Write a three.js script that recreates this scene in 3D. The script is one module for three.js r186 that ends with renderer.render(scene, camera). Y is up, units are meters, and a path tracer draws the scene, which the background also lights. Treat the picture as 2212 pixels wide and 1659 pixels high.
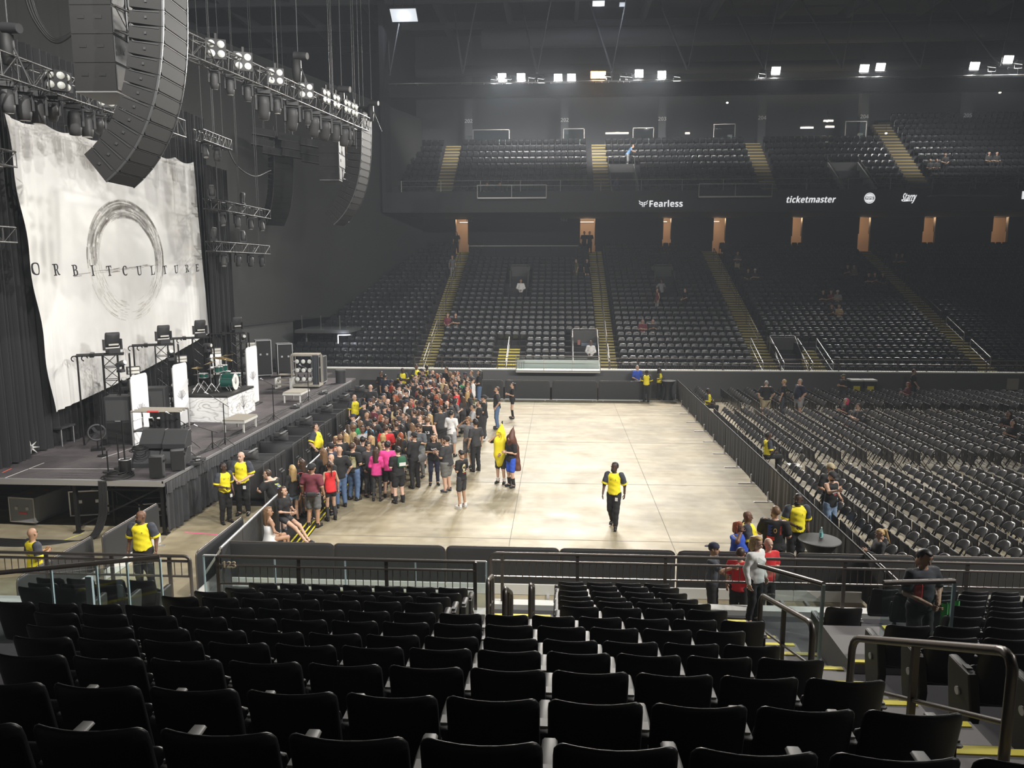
import * as THREE from 'three';
import { mergeGeometries, mergeVertices } from 'three/addons/utils/BufferGeometryUtils.js';
import { RectAreaLightUniformsLib } from 'three/addons/lights/RectAreaLightUniformsLib.js';
import { FontLoader } from 'three/addons/loaders/FontLoader.js';

// ---------- camera, air, exposure ----------
const scene = new THREE.Scene();
scene.background = new THREE.Color(0x000000);
const FPX = 1662, CXP = 1106, CYP = 829.5, EYE = new THREE.Vector3(0, 7, 0);
const PITCH = Math.atan((829.5 - 583) / FPX), YAW = Math.atan(100 / FPX * Math.cos(PITCH));
const camera = new THREE.PerspectiveCamera(2 * Math.atan(829.5 / FPX) * 180 / Math.PI, 2212 / 1659, 0.1, 200);
camera.rotation.order = 'YXZ';
camera.position.copy(EYE);
camera.rotation.set(-PITCH, YAW, 0);
const renderer = new THREE.WebGLRenderer({ antialias: true });
renderer.toneMapping = THREE.LinearToneMapping;
renderer.toneMappingExposure = 1.0;
renderer.shadowMap.enabled = true;
RectAreaLightUniformsLib.init();
scene.fog = new THREE.FogExp2(0x9aa0a8, 0.0011);

// flood lamps on the two catwalks: [pixel u, v, kind] for the far one (they are in view), plain x for the near one
const FAR_LAMPS = [[1068, 170, 0], [1085, 166, 1], [1098, 169, 0], [1126, 166, 1], [1149, 166, 0], [1169, 168, 0], [1206, 168, 1], [1235, 168, 1], [1285, 161, 2], [1300, 161, 2], [1314, 163, 0],
  [1347, 163, 0], [1360, 164, 0], [1381, 158, 1], [1430, 161, 1], [1463, 164, 0], [1647, 157, 0], [1676, 152, 3], [1867, 147, 3], [1902, 144, 3], [2105, 142, 3], [2143, 143, 0], [2178, 128, 3], [2200, 136, 0]];
const NEAR_LAMPS = [[-9, -8.5, 1.5, -29], [-3, -5, 0, -27], [3, -12, 3, -25], [9, -13, 4, -28], [16, 10, 0, -30], [22, -13.5, 4.5, -27], [28, -13.5, 5, -26]];
const FAR_POWER = 880, NEAR_POWER = 640, CATZ = -56;

// ---------- helpers ----------
const V = (x, y, z) => new THREE.Vector3(x, y, z);
camera.updateMatrixWorld();
const rayTo = (u, v) => V((u - CXP) / FPX, -(v - CYP) / FPX, -1).applyQuaternion(camera.quaternion);
const onY = (u, v, y = 0) => { const d = rayTo(u, v); return EYE.clone().addScaledVector(d, (y - EYE.y) / d.y); };
const onZ = (u, v, z) => { const d = rayTo(u, v); return EYE.clone().addScaledVector(d, (z - EYE.z) / d.z); };
const onX = (u, v, x) => { const d = rayTo(u, v); return EYE.clone().addScaledVector(d, (x - EYE.x) / d.x); };
let seedState = 12345;
const rnd = () => { seedState = (seedState + 0x6d2b79f5) | 0; let t = Math.imul(seedState ^ (seedState >>> 15), 1 | seedState); t = (t + Math.imul(t ^ (t >>> 7), 61 | t)) ^ t; return ((t ^ (t >>> 14)) >>> 0) / 4294967296; };
const rr = (a, b) => a + (b - a) * rnd();
const ORD = ['first', 'second', 'third', 'fourth', 'fifth', 'sixth', 'seventh', 'eighth', 'ninth', 'tenth', 'eleventh', 'twelfth', 'thirteenth', 'fourteenth', 'fifteenth', 'sixteenth', 'seventeenth', 'eighteenth', 'nineteenth', 'twentieth', 'twenty-first', 'twenty-second'];
const pick = (a) => a[Math.floor(rnd() * a.length) % a.length];
const taken = new Map();
const numbered = (n) => { const k = taken.get(n) ?? 0; taken.set(n, k + 1); return k ? n + '_' + String(k).padStart(3, '0') : n; };
const mat = (color, roughness = 0.8, metalness = 0, extra = {}) => new THREE.MeshStandardMaterial({ color: new THREE.Color(...(Array.isArray(color) ? color : [color, color, color])), roughness, metalness, ...extra });
const shade = (o) => { o.castShadow = true; o.receiveShadow = true; return o; };
function obj(name, geo, m, parent = scene) {
  const o = shade(new THREE.Mesh(Array.isArray(geo) ? join(geo) : geo, m));
  o.name = parent === scene ? numbered(name) : name;
  parent.add(o);
  return o;
}
function tag(o, label, category, group, kind) {
  o.userData.label = label; o.userData.category = category;
  if (group) o.userData.group = group;
  if (kind) o.userData.kind = kind;
  return o;
}
function thing(name, label, category, [x, y, z] = [0, 0, 0], turn = 0, group) {
  const o = new THREE.Group(); o.name = numbered(name); scene.add(o);
  o.position.set(x, y, z); o.rotation.y = turn;
  return tag(o, label, category, group);
}
function dup(root, [x, y, z], turn = 0, label, group) {
  const r = root.clone(); r.name = numbered(root.name.replace(/_\d{3}$/, '')); scene.add(r);
  r.userData = { ...root.userData }; r.position.set(x, y, z); r.rotation.set(0, turn, 0);
  if (label) r.userData.label = label;
  if (group) r.userData.group = group;
  return r;
}
function struct(name, geo, m, parent = scene) { const o = obj(name, geo, m, parent); if (parent === scene) o.userData.kind = 'structure'; return o; }
// geometry pieces; all carry position, normal, uv and an index
const join = (list) => { const g = mergeGeometries(list.map((x) => (x.index ? x : mergeVertices(x, 1e-6)))); return g; };
const at = (g, x, y, z) => g.translate(x, y, z);
const boxG = (w, h, d, x = 0, y = 0, z = 0) => { const g = new THREE.BoxGeometry(w, h, d); return at(g, x, y, z); };
const box2 = (a, b) => boxG(b[0] - a[0], b[1] - a[1], b[2] - a[2], (a[0] + b[0]) / 2, (a[1] + b[1]) / 2, (a[2] + b[2]) / 2);
function uvBox(g, s = 1) { // uv in metres from the dominant face direction
  const p = g.attributes.position, n = g.attributes.normal, uv = g.attributes.uv;
  for (let i = 0; i < p.count; i++) {
    const ax = Math.abs(n.getX(i)), ay = Math.abs(n.getY(i)), az = Math.abs(n.getZ(i));
    if (ay >= ax && ay >= az) uv.setXY(i, p.getX(i) * s, p.getZ(i) * s);
    else if (ax >= az) uv.setXY(i, p.getZ(i) * s, p.getY(i) * s);
    else uv.setXY(i, p.getX(i) * s, p.getY(i) * s);
  }
  return g;
}
function rod(a, b, r, r2 = r, n = 7, open = false) { // a tapered cylinder between two points
  const A = Array.isArray(a) ? V(...a) : a, B = Array.isArray(b) ? V(...b) : b, d = B.clone().sub(A), L = d.length();
  const g = new THREE.CylinderGeometry(r2, r, L, n, 1, open);
  g.applyQuaternion(new THREE.Quaternion().setFromUnitVectors(V(0, 1, 0), d.divideScalar(L)));
  return g.translate((A.x + B.x) / 2, (A.y + B.y) / 2, (A.z + B.z) / 2);
}
const beam = (a, b, w, h = w) => { // a square bar between two points
  const A = V(...a), B = V(...b), d = B.clone().sub(A), L = d.length(), g = new THREE.BoxGeometry(w, h, L);
  const m = new THREE.Matrix4().lookAt(V(0, 0, 0), d, Math.abs(d.y) > 0.99 * L ? V(1, 0, 0) : V(0, 1, 0));
  return g.applyMatrix4(m).translate((A.x + B.x) / 2, (A.y + B.y) / 2, (A.z + B.z) / 2);
};
const tube = (pts, r, seg = 24, n = 6, closed = false) => new THREE.TubeGeometry(new THREE.CatmullRomCurve3(pts.map((p) => (Array.isArray(p) ? V(...p) : p)), closed, 'centripetal'), seg, r, n, closed);
const ball = (r, x, y, z, sx = 1, sy = 1, sz = 1, w = 10, h = 8) => new THREE.SphereGeometry(r, w, h).scale(sx, sy, sz).translate(x, y, z);
const lathe = (pts, n = 14) => new THREE.LatheGeometry(pts.map((p) => new THREE.Vector2(...p)), n);
const cyl = (r, h, x, y, z, n = 12, r2 = r) => new THREE.CylinderGeometry(r2, r, h, n).translate(x, y, z);
function bentPipe(pts, r, n = 7, round = 0.08) { // straight pipes with rounded bends
  const P = pts.map((p) => (Array.isArray(p) ? V(...p) : p)), path = new THREE.CurvePath();
  let last = P[0];
  for (let i = 1; i < P.length - 1; i++) {
    const a = P[i - 1].clone().sub(P[i]), b = P[i + 1].clone().sub(P[i]), k = Math.min(round, a.length() / 2, b.length() / 2);
    const s = P[i].clone().addScaledVector(a.normalize(), k), e = P[i].clone().addScaledVector(b.normalize(), k);
    if (last.distanceTo(s) > 1e-4) path.add(new THREE.LineCurve3(last, s));
    path.add(new THREE.QuadraticBezierCurve3(s, P[i], e)); last = e;
  }
  path.add(new THREE.LineCurve3(last, P[P.length - 1]));
  const parts = [];
  for (const c of path.curves) {
    if (c.isLineCurve3) parts.push(rod(c.v1, c.v2, r, r, n, false));
    else parts.push(new THREE.TubeGeometry(c, 4, r, n, false));
  }
  return join(parts);
}
// a rounded, bowed board with soft edges: width w, height h, corner radius r, thickness t, bow (z at the sides), base at y = 0
function panelG(w, h, { r = 0.05, t = 0.02, bow = 0, lean = 0, cols = [-1, -0.94, -0.8, -0.4, 0, 0.4, 0.8, 0.94, 1], rows = [0, 0.04, 0.15, 0.5, 0.82, 0.94, 0.985, 1], rb = r, dish = 0 } = {}) {
  const nx = cols.length, ny = rows.length, pos = [], idx = [], half = (y) => {
    let k = w / 2;
    if (y > h - r) k -= r - Math.sqrt(Math.max(0, r * r - (y - h + r) ** 2));
    if (y < rb) k -= rb - Math.sqrt(Math.max(0, rb * rb - (rb - y) ** 2));
    return k;
  };
  for (const side of [1, -1]) for (let j = 0; j < ny; j++) for (let i = 0; i < nx; i++) {
    const y = rows[j] * h, x = cols[i] * half(y), edge = i === 0 || i === nx - 1 || j === 0 || j === ny - 1;
    const e = Math.min(w / 2 * (1 - Math.abs(cols[i])), y, h - y), prof = edge ? 0 : Math.min(1, Math.sqrt(Math.min(1, e / (t * 0.9))) );
    const z = bow * (x / (w / 2)) ** 2 + lean * (y / h) + side * t / 2 * prof - dish * Math.sin(Math.PI * y / h);
    pos.push(x, y, z);
  }
  const id = (s, j, i) => { const edge = i === 0 || i === nx - 1 || j === 0 || j === ny - 1; return (edge ? 0 : s) * nx * ny + j * nx + i; };
  for (const s of [0, 1]) for (let j = 0; j < ny - 1; j++) for (let i = 0; i < nx - 1; i++) {
    const a = id(s, j, i), b = id(s, j, i + 1), c = id(s, j + 1, i + 1), d = id(s, j + 1, i);
    s ? idx.push(a, c, b, a, d, c) : idx.push(a, b, c, a, c, d);
  }
  const g = new THREE.BufferGeometry();
  g.setAttribute('position', new THREE.Float32BufferAttribute(pos, 3));
  g.setAttribute('uv', new THREE.Float32BufferAttribute(pos.filter((_, i) => i % 3 < 2), 2));
  g.setIndex(idx); g.computeVertexNormals();
  return g;
}
// hanging cloth: width along x, height along y, with pleats
function cloth(w, h, pleats, amp, { nx = pleats * 8, ny = 6, hem = 0.02, seed = 1, taper = 0.6, sag = 0 } = {}) {
  const g = new THREE.PlaneGeometry(w, h, nx, ny), p = g.attributes.position;
  for (let i = 0; i < p.count; i++) {
    const x = p.getX(i), y = p.getY(i), k = (0.5 - y / h), a = amp * (1 - taper + taper * k), f = x / w * pleats * 2 * Math.PI;
    p.setZ(i, a * (Math.sin(f + Math.sin(f * 0.31 + seed)) + 0.5 * Math.sin(f * 0.47 + seed * 3)));
    p.setY(i, y + (k > 0.99 ? hem * Math.sin(f * 0.23 + seed) : 0) - sag * (1 - k) * Math.sin(Math.PI * (x / w + 0.5) * 6) ** 2);
  }
  g.computeVertexNormals();
  return g;
}
// ---------- textures ----------
function hash2(x, y, s) { let h = Math.imul(x, 374761393) + Math.imul(y, 668265263) + Math.imul(s, 974711); h = Math.imul(h ^ (h >>> 13), 1274126177); return ((h ^ (h >>> 16)) >>> 0) / 4294967296; }
function vnoise(x, y, per, s) { // tiling value noise
  const xi = Math.floor(x), yi = Math.floor(y), fx = x - xi, fy = y - yi, u = fx * fx * (3 - 2 * fx), v = fy * fy * (3 - 2 * fy), m = (k) => ((k % per) + per) % per;
  const a = hash2(m(xi), m(yi), s), b = hash2(m(xi + 1), m(yi), s), c = hash2(m(xi), m(yi + 1), s), d = hash2(m(xi + 1), m(yi + 1), s);
  return a + (b - a) * u + (c - a) * v + (a - b - c + d) * u * v;
}
const fbm = (u, v, per, oct, s) => { let t = 0, a = 0.5, n = 0; for (let o = 0; o < oct; o++) { t += a * vnoise(u * per, v * per, per, s + o); n += a; a *= 0.5; per *= 2; } return t / n; };
function dataTex(n, fn, srgb = true) {
  const d = new Uint8Array(n * n * 4);
  for (let j = 0; j < n; j++) for (let i = 0; i < n; i++) { const c = fn(i / n, j / n); for (let k = 0; k < 3; k++) d[(j * n + i) * 4 + k] = Math.max(0, Math.min(255, c[k])); d[(j * n + i) * 4 + 3] = 255; }
  const t = new THREE.DataTexture(d, n, n); t.wrapS = t.wrapT = THREE.RepeatWrapping; t.magFilter = THREE.LinearFilter; t.minFilter = THREE.LinearMipmapLinearFilter; t.generateMipmaps = true;
  if (srgb) t.colorSpace = THREE.SRGBColorSpace;
  t.needsUpdate = true; return t;
}
function canvasTex(w, h, draw) {
  const c = document.createElement('canvas'); c.width = w; c.height = h; draw(c.getContext('2d'), w, h);
  const t = new THREE.CanvasTexture(c); t.colorSpace = THREE.SRGBColorSpace; return t;
}
const font = await new FontLoader().loadAsync('fonts/droid/droid_sans_bold.typeface.json');
const textG = (s, size, depth = 0.02) => {
  const g = new THREE.ExtrudeGeometry(font.generateShapes(s, size), { depth, bevelEnabled: false, curveSegments: 4 });
  g.computeBoundingBox(); return g.translate(-(g.boundingBox.max.x + g.boundingBox.min.x) / 2, 0, 0);
};
// ---------- shared materials ----------
const concreteTex = dataTex(1024, (u, v) => {
  const a = fbm(u, v, 4, 6, 3), b = fbm(u, v, 9, 4, 40), c = fbm(u + 0.3, v, 40, 3, 77), s = fbm(u, v * 1, 6, 5, 91);
  let k = 0.78 + 0.16 * (a - 0.5) + 0.2 * (b - 0.5) + 0.14 * (c - 0.5);
  const warm = (s - 0.5) * 0.2, st = fbm(u * 1, (v * 5) % 1, 8, 4, 61) - 0.5, st2 = fbm(u, (v * 3) % 1, 20, 3, 66) - 0.5;
  k += 0.16 * st + 0.1 * st2;
  return [255 * (k + 0.05 + warm * 0.30), 255 * (k + 0.012 + warm * 0.14), 255 * (k - 0.075 - warm * 0.18)];
});
concreteTex.repeat.set(1 / 11, 1 / 11);
const concreteRough = dataTex(512, (u, v) => { const k = 255 * (0.6 + 0.3 * (fbm(u, v, 7, 5, 21) - 0.5)); return [k, k, k]; }, false);
concreteRough.repeat.set(1 / 7, 1 / 7);
const M = {
  floor: new THREE.MeshStandardMaterial({ map: concreteTex, roughnessMap: concreteRough, roughness: 0.95, color: new THREE.Color(0.42, 0.4, 0.345) }),
  tier: mat([0.035, 0.034, 0.038], 0.85), tierLight: mat([0.16, 0.15, 0.16], 0.8), stepTan: mat([0.30, 0.27, 0.2], 0.8), stepFar: mat([0.1, 0.09, 0.075], 0.85), stepGrey: mat([0.22, 0.21, 0.21], 0.85),
  yellow: mat([0.72, 0.62, 0.04], 0.6), nosing: mat([0.5, 0.42, 0.12], 0.65),
  wallDark: mat([0.03, 0.031, 0.034], 0.9), wallGrey: mat([0.035, 0.035, 0.033], 0.9), wallFloor: mat([0.1, 0.1, 0.1], 0.7), white: mat(0.75, 0.6), offwhite: mat([0.6, 0.6, 0.57], 0.7),
  ceil: mat([0.08, 0.082, 0.087], 0.95), beam: mat([0.12, 0.122, 0.127], 0.8),
  seat: mat([0.013, 0.013, 0.014], 0.42), seatFar: mat([0.022, 0.023, 0.026], 0.3), seatArm: mat([0.19, 0.187, 0.182], 0.5), seatFrame: mat(0.02, 0.5, 0.3), endPanel: mat([0.025, 0.025, 0.02], 0.55), disc: mat(0.6, 0.5),
  rail: mat([0.12, 0.105, 0.095], 0.35, 0.6), railLight: mat([0.3, 0.29, 0.28], 0.35, 0.7), steel: mat([0.55, 0.55, 0.56], 0.35, 0.9), alu: mat([0.62, 0.62, 0.63], 0.4, 0.8),
  glass: new THREE.MeshPhysicalMaterial({ color: 0xeef4f4, roughness: 0.03, transmission: 1, thickness: 0, ior: 1.45 }), glassEdge: mat([0.45, 0.58, 0.62], 0.3),
  black: mat(0.012, 0.6), blackGloss: mat(0.012, 0.3), blackCloth: mat([0.018, 0.018, 0.02], 0.95), blackMetal: mat(0.02, 0.45, 0.5), dark: mat([0.03, 0.03, 0.032], 0.6), darkGrey: mat([0.06, 0.06, 0.062], 0.6),
  vinyl: mat([0.026, 0.027, 0.029], 0.55), deck: mat([0.075, 0.066, 0.07], 0.7), chairBack: mat([0.065, 0.065, 0.067], 0.28), chairFrame: mat(0.02, 0.4, 0.4), wood: mat([0.36, 0.33, 0.28], 0.7),
};
// ---------- room shell ----------
const ROOM = { x0: -34, x1: 46, z0: -72, z1: 9, top: 27 };
struct('floor', uvBox(box2([ROOM.x0, -0.4, ROOM.z0], [ROOM.x1, 0, ROOM.z1])), M.floor);
struct('ceiling', box2([ROOM.x0, ROOM.top, ROOM.z0], [ROOM.x1, ROOM.top + 0.5, ROOM.z1]), M.ceil);
struct('wall_left', box2([ROOM.x0 - 0.5, 0, ROOM.z0], [ROOM.x0, ROOM.top, ROOM.z1]), M.wallDark);
struct('wall_right', box2([ROOM.x1, 0, ROOM.z0], [ROOM.x1 + 0.5, ROOM.top, ROOM.z1]), M.wallDark);
struct('wall_back', box2([ROOM.x0, 0, ROOM.z1], [ROOM.x1, ROOM.top, ROOM.z1 + 0.5]), M.wallDark);
struct('wall_far', box2([ROOM.x0, 0, ROOM.z0 - 0.5], [ROOM.x1, ROOM.top, ROOM.z0]), M.wallGrey);
// grey slanting wall that closes the stands beside the stage
{
  const w = (a, b, y0, y1, t, m, name) => { const d = V(b[0] - a[0], 0, b[1] - a[1]), L = d.length(), g = boxG(L, y1 - y0, t, 0, (y0 + y1) / 2, 0); g.rotateY(Math.atan2(-d.z, d.x)); g.translate((a[0] + b[0]) / 2, 0, (a[1] + b[1]) / 2); return struct(name, g, m); };
  w([-11.2, -63.8], [-27, -14], 3.9, 19, 0.3, M.wallGrey, 'wall_stage_side');
  w([-16.6, -47], [-26.4, -16], 0, 3.88, 0.36, mat([0.07, 0.07, 0.068], 0.85), 'wall_stage_base');
  w([-16.55, -47], [-26.4, -16], 3.86, 3.96, 0.5, M.dark, 'trim_1');
}
// ceiling steelwork
{
  const g = [];
  for (let x = -30; x <= 44; x += 5.2) g.push(boxG(0.3, 0.9, ROOM.z1 - ROOM.z0, x, ROOM.top - 0.45, (ROOM.z0 + ROOM.z1) / 2));
  for (let z = -70; z <= 6; z += 6) g.push(boxG(ROOM.x1 - ROOM.x0, 0.5, 0.25, (ROOM.x0 + ROOM.x1) / 2, ROOM.top - 0.9, z));
  struct('ceiling_beams', g, M.beam);
  const h = [];
  for (let x = -12; x <= 44; x += 5.2) { h.push(rod([x, 20.6, CATZ - 0.3], [x - 1.4, ROOM.top, CATZ - 6], 0.07), rod([x, 20.6, CATZ - 0.3], [x + 1.2, ROOM.top, CATZ - 1], 0.045)); }
  struct('ceiling_hangers', h, M.beam);
  struct('ceiling_ducts', [rod([-6, 24.5, -62], [46, 24.5, -62], 0.7, 0.7, 14), rod([-12, 23.4, -67], [46, 23.4, -67], 0.45, 0.45, 12)], M.beam);
}
// ---------- far side: floor wall, tiers, aisles ----------
const FZ = (n) => -43.5 - 0.75 * n, FY = (n) => 0.97 + 0.281 * n, FROWS = 27;
const leftEnd = (z) => -15.6 + (-48 - z) * 0.30; // where the slanting wall cuts the rows
struct('wall_floor_far', [box2([-13.5, 0, -42.65], [ROOM.x1, 1.5, -42.3])], M.wallFloor);
struct('trim_2', [box2([-13.5, 1.5, -42.7], [ROOM.x1, 1.56, -42.26])], M.offwhite);
{
  const g = [];
  for (let n = 0; n < FROWS; n++) { const z1 = FZ(n) + 0.6, z0 = n === FROWS - 1 ? -64.4 : FZ(n) - 0.15; g.push(box2([leftEnd(z1) - 0.4, 0, z0], [ROOM.x1, FY(n), z1])); }
  struct('lower_tiers', g, M.tier);
}
const AISLES = [[-8.15, -7.1], [2.4, 3.45], [11.3, 12.55], [23.3, 24.5], [35.5, 36.7]];
const PORTALS = [ // openings in the lower stand: x range, rows
  { x: [0.9, 2.4], n: [0, 5] }, { x: [12.55, 14], n: [0, 4] }, { x: [-3.45, -2.2], n: [13, 19] }, { x: [6.95, 8.3], n: [13, 19] },
];
const SIDE_STAIRS = [{ x: [-3.55, -2.25], n: [0, 4] }, { x: [14, 15.2], n: [0, 4] }, { x: [-2.2, 0.9], n: [0, 0] }];
function stairs(name, label, x0, x1, n0, n1, zf, yf, dz, dy, group, stepMat = M.stepTan, nose = M.nosing) {
  const t = thing(name, label, 'stairs', [(x0 + x1) / 2, 0, 0], 0, group), w = x1 - x0, s = [], no = [];
  for (let n = n0; n < n1; n++) for (const k of [0, 1]) {
    const z = zf(n) + 0.6 - k * Math.abs(dz) / 2, y = yf(n) + k * dy / 2;
    s.push(boxG(w, dy / 2 + 0.02, Math.abs(dz) / 2 + 0.02, 0, y - dy / 4 + (k ? 0 : 0.012), z - Math.abs(dz) / 4));
    no.push(boxG(w - 0.04, 0.02, 0.1, 0, y + 0.014 + (k ? 0 : 0.012), z - 0.045), boxG(w - 0.04, 0.05, 0.02, 0, y - 0.012 + (k ? 0 : 0.012), z + 0.005));
  }
  obj('steps', s, M.stepFar, t); obj('nosing', no, nose, t);
  return t;
}
const fgroup = 'stair aisles of the far lower stand';
const aisleNames = ['between the first two seat blocks beside the stage', 'beside the doorway with the attendant', 'above the dark floor portal', 'with tall handrails past the middle sections', 'at the end of the stand'];
AISLES.forEach(([a, b], i) => { if (i < 4) stairs('aisle_stairs', 'yellow-edged stairs in the far stand ' + aisleNames[i], a, b, 0, FROWS, FZ, FY, 0.75, 0.281, fgroup); });
stairs('aisle_stairs', 'short yellow-edged stairs between seats left of the glass box', -3.55, -2.25, 0, 5, FZ, FY, 0.75, 0.281, fgroup, M.stepTan, M.yellow);
stairs('aisle_stairs', 'short stairs on the far side of the dark floor portal', 14, 15.2, 0, 5, FZ, FY, 0.75, 0.281, fgroup);
// centre handrails of the far aisles
function aisleRail(x, n0, n1, m, label) {
  const t = thing('aisle_handrail', label, 'handrail', [x, 0, 0], 0, 'handrails in the far aisles');
  obj('rail', bentPipe([[0, FY(n0) + 0.02, FZ(n0) + 0.5], [0, FY(n0) + 0.95, FZ(n0) + 0.5], [0, FY(n1) + 0.95, FZ(n1) + 0.5], [0, FY(n1) + 0.02, FZ(n1) + 0.5]], 0.025, 6, 0.1), m, t);
  obj('mid_rail', rod([0, FY(n0) + 0.5, FZ(n0) + 0.5], [0, FY(n1) + 0.5, FZ(n1) + 0.5], 0.015, 0.015, 5), m, t);
}
[[-7.6, 0], [2.92, 0], [11.95, 5], [23.9, 1]].forEach(([x, s], i) => { for (let n = s; n + 3 < FROWS; n += 4) aisleRail(x, n, n + 3, n < 9 ? M.railLight : M.rail, 'thin steel handrail in the far aisle ' + aisleNames[i]); });
for (const x of [11.35, 12.5, 14.05, 15.15, -2.9]) aisleRail(x, 0, 4, M.steel, x < 0 ? 'bright handrail in the short stairs left of the glass box' : 'bright handrail along the stairs at the dark floor portal');
// portals in the lower stand
function portal(x0, x1, n0, n1, label, wallMat) {
  const t = thing('portal', label, 'doorway', [(x0 + x1) / 2, 0, 0]), w = x1 - x0, zf = FZ(n0) + 0.7, zb = FZ(n1) - 0.1, y0 = FY(n0), y1 = FY(n1) + 0.75;
  obj('side_wall', box2([-w / 2 - 0.06, y0, zb], [-w / 2, y1 - 0.1, zb + 1.6]), wallMat, t); obj('side_wall', box2([w / 2, y0, zb], [w / 2 + 0.06, y1 - 0.1, zb + 1.6]), wallMat, t);
  obj('back_panel', box2([-w / 2, y0, zb + 0.02], [w / 2, y1 - 0.55, zb + 0.06]), M.dark, t);
  obj('lintel', box2([-w / 2 - 0.1, y1 - 0.55, zb], [w / 2 + 0.1, y1 + 0.2, zb + 0.12]), M.wallFloor, t);
  obj('sill', box2([-w / 2, y0 - 0.02, zb], [w / 2, y0 + 0.06, zb + 1.8]), M.stepTan, t);
  obj('rail', bentPipe([[-w / 2, y0, zf], [-w / 2, y1 + 0.3, zb + 0.2], [w / 2, y1 + 0.3, zb + 0.2], [w / 2, y0, zf]], 0.025, 6, 0.1), M.railLight, t);
  return t;
}
const po1 = portal(0.9, 2.4, 0, 5, 'doorway with grey lintel and pale blue door in the far lower stand', M.wallFloor);
obj('door_leaf', box2([-0.2, 1.0, FZ(5) - 0.02], [0.72, 2.6, FZ(5) + 0.02]), mat([0.22, 0.27, 0.34], 0.5), po1); obj('exit_sign', boxG(0.16, 0.3, 0.03, -0.35, 2.6, FZ(5) + 0.04), mat([0.5, 0.2, 0.16], 0.6), po1);
portal(12.55, 14, 0, 4, 'dark floor portal between two short railed stairs in the far lower stand', M.black);
portal(-3.45, -2.2, 13, 19, 'small mid-stand doorway with yellow step above the left seat blocks', M.wallFloor); portal(6.95, 8.3, 13, 19, 'small mid-stand doorway with yellow step above the middle seat block', M.wallFloor);
for (const x of [-2.82, 7.62]) { const s = thing('portal_step', 'yellow-edged landing step at the small doorway ' + (x < 0 ? 'on the left' : 'of the middle block'), 'step', [x, FY(12), FZ(12)]); obj('tread', boxG(1.35, 0.2, 0.5, 0, 0.1, 0.1), M.stepTan, s); obj('edge', boxG(1.35, 0.05, 0.06, 0, 0.2, 0.36), M.yellow, s); }
// railing on the far floor wall
{
  let k = 0;
  for (let x = -8; x < 40; x += 1.55) {
    if (x > -2.4 && x < 2.3) continue;
    const t = thing('wall_railing', 'dark steel railing bay with thin bars on the far floor wall', 'railing', [x + 0.775, 1.56, -42.45], 0, 'railing bays on the far floor wall');
    obj('top_rail', rod([-0.775, 0.62, 0], [0.775, 0.62, 0], 0.025, 0.025, 6), M.rail, t); obj('mid_rail', rod([-0.775, 0.38, 0], [0.775, 0.38, 0], 0.02, 0.02, 5), M.rail, t);
    obj('post', rod([-0.775, 0, 0], [-0.775, 0.64, 0], 0.03, 0.03, 6), M.rail, t);
    obj('bars', Array.from({ length: 12 }, (_, i) => rod([-0.7 + i * 0.127, 0, 0], [-0.7 + i * 0.127, 0.38, 0], 0.008, 0.008, 4)), M.rail, t);
    k++;
  }
  const g = thing('glass_box_front', 'glass fronted camera platform with steel frame on the far floor wall', 'glass barrier', [0.03, 1.5, -42.1]);
  obj('platform', boxG(4.6, 0.12, 1.2, 0, 0.0, -0.3), M.offwhite, g); obj('kick_panel', box2([-2.3, 0.05, -0.85], [2.3, 0.5, -0.8]), M.offwhite, g);
  obj('frame', [beam([-2.3, 0, 0.3], [-2.3, 0.85, 0.3], 0.04), beam([2.3, 0, 0.3], [2.3, 0.85, 0.3], 0.04), beam([-2.3, 0.85, 0.3], [2.3, 0.85, 0.3], 0.035), beam([-2.3, 0.02, 0.3], [2.3, 0.02, 0.3], 0.05), beam([-0.77, 0, 0.3], [-0.77, 0.85, 0.3], 0.025), beam([0.77, 0, 0.3], [0.77, 0.85, 0.3], 0.025)], M.railLight, g);
  for (const x of [-1.535, 0, 1.535]) obj('pane', boxG(1.48, 0.76, 0.012, x, 0.44, 0.3), M.glass, g);
}
// ---------- far seats ----------
function farSeat() {
  const back = panelG(0.44, 0.5, { r: 0.09, t: 0.035, bow: 0.05, lean: -0.09, cols: [-1, -0.85, -0.4, 0.4, 0.85, 1], rows: [0, 0.1, 0.5, 0.93, 1] }).translate(0, 0.37, -0.03);
  const pan = panelG(0.4, 0.36, { r: 0.07, t: 0.07, cols: [-1, -0.8, 0.8, 1], rows: [0, 0.15, 0.85, 1] }).rotateX(0.22).translate(0, 0.4, 0.07);
  const arm = join([boxG(0.045, 0.035, 0.3, -0.235, 0.6, 0.12), boxG(0.035, 0.58, 0.1, -0.235, 0.3, 0.06)]);
  return { back, pan, arm };
}
const FS = farSeat();
const farBlocks = (z) => { const e = [[leftEnd(z) + 0.2, AISLES[0][0]], [AISLES[0][1], AISLES[1][0]], [AISLES[1][1], AISLES[2][0]], [AISLES[2][1], AISLES[3][0]], [AISLES[3][1], AISLES[4][0]]]; return e; };
const seatSpots = [];
for (let n = 0; n < FROWS; n++) for (const [a, b] of farBlocks(FZ(n))) {
  const lim = -FZ(n) * 0.63, c = Math.floor((Math.min(b, lim) - a - 0.06) / 0.47), off = (Math.min(b, lim) - a - c * 0.47) / 2;
  for (let k = 0; k < c; k++) {
    const x = a + off + 0.47 * (k + 0.5);
    if ([...PORTALS, ...SIDE_STAIRS].some((p) => x > p.x[0] - 0.2 && x < p.x[1] + 0.2 && n >= p.n[0] && n <= p.n[1])) continue;
    if (n > 22 && ((x > -5.9 && x < 1.2))) continue; // glass boxed platform at the back
    seatSpots.push([x, FY(n), FZ(n), n]);
  }
}
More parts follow.
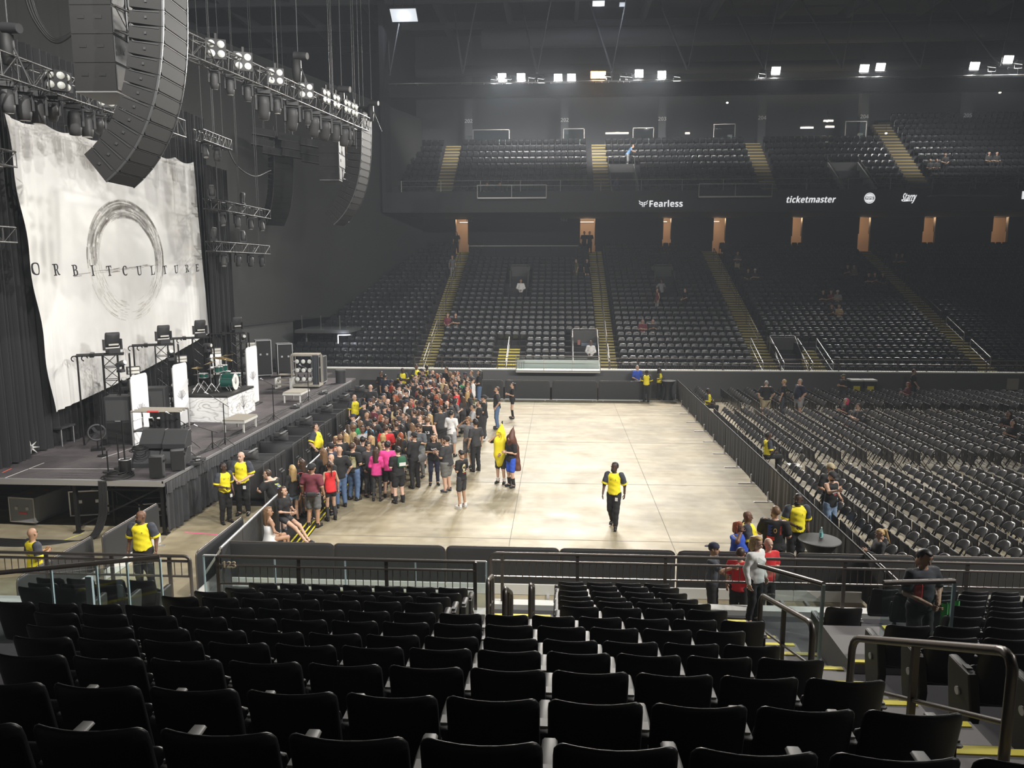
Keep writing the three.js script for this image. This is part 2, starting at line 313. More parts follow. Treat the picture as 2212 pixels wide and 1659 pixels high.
const UZ = (m) => -58 - 0.8 * m, UY = (m) => 12.02 + 0.576 * m;
const UAISLES = [[-9.2, -7.95], [2.55, 3.75], [14.6, 15.9], [25.4, 26.8]], UPORT = [{ x: [3.75, 5.75], m: [0, 4] }, { x: [20.2, 22.5], m: [0, 4] }];
for (let m = 0; m < 13; m++) for (let x = -11.6; x < -UZ(m) * 0.63; x += 0.5) {
  if (m > 8 && x < 26.5) continue;
  if (UAISLES.some(([a, b]) => x > a - 0.15 && x < b + 0.15)) continue;
  if (UPORT.some((p) => x > p.x[0] - 0.2 && x < p.x[1] + 0.3 && m >= p.m[0] && m <= p.m[1])) continue;
  seatSpots.push([x, UY(m), UZ(m), 100 + m]);
}
{
  // the three front rows are single chairs, the others one mass of seats
  const first = seatSpots.filter((s) => s[3] <= 3).slice(0, 300), rest = seatSpots.filter((s) => !first.includes(s));
  const label = ['front row', 'second row', 'third row', 'fourth row'];
  let proto;
  for (const [x, y, z, n] of first) {
    const lab = 'black tip-up arena seat in the ' + label[n] + ' of the far lower stand', grp = 'far stand seats, ' + label[n];
    if (!proto) { proto = thing('arena_seat', lab, 'seat', [x, y, z], 0, grp); obj('backrest', FS.back, M.seatFar, proto); obj('seat_pan', FS.pan, M.seatFar, proto); obj('arm_support', FS.arm, M.seatFar, proto); }
    else dup(proto, [x, y, z], 0, lab, grp);
  }
  const all = join([FS.back, FS.pan, FS.arm]), im = shade(new THREE.InstancedMesh(all, M.seatFar, rest.length)), m4 = new THREE.Matrix4();
  rest.forEach(([x, y, z, n], i) => im.setMatrixAt(i, m4.makeRotationY(rr(-0.02, 0.02)).setPosition(x, y, z)));
  im.name = 'arena_seat_rows'; tag(im, 'rows of black tip-up seats filling the far lower and upper stands', 'seats', null, 'stuff'); scene.add(im);
}
// ---------- concourse wall behind the lower stand, with lit doorways ----------
const DOORS = [[838, 862, 476, 514], [983, 1012, 474, 528], [1252, 1287, 470, 530], [1432, 1452, 463, 517], [1541, 1570, 461, 520], [1712, 1736, 457, 510], [1857, 1884, 453, 505], [1997, 2025, 451, 500], [2147, 2183, 447, 500]];
{
  const z = -64.4, y0 = FY(26), yt = 11.3, holes = DOORS.map(([a, b, t, d]) => ({ a: onZ(a, t, z).x, b: onZ(b, t, z).x, y: Math.min(11.25, onZ(a, t, z).y), f: Math.max(y0, onZ(a, d, z).y) }));
  const wall = [], edges = [-14, ...holes.flatMap((h) => [h.a, h.b]), ROOM.x1];
  for (let i = 0; i < edges.length; i += 2) wall.push(box2([edges[i], y0 - 0.5, z - 0.3], [edges[i + 1], 12.4, z]));
  for (const h of holes) wall.push(box2([h.a, h.y, z - 0.3], [h.b, 12.4, z]));
  struct('wall_concourse', wall, M.wallDark);
  const tanWall = mat([0.5, 0.4, 0.3], 0.8), strip = new THREE.MeshStandardMaterial({ color: 0x222222, emissive: new THREE.Color(1, 0.86, 0.72), emissiveIntensity: 1.6 });
  holes.forEach((h, i) => {
    const w = h.b - h.a, cx = (h.a + h.b) / 2, t = new THREE.Group(); t.name = 'door_' + (i + 1); t.userData.kind = 'structure'; scene.add(t);
    obj('corridor_back', box2([cx - 2.2, y0 - 0.3, z - 3.4], [cx + 2.2, 12, z - 3.3]), tanWall, t);
    obj('corridor_floor', box2([cx - 2.2, y0 - 0.3, z - 3.3], [cx + 2.2, y0 - 0.2, z - 0.3]), mat([0.25, 0.2, 0.16], 0.7), t);
    obj('corridor_ceiling', box2([cx - 2.2, 11.75, z - 3.3], [cx + 2.2, 11.85, z - 0.3]), mat(0.4, 0.8), t);
    obj('corridor_side', box2([cx - 2.3, y0 - 0.3, z - 3.3], [cx - 2.2, 12, z - 0.3]), tanWall, t); obj('corridor_side', box2([cx + 2.2, y0 - 0.3, z - 3.3], [cx + 2.3, 12, z - 0.3]), tanWall, t);
    for (let k = 0; k < 3; k++) obj('strip_light', boxG(w * 0.95, 0.05, 0.12, cx, 11.6 - 0.28 * k, z - 1.0 - 0.9 * k), strip, t);
    obj('jamb', [boxG(0.06, h.y - h.f, 0.34, h.a + 0.03, (h.y + h.f) / 2, z - 0.15), boxG(0.06, h.y - h.f, 0.34, h.b - 0.03, (h.y + h.f) / 2, z - 0.15)], M.dark, t);
    const p = new THREE.PointLight(0xffd0a0, 7, 0, 2); p.position.set(cx, 11.1, z - 1.2); p.castShadow = true; p.shadow.radius = 4; p.name = 'strip_lamp'; t.add(p);
  });
  // glass fronted platform between the second and third doorway
  const a = onZ(1012, 508, -61).x, b = onZ(1250, 500, -61).x, g = thing('glass_platform', 'glass railed platform with folding chairs below the balcony', 'platform', [(a + b) / 2, FY(23), -61]), w = b - a;
  obj('slab', boxG(w, 0.3, 3.2, 0, 0.2, -1.6), M.wallDark, g); obj('top_trim', boxG(w, 0.04, 0.04, 0, 1.42, 0), M.railLight, g);
  for (let k = 0; k < 4; k++) obj('pane', boxG(w / 4 - 0.04, 1.05, 0.015, -w / 2 + w / 8 + k * w / 4, 0.88, 0), M.glass, g);
  obj('bottom_trim', boxG(w, 0.12, 0.08, 0, 0.32, 0), M.dark, g);
}
// ---------- balcony, upper stand ----------
{
  const fx0 = -12.6;
  struct('balcony_fascia', [box2([fx0, 11.15, -57.3], [ROOM.x1, 12.62, -57.05])], mat([0.012, 0.012, 0.014], 0.5));
  struct('balcony_soffit', [box2([fx0, 11.15, -64.7], [ROOM.x1, 11.3, -57.3])], M.wallDark);
  const g = [];
  for (let m = 0; m < 13; m++) g.push(m < 9 ? box2([fx0, 11.3, m === 8 ? -66.4 : UZ(m) - 0.2], [ROOM.x1, UY(m), UZ(m) + 0.6]) : box2([26, 11.3, m === 12 ? -69.9 : UZ(m) - 0.2], [ROOM.x1, UY(m), UZ(m) + 0.6]));
  struct('upper_tiers', g, M.tier);
  struct('wall_upper', [box2([fx0, UY(8), -70], [26, ROOM.top, -69.8]), box2([26, UY(12), -70.2], [ROOM.x1, ROOM.top, -70]), box2([fx0, UY(8) - 0.2, -69.8], [26, UY(8), -66.4])], mat([0.17, 0.176, 0.19], 0.9));
  struct('wall_upper_end', box2([fx0 - 0.3, 11.15, -70], [fx0, ROOM.top, -57]), M.wallDark);
  UAISLES.forEach(([a, b], i) => stairs('upper_stairs', 'steep yellow-edged stair aisle of the upper stand ' + ['nearest the stage', 'beside the upper doorway with the attendant', 'beside the second upper doorway', 'rising past the tall right-hand block'][i], a, b, 0, i === 3 ? 12 : 9, UZ, UY, 0.8, 0.576, 'upper stand stair aisles', mat([0.3, 0.25, 0.16], 0.8), mat([0.5, 0.38, 0.12], 0.7)));
  for (const [i, p] of UPORT.entries()) {
    const t = thing('upper_portal', i ? 'upper stand doorway with pale sloping side walls left of the tall block' : 'upper stand doorway with attendant beside the steep stairs', 'doorway', [(p.x[0] + p.x[1]) / 2, 0, 0]), w = p.x[1] - p.x[0], zb = UZ(4), y0 = UY(0), y1 = UY(4) + 0.7;
    for (const s of [-1, 1]) {
      const sh = new THREE.Shape(); sh.moveTo(-UZ(0) - 0.6, y0); sh.lineTo(-UZ(0) - 0.6, y0 + 0.75); sh.lineTo(-zb, y1); sh.lineTo(-zb, y0); sh.closePath();
      const e = new THREE.ExtrudeGeometry(sh, { depth: 0.1, bevelEnabled: false }); e.rotateY(Math.PI / 2); e.translate(s * (w / 2) - (s > 0 ? 0.1 : 0), 0, 0);
      obj('side_wall', e, mat([0.3, 0.3, 0.29], 0.8), t);
      obj('side_rail', rod([s * w / 2, y0 + 0.95, UZ(0) + 0.6], [s * w / 2, y1 + 0.25, zb], 0.03), M.railLight, t);
    }
    obj('back_panel', box2([-w / 2, y0 + 2.1, zb - 0.05], [w / 2, y1, zb]), M.wallFloor, t); obj('opening', box2([-w / 2, y0, zb - 0.06], [w / 2, y0 + 2.1, zb - 0.03]), mat([0.09, 0.075, 0.06], 0.9), t);
    obj('floor_slab', box2([-w / 2, y0 - 0.05, zb], [w / 2, y0 + 0.02, UZ(0) + 0.6]), M.stepGrey, t);
    obj('light_strip', boxG(w * 0.45, 0.07, 0.06, -w * 0.1, y0 + 2.0, zb + 0.04), new THREE.MeshStandardMaterial({ color: 0x222222, emissive: new THREE.Color(1, 0.95, 0.85), emissiveIntensity: 1.5 }), t);
    obj('door_leaf', box2([-w * 0.42, y0, zb - 0.02], [-w * 0.1, y0 + 1.5, zb + 0.02]), mat([0.5, 0.36, 0.24], 0.7), t);
    obj('head_rail', bentPipe([[-w / 2, y1 - 0.1, zb], [-w / 2, y1 + 0.6, zb], [w / 2, y1 + 0.6, zb], [w / 2, y1 - 0.1, zb]], 0.02, 5), M.railLight, t);
  }
  // balcony railing bays
  for (let x = -11.5; x < 40; x += 2.9) {
    const t = thing('balcony_railing', 'steel and glass railing bay along the balcony edge', 'railing', [x + 1.45, 12.62, -57.15], 0, 'balcony railing bays');
    obj('rails', [rod([-1.45, 0.78, 0], [1.45, 0.78, 0], 0.025, 0.025, 5), rod([-1.45, 0.4, 0], [1.45, 0.4, 0], 0.014, 0.014, 5)], M.railLight, t); obj('post', rod([-1.45, 0, 0], [-1.45, 0.8, 0], 0.03, 0.03, 5), M.railLight, t);
    obj('pane', boxG(2.8, 0.36, 0.012).rotateX(0.07).translate(0, 0.2, 0.02), M.glass, t);
  }
  // three front boxes hanging over the fascia
  for (const [a, b] of [[1032, 1180], [1508, 1665], [2008, 2170]]) {
    const x0 = onZ(a, 430, -56.6).x, x1 = onZ(b, 430, -56.6).x, w = x1 - x0, t = thing('balcony_box', 'glass fronted seat box stepping out of the balcony edge', 'balcony box', [(x0 + x1) / 2, 12.1, -56.7], 0, 'glass fronted balcony boxes');
    obj('ledge', boxG(w, 0.1, 0.7, 0, 0, 0), M.railLight, t); obj('frame', [beam([-w / 2, 0, 0.33], [-w / 2, 0.9, 0.33], 0.04), beam([w / 2, 0, 0.33], [w / 2, 0.9, 0.33], 0.04), beam([-w / 2, 0.9, 0.33], [w / 2, 0.9, 0.33], 0.035), beam([0, 0, 0.33], [0, 0.9, 0.33], 0.03)], M.railLight, t);
    for (const s of [-1, 1]) obj('pane', boxG(w / 2 - 0.05, 0.8, 0.012).rotateX(0.08).translate(s * w / 4, 0.45, 0.33), M.glass, t);
  }
  // columns with their section numbers
  const colM = mat([0.16, 0.17, 0.185], 0.85), numM = mat([0.8, 0.82, 0.85], 0.6);
  [[1013, '202'], [1220, '202'], [1430, '203'], [1645, '204'], [1865, '204'], [2087, '205']].forEach(([u, s], i) => {
    const p = onZ(u, 240, -67.2), t = thing('column', 'square grey column numbered ' + s + ' behind the upper stand' + (i === 0 ? ', nearest the stage' : i === 4 ? ', right of the lit counter' : ''), 'column', [p.x, UY(8), -67.2]);
    obj('shaft', boxG(0.62, ROOM.top - UY(8) - 0.9, 0.62, 0, (ROOM.top - UY(8) - 0.9) / 2, 0), colM, t); const g = textG(s, 0.3, 0.02); obj('number', g.translate(0, 2.6, 0.32), numM, t);
  });
  [[1013, 479, '102'], [1218, 478, '102'], [1424, 470, '103'], [1637, 466, '104'], [1850, 465, '104'], [2070, 459, '105']].forEach(([u, v, s], i) => { const p = onZ(u, v, -64.38); const o = obj('section_number', textG(s, 0.26, 0.02), mat([0.32, 0.33, 0.35], 0.7)); o.position.copy(p); tag(o, 'pale section number ' + s + ' on the dark wall near the ' + ORD[i] + ' lit doorway', 'number'); });
  // boxes, counters and small lamps at the back of the upper stand
  [[1022, 1100, 280, 312], [1217, 1262, 278, 312], [1367, 1412, 276, 310], [1541, 1588, 268, 302], [1825, 1872, 262, 300]].forEach(([a, b, c, d], i) => {
    const p0 = onZ(a, d, -65.5), p1 = onZ(b, c, -65.5), w = p1.x - p0.x, h = p1.y - p0.y, t = thing('glass_booth', 'pale framed glass booth behind the upper seats ' + ['nearest the stage', 'beside the column above the stairs', 'near the attendant doorway', 'near the third steep stairs', 'beside the lit counter'][i], 'booth', [p0.x + w / 2, p0.y, -65.5]);
    obj('frame', [beam([-w / 2, 0, 0], [-w / 2, h, 0], 0.05), beam([w / 2, 0, 0], [w / 2, h, 0], 0.05), beam([-w / 2, h, 0], [w / 2, h, 0], 0.05)], M.railLight, t); obj('pane', boxG(w - 0.08, h - 0.05, 0.012, 0, h / 2, 0), M.glass, t); obj('counter', boxG(w * 0.2, h * 0.35, 0.3, w * 0.3, h * 0.17, -0.3), M.offwhite, t);
  });
  const slot = new THREE.MeshStandardMaterial({ color: 0x222222, emissive: new THREE.Color(1, 0.93, 0.8), emissiveIntensity: 2 });
  [[1308, 1358, 288, 'long lit slot lamp left of the third booth'], [1729, 1757, 276, 'lit slot lamp at the back of the upper stand beside the lit counter'], [1779, 1800, 261, 'bright counter lamp in the dark opening'], [1783, 1802, 274, 'lower counter lamp in the dark opening'], [1480, 1490, 288, 'small warm wall lamp right of the column numbered 203']].forEach(([a, b, v, l]) => {
    const p = onZ(a, v, -65.8), q = onZ(b, v, -65.8), t = thing('slot_lamp', l, 'lamp', [(p.x + q.x) / 2, p.y, -65.8]); obj('lamp_face', boxG(q.x - p.x, 0.13, 0.06, 0, 0, 0), slot, t); obj('housing', boxG(q.x - p.x + 0.08, 0.2, 0.08, 0, 0.02, -0.07), M.dark, t);
    const l2 = new THREE.PointLight(0xffe8c8, 3); l2.position.set(0, 0, 0.15); l2.castShadow = true; l2.name = 'slot_glow_lamp'; t.add(l2);
  });
  [[1893, 196], [2005, 193], [2160, 200], [1571, 222], [828, 285], [1914, 288], [838, 341], [1787, 262]].forEach(([u, v], i) => { const p = onZ(u, v, -63), t = thing('ceiling_spot', 'small round spot lamp hanging under the roof', 'lamp', [p.x, p.y, -63], 0, 'small round spot lamps'); obj('lamp_face', ball(0.1, 0, 0, 0, 1, 0.7, 1), slot, t); obj('stem', rod([0, 0.06, 0], [0, 0.8, 0], 0.015), M.dark, t); });
}
// fascia lettering (lit signs)
{
  const led = new THREE.MeshStandardMaterial({ color: 0xffffff, emissive: new THREE.Color(0.95, 0.97, 1), emissiveIntensity: 0.75 }), z = -57.03;
  const put = (name, label, u0, u1, v0, v1, make) => { const a = onZ(u0, v1, z), b = onZ(u1, v0, z), t = thing(name, label, 'sign', [(a.x + b.x) / 2, a.y, z]); make(t, b.x - a.x, b.y - a.y); };
  const fit = (s, w, h, skew = 0) => { const g = textG(s, 1, 0.05); g.computeBoundingBox(); const bb = g.boundingBox; g.scale(w / (bb.max.x - bb.min.x), h / bb.max.y, 0.5); if (skew) { const p = g.attributes.position; for (let i = 0; i < p.count; i++) p.setX(i, p.getX(i) + skew * p.getY(i)); } return g; };
  put('lit_sign', 'lit white sign reading Fearless on the balcony edge', 1380, 1475, 432, 447, (t, w, h) => {
    obj('lettering', fit('Fearless', w * 0.76, h).translate(w * 0.12, 0, 0), led, t);
    const e = []; for (const s of [-1, 1]) { for (const [x0, y0, x1, y1] of [[0.02, 0.62, 0.08, 0.75], [0.08, 0.75, 0.1, 0.95], [0.02, 0.3, 0.07, 0.42], [0.07, 0.42, 0.095, 0.6]]) e.push(beam([s * x0 * w - w * 0.4, y0 * h, 0.02], [s * x1 * w - w * 0.4, y1 * h, 0.02], 0.09, 0.04)); e.push(beam([s * 0.018 * w - w * 0.4, 0, 0.02], [s * 0.018 * w - w * 0.4, 0.7 * h, 0.02], 0.08, 0.04)); }
    obj('emblem', e, led, t);
  });
  put('lit_sign', 'lit white slanted sign reading ticketmaster on the balcony edge', 1695, 1806, 423, 438, (t, w, h) => obj('lettering', fit('ticketmaster', w * 0.96, h, 0.2), led, t));
  put('lit_sign', 'lit round emblem sign reading PEPSI on the balcony edge', 1866, 1891, 416, 440, (t, w, h) => {
    const r = Math.min(w, h) / 2; obj('ring', [new THREE.TorusGeometry(r * 0.93, r * 0.08, 5, 28).translate(0, h / 2, 0.02)], led, t);
    const cap = (s) => { const sh = new THREE.Shape(); sh.absarc(0, 0, r * 0.78, s > 0 ? 0.35 : Math.PI + 0.35, s > 0 ? Math.PI - 0.35 : 2 * Math.PI - 0.35, false); sh.closePath(); return new THREE.ExtrudeGeometry(sh, { depth: 0.03, bevelEnabled: false, curveSegments: 8 }).translate(0, h / 2, 0); };
    obj('cap', cap(1), led, t); obj('cap', cap(-1), led, t); obj('lettering', fit('PEPSI', r * 1.35, r * 0.38).translate(0, h / 2 - r * 0.19, 0.01), led, t);
  });
  put('lit_sign', 'lit white script sign reading Starry on the balcony edge', 1945, 1979, 416, 434, (t, w, h) => { obj('lettering', fit('Starry', w * 0.9, h * 0.95, 0.3), led, t); obj('underline', beam([-w * 0.35, -h * 0.06, 0.01], [w * 0.4, h * 0.02, 0.01], 0.09, 0.03), led, t); });
  put('lit_sign', 'edge of a further lit white letter on the balcony edge', 2207, 2216, 413, 430, (t, w, h) => obj('lettering', boxG(w, h, 0.03, 0, h / 2, 0), led, t));
}
// ---------- catwalks and flood lamps ----------
const warmW = [1, 0.975, 0.925], orangeC = [1, 0.55, 0.18];
function floodLamp(p, aim, colour, glow, power, label, group, size = 0.42, cone = 0.95) {
  const t = thing('flood_lamp', label, 'flood lamp', [p.x, p.y, p.z], 0, group), d = aim.clone().sub(p).normalize(), q = new THREE.Quaternion().setFromUnitVectors(V(0, 0, 1), d);
  const face = obj('lamp_glass', boxG(size, size * 0.9, 0.02, 0, 0, 0.06), new THREE.MeshStandardMaterial({ color: 0x333333, emissive: new THREE.Color(...colour), emissiveIntensity: glow }), t); face.quaternion.copy(q);
  const body = obj('lamp_body', [boxG(size * 1.1, size, 0.08, 0, 0, 0), boxG(size * 0.7, size * 0.6, 0.16, 0, 0, -0.1)], M.dark, t); body.quaternion.copy(q);
  obj('yoke', [rod([-size * 0.6, 0, 0], [-size * 0.6, -0.35, 0], 0.015, 0.015, 5), rod([size * 0.6, 0, 0], [size * 0.6, -0.35, 0], 0.015, 0.015, 5), rod([-size * 0.6, -0.35, 0], [size * 0.6, -0.35, 0], 0.015, 0.015, 5), rod([0, -0.35, 0], [0, -0.7, 0], 0.02, 0.02, 5)], M.dark, t);
  if (power) {
    const s = new THREE.SpotLight(new THREE.Color(...colour), power, 0, cone, 0.6, 2); s.position.copy(d).multiplyScalar(0.14); s.target.position.copy(d).multiplyScalar(5); s.castShadow = true; s.shadow.radius = 6; s.shadow.mapSize.set(2048, 2048); s.name = 'flood_spot_lamp';
    t.add(s, s.target);
  }
  return t;
}
{
  const y0 = onZ(1300, 205, CATZ).y, y1 = onZ(1300, 179, CATZ).y;
  // drape-wrapped catwalk ring, bending toward the room on the right
  struct('catwalk_far', [box2([-12, y0, CATZ - 0.7], [ROOM.x1, y1, CATZ])], mat([0.03, 0.031, 0.034], 0.9));
  struct('catwalk_far_rail', [rod([-12, y1 + 0.12, CATZ], [ROOM.x1, y1 + 0.12, CATZ], 0.04), ...Array.from({ length: 37 }, (_, i) => rod([-11.5 + 1.55 * i, y1, CATZ], [-11.5 + 1.55 * i, y1 + 0.12, CATZ], 0.03, 0.03, 4))], M.railLight);
  struct('catwalk_near', [box2([-14, 18.4, -9.6], [ROOM.x1, 18.9, -8.8])], M.dark);
  FAR_LAMPS.forEach(([u, v, k], i) => {
    const p = onZ(u, v, CATZ - 0.25); p.y = Math.max(p.y, y1 + 0.45);
    const aim = k === 3 ? V(p.x * 0.55, 0, -28) : k === 1 ? V(-7 + p.x * 0.4, 0, -24) : k === 2 ? V(-2, 0, -30) : V(p.x - 1 + (i * 3) % 3, 12, CATZ - 3.4);
    floodLamp(p, aim, k === 2 ? orangeC : warmW, k === 1 || k === 3 ? 40 : k === 2 ? 12 : 1.6, k === 1 ? FAR_POWER : k === 3 ? FAR_POWER * 0.4 : k === 2 ? FAR_POWER * 0.25 : 130, k === 2 ? 'glowing orange flood lamp on the far catwalk' : k === 3 ? 'glaring white flood lamp on the catwalk right of the main cluster' : k === 1 ? 'brightly glaring white flood lamp on the far catwalk' : 'dim tilted white flood lamp on the far catwalk', 'flood lamps on the far catwalk', k === 0 ? 0.42 : 0.55, k === 1 ? 0.75 : k === 0 ? 1.3 : 0.7);
  });
  NEAR_LAMPS.forEach(([x, ax, ay, az], i) => floodLamp(V(x, 18.2, -9.7), V(ax, ay, az), warmW, 10, NEAR_POWER * (x > 20 ? 2.2 : ay === 0 ? 0.35 : 1), 'white flood lamp on the catwalk above the seats', 'flood lamps on the near catwalk', 0.5, 0.8));
  // roof fittings seen beyond the catwalk
  [[845, 900, 22, 44, 'large white panel lamp under the dark roof above the stage side'], [1280, 1306, 3, 12, 'narrow white panel lamp at the top of the roof'], [1338, 1350, 6, 13, 'dim small panel lamp at the top of the roof']].forEach(([a, b, c, d, l], i) => {
    const p = onZ(a, d, -56), q = onZ(b, c, -56), w = q.x - p.x, t = thing('roof_lamp', l, 'lamp', [(p.x + q.x) / 2, (p.y + q.y) / 2, -56]);
    const f = obj('lamp_face', boxG(w, 0.04, (q.y - p.y) * 1.6), new THREE.MeshStandardMaterial({ color: 0x333333, emissive: new THREE.Color(0.9, 0.95, 1), emissiveIntensity: i === 2 ? 0.25 : 0.8 }), t); f.rotation.x = -0.6;
    obj('housing', boxG(w * 1.04, 0.12, (q.y - p.y) * 1.7, 0, 0.1, 0).rotateX(0), M.dark, t).rotation.x = -0.6;
    obj('hanger', [rod([-w * 0.4, 0.1, 0], [-w * 0.4, 1.2, 0], 0.02), rod([w * 0.4, 0.1, 0], [w * 0.4, 1.2, 0], 0.02)], M.dark, t);
    const s = new THREE.PointLight(0xe8f0ff, i === 2 ? 3 : 12); s.position.set(0, -0.25, 0.1); s.castShadow = true; s.name = 'roof_panel_lamp'; t.add(s);
  });
}
// ---------- near stand: tiers, stairs, seats, railings ----------
const NT = [5.29, 4.95, 4.63, 4.30, 3.96, 3.66, 3.36, 3.08, 2.77, 2.45, 2.16, 1.88, 1.58], NZ = (i) => -2.56 - 0.86 * i, NF = (i) => (i < 0 ? 5.29 - 0.34 * i : NT[i]) - 0.87, SP = 0.5;
const TE = (i) => NZ(i) - 0.72; // front edge of a tread
{
  const g = [];
  for (let i = -3; i <= 12; i++) g.push(box2([i > 10 ? -1.15 : ROOM.x0, 0, TE(i)], [ROOM.x1, NF(i), i === -3 ? ROOM.z1 : TE(i - 1)]));
  struct('near_tiers', g, mat([0.06, 0.056, 0.062], 0.85));
  struct('wall_near_front', [box2([ROOM.x0, 0, TE(10) - 0.25], [-1.15, NF(10) + 0.12, TE(10)]), box2([-1.15, 0, TE(12) - 0.25], [ROOM.x1, NF(12) + 0.1, TE(12)])], M.offwhite);
}
function nearStairs(label, x0, x1, i0, i1) {
  const t = thing('near_aisle_stairs', label, 'stairs', [(x0 + x1) / 2, 0, 0], 0, 'stair aisles of the near stand'), w = x1 - x0;
  for (let i = i0; i < i1; i++) {
    const z = TE(i), y = NF(i), y2 = (NF(i) + NF(i + 1)) / 2;
    obj('tread', boxG(w, 0.02, 0.86, 0, y + 0.01, z + 0.43), M.stepGrey, t);
    obj('half_step', box2([-w / 2, NF(i + 1), z - 0.32], [w / 2, y2, z]), M.stepGrey, t);
    obj('edge_stripe', [boxG(w * 0.94, 0.012, 0.07, 0, y + 0.024, z + 0.05), boxG(w * 0.94, 0.012, 0.07, 0, y2 + 0.006, z - 0.26)], M.yellow, t);
  }
  return t;
}
nearStairs('grey stairs with yellow edges between the two front seat blocks', -1.13, -0.05, 6, 12);
nearStairs('grey stairs with yellow edges beside the two brown handrails', 2.25, 3.3, 0, 12);
nearStairs('grey stairs with yellow edges behind the glass panes', -6.2, -5.18, 6, 10);
// the seat: front toward -z
function nearSeat() {
  const t = thing('tip_up_seat', 'black plastic tip-up seat', 'seat');
  const back = panelG(0.462, 0.52, { r: 0.055, rb: 0.03, t: 0.045, bow: -0.055, lean: 0.12, cols: [-1, -0.97, -0.9, -0.72, -0.36, 0, 0.36, 0.72, 0.9, 0.97, 1], rows: [0, 0.03, 0.12, 0.4, 0.7, 0.86, 0.93, 0.97, 0.99, 1] }).translate(0, 0.35, -0.12);
  obj('backrest', back, M.seat, t);
  const pan = panelG(0.42, 0.36, { r: 0.08, rb: 0.06, t: 0.09, cols: [-1, -0.93, -0.6, 0, 0.6, 0.93, 1], rows: [0, 0.05, 0.3, 0.7, 0.95, 1] }).rotateX(-0.12).translate(0, 0.27, -0.24);
  obj('seat_pan', pan, M.seat, t);
  return t;
}
const armG = join([panelG(0.075, 0.3, { r: 0.03, rb: 0.02, t: 0.035, cols: [-1, -0.7, 0, 0.7, 1], rows: [0, 0.04, 0.5, 0.96, 1] }).rotateX(-Math.PI / 2).translate(0, 0.63, -0.13), boxG(0.05, 0.012, 0.07, 0, 0.648, -0.19)]);
const standG = join([boxG(0.04, 0.62, 0.06, 0, 0.31, -0.2), boxG(0.05, 0.03, 0.3, 0, 0.015, -0.22), beam([0, 0.42, -0.13], [0, 0.6, -0.4], 0.03)]);
const endSh = new THREE.Shape(); [[-0.02, 0], [0.2, 0], [0.27, 0.2], [0.33, 0.5], [0.33, 0.6], [0.02, 0.6], [-0.06, 0.3]].forEach((p, i) => (i ? endSh.lineTo(...p) : endSh.moveTo(...p)));
const endG = new THREE.ExtrudeGeometry(endSh, { depth: 0.06, bevelEnabled: true, bevelSize: 0.015, bevelThickness: 0.012, bevelSegments: 2 }).rotateY(Math.PI / 2).translate(-0.03, 0.02, -0.08);
const seat0 = nearSeat();
obj('armrest', armG.clone().translate(SP / 2, 0, 0), M.seatArm, seat0); obj('standard', standG.clone().translate(SP / 2, 0, 0), M.seatFrame, seat0);
const seatL = nearSeat(); obj('armrest', armG.clone().translate(SP / 2, 0, 0), M.seatArm, seatL); obj('standard', standG.clone().translate(SP / 2, 0, 0), M.seatFrame, seatL);
const endL = obj('end_panel', endG.clone().translate(-SP / 2, 0, 0), M.endPanel, seatL); obj('number_disc', cyl(0.035, 0.012, 0, 0, 0, 14).rotateZ(Math.PI / 2).translate(-SP / 2 - 0.05, 0.42, -0.22), M.disc, endL); obj('armrest', armG.clone().translate(-SP / 2, 0, 0), M.seatFrame, seatL);
const seatR = nearSeat(); obj('armrest', armG.clone().translate(SP / 2, 0, 0), M.seatFrame, seatR); { const e = obj('end_panel', endG.clone().translate(SP / 2, 0, 0), M.endPanel, seatR); obj('number_disc', cyl(0.035, 0.012, 0, 0, 0, 14).rotateZ(Math.PI / 2).translate(SP / 2 + 0.05, 0.42, -0.22), M.disc, e); }
const protoUsed = new Set();
function putSeat(kind, x, i, label, group) {
  const p = [x, NF(i), NZ(i)], proto = kind === 'L' ? seatL : kind === 'R' ? seatR : seat0;
  if (!protoUsed.has(proto)) { protoUsed.add(proto); proto.position.set(...p); tag(proto, label, 'seat', group); return; }
  dup(proto, p, rr(-0.012, 0.012), label, group);
}
const anchors = [[887, 1606], [950, 1518], [1005, 1447], [1023, 1410], [1037, 1383], [1042, 1354], [1043, 1330]], ord = ['first', 'second', 'third', 'fourth', 'fifth', 'sixth', 'seventh', 'eighth', 'ninth', 'tenth', 'eleventh', 'twelfth', 'thirteenth'];
for (let i = 0; i <= 6; i++) {
  const z = NZ(i), a = onZ(...anchors[i], z).x, lim = 0.72 * -z + 0.5;
  for (let k = -30; k < 30; k++) {
    const x = a + SP * (k + 0.5);
    if (x < -lim || x > lim || (x > 2.25 - 0.22)) continue;
    putSeat('', x, i, `black plastic tip-up seat, ${ord[6 - i]} full-width row behind the centre stairs`, 'near stand, ' + ord[6 - i] + ' full-width row');
  }
}
const LA = [[867.7, 1304], [893, 1289], [923, 1284], [942, 1271]], RA = [[1206, 1311], [1203, 1297], [1203, 1287], [1203, 1274], [1205, 1266], [1203, 1257]];
LA.forEach((p, j) => { const i = 7 + j, a = onZ(...p, NZ(i)).x; for (let k = 0; k > -20; k--) { const x = a + SP * (k + 0.5); if (x < -4.9) break; putSeat(k === 0 ? 'R' : '', x, i, `black plastic tip-up seat left of the centre stairs, ${ord[3 - j]} row behind the brown railing`, 'front left seat block, ' + ord[3 - j] + ' row'); } });
RA.forEach((p, j) => { const i = 7 + j, a = onZ(...p, NZ(i)).x; for (let k = 0; k < 12; k++) { const x = a + SP * (k + 0.5); if (x > 2.05) break; putSeat(k === 0 ? 'L' : '', x, i, `black plastic tip-up seat right of the centre stairs, ${ord[5 - j]} row behind the railing`, 'front right seat block, ' + ord[5 - j] + ' row'); } });
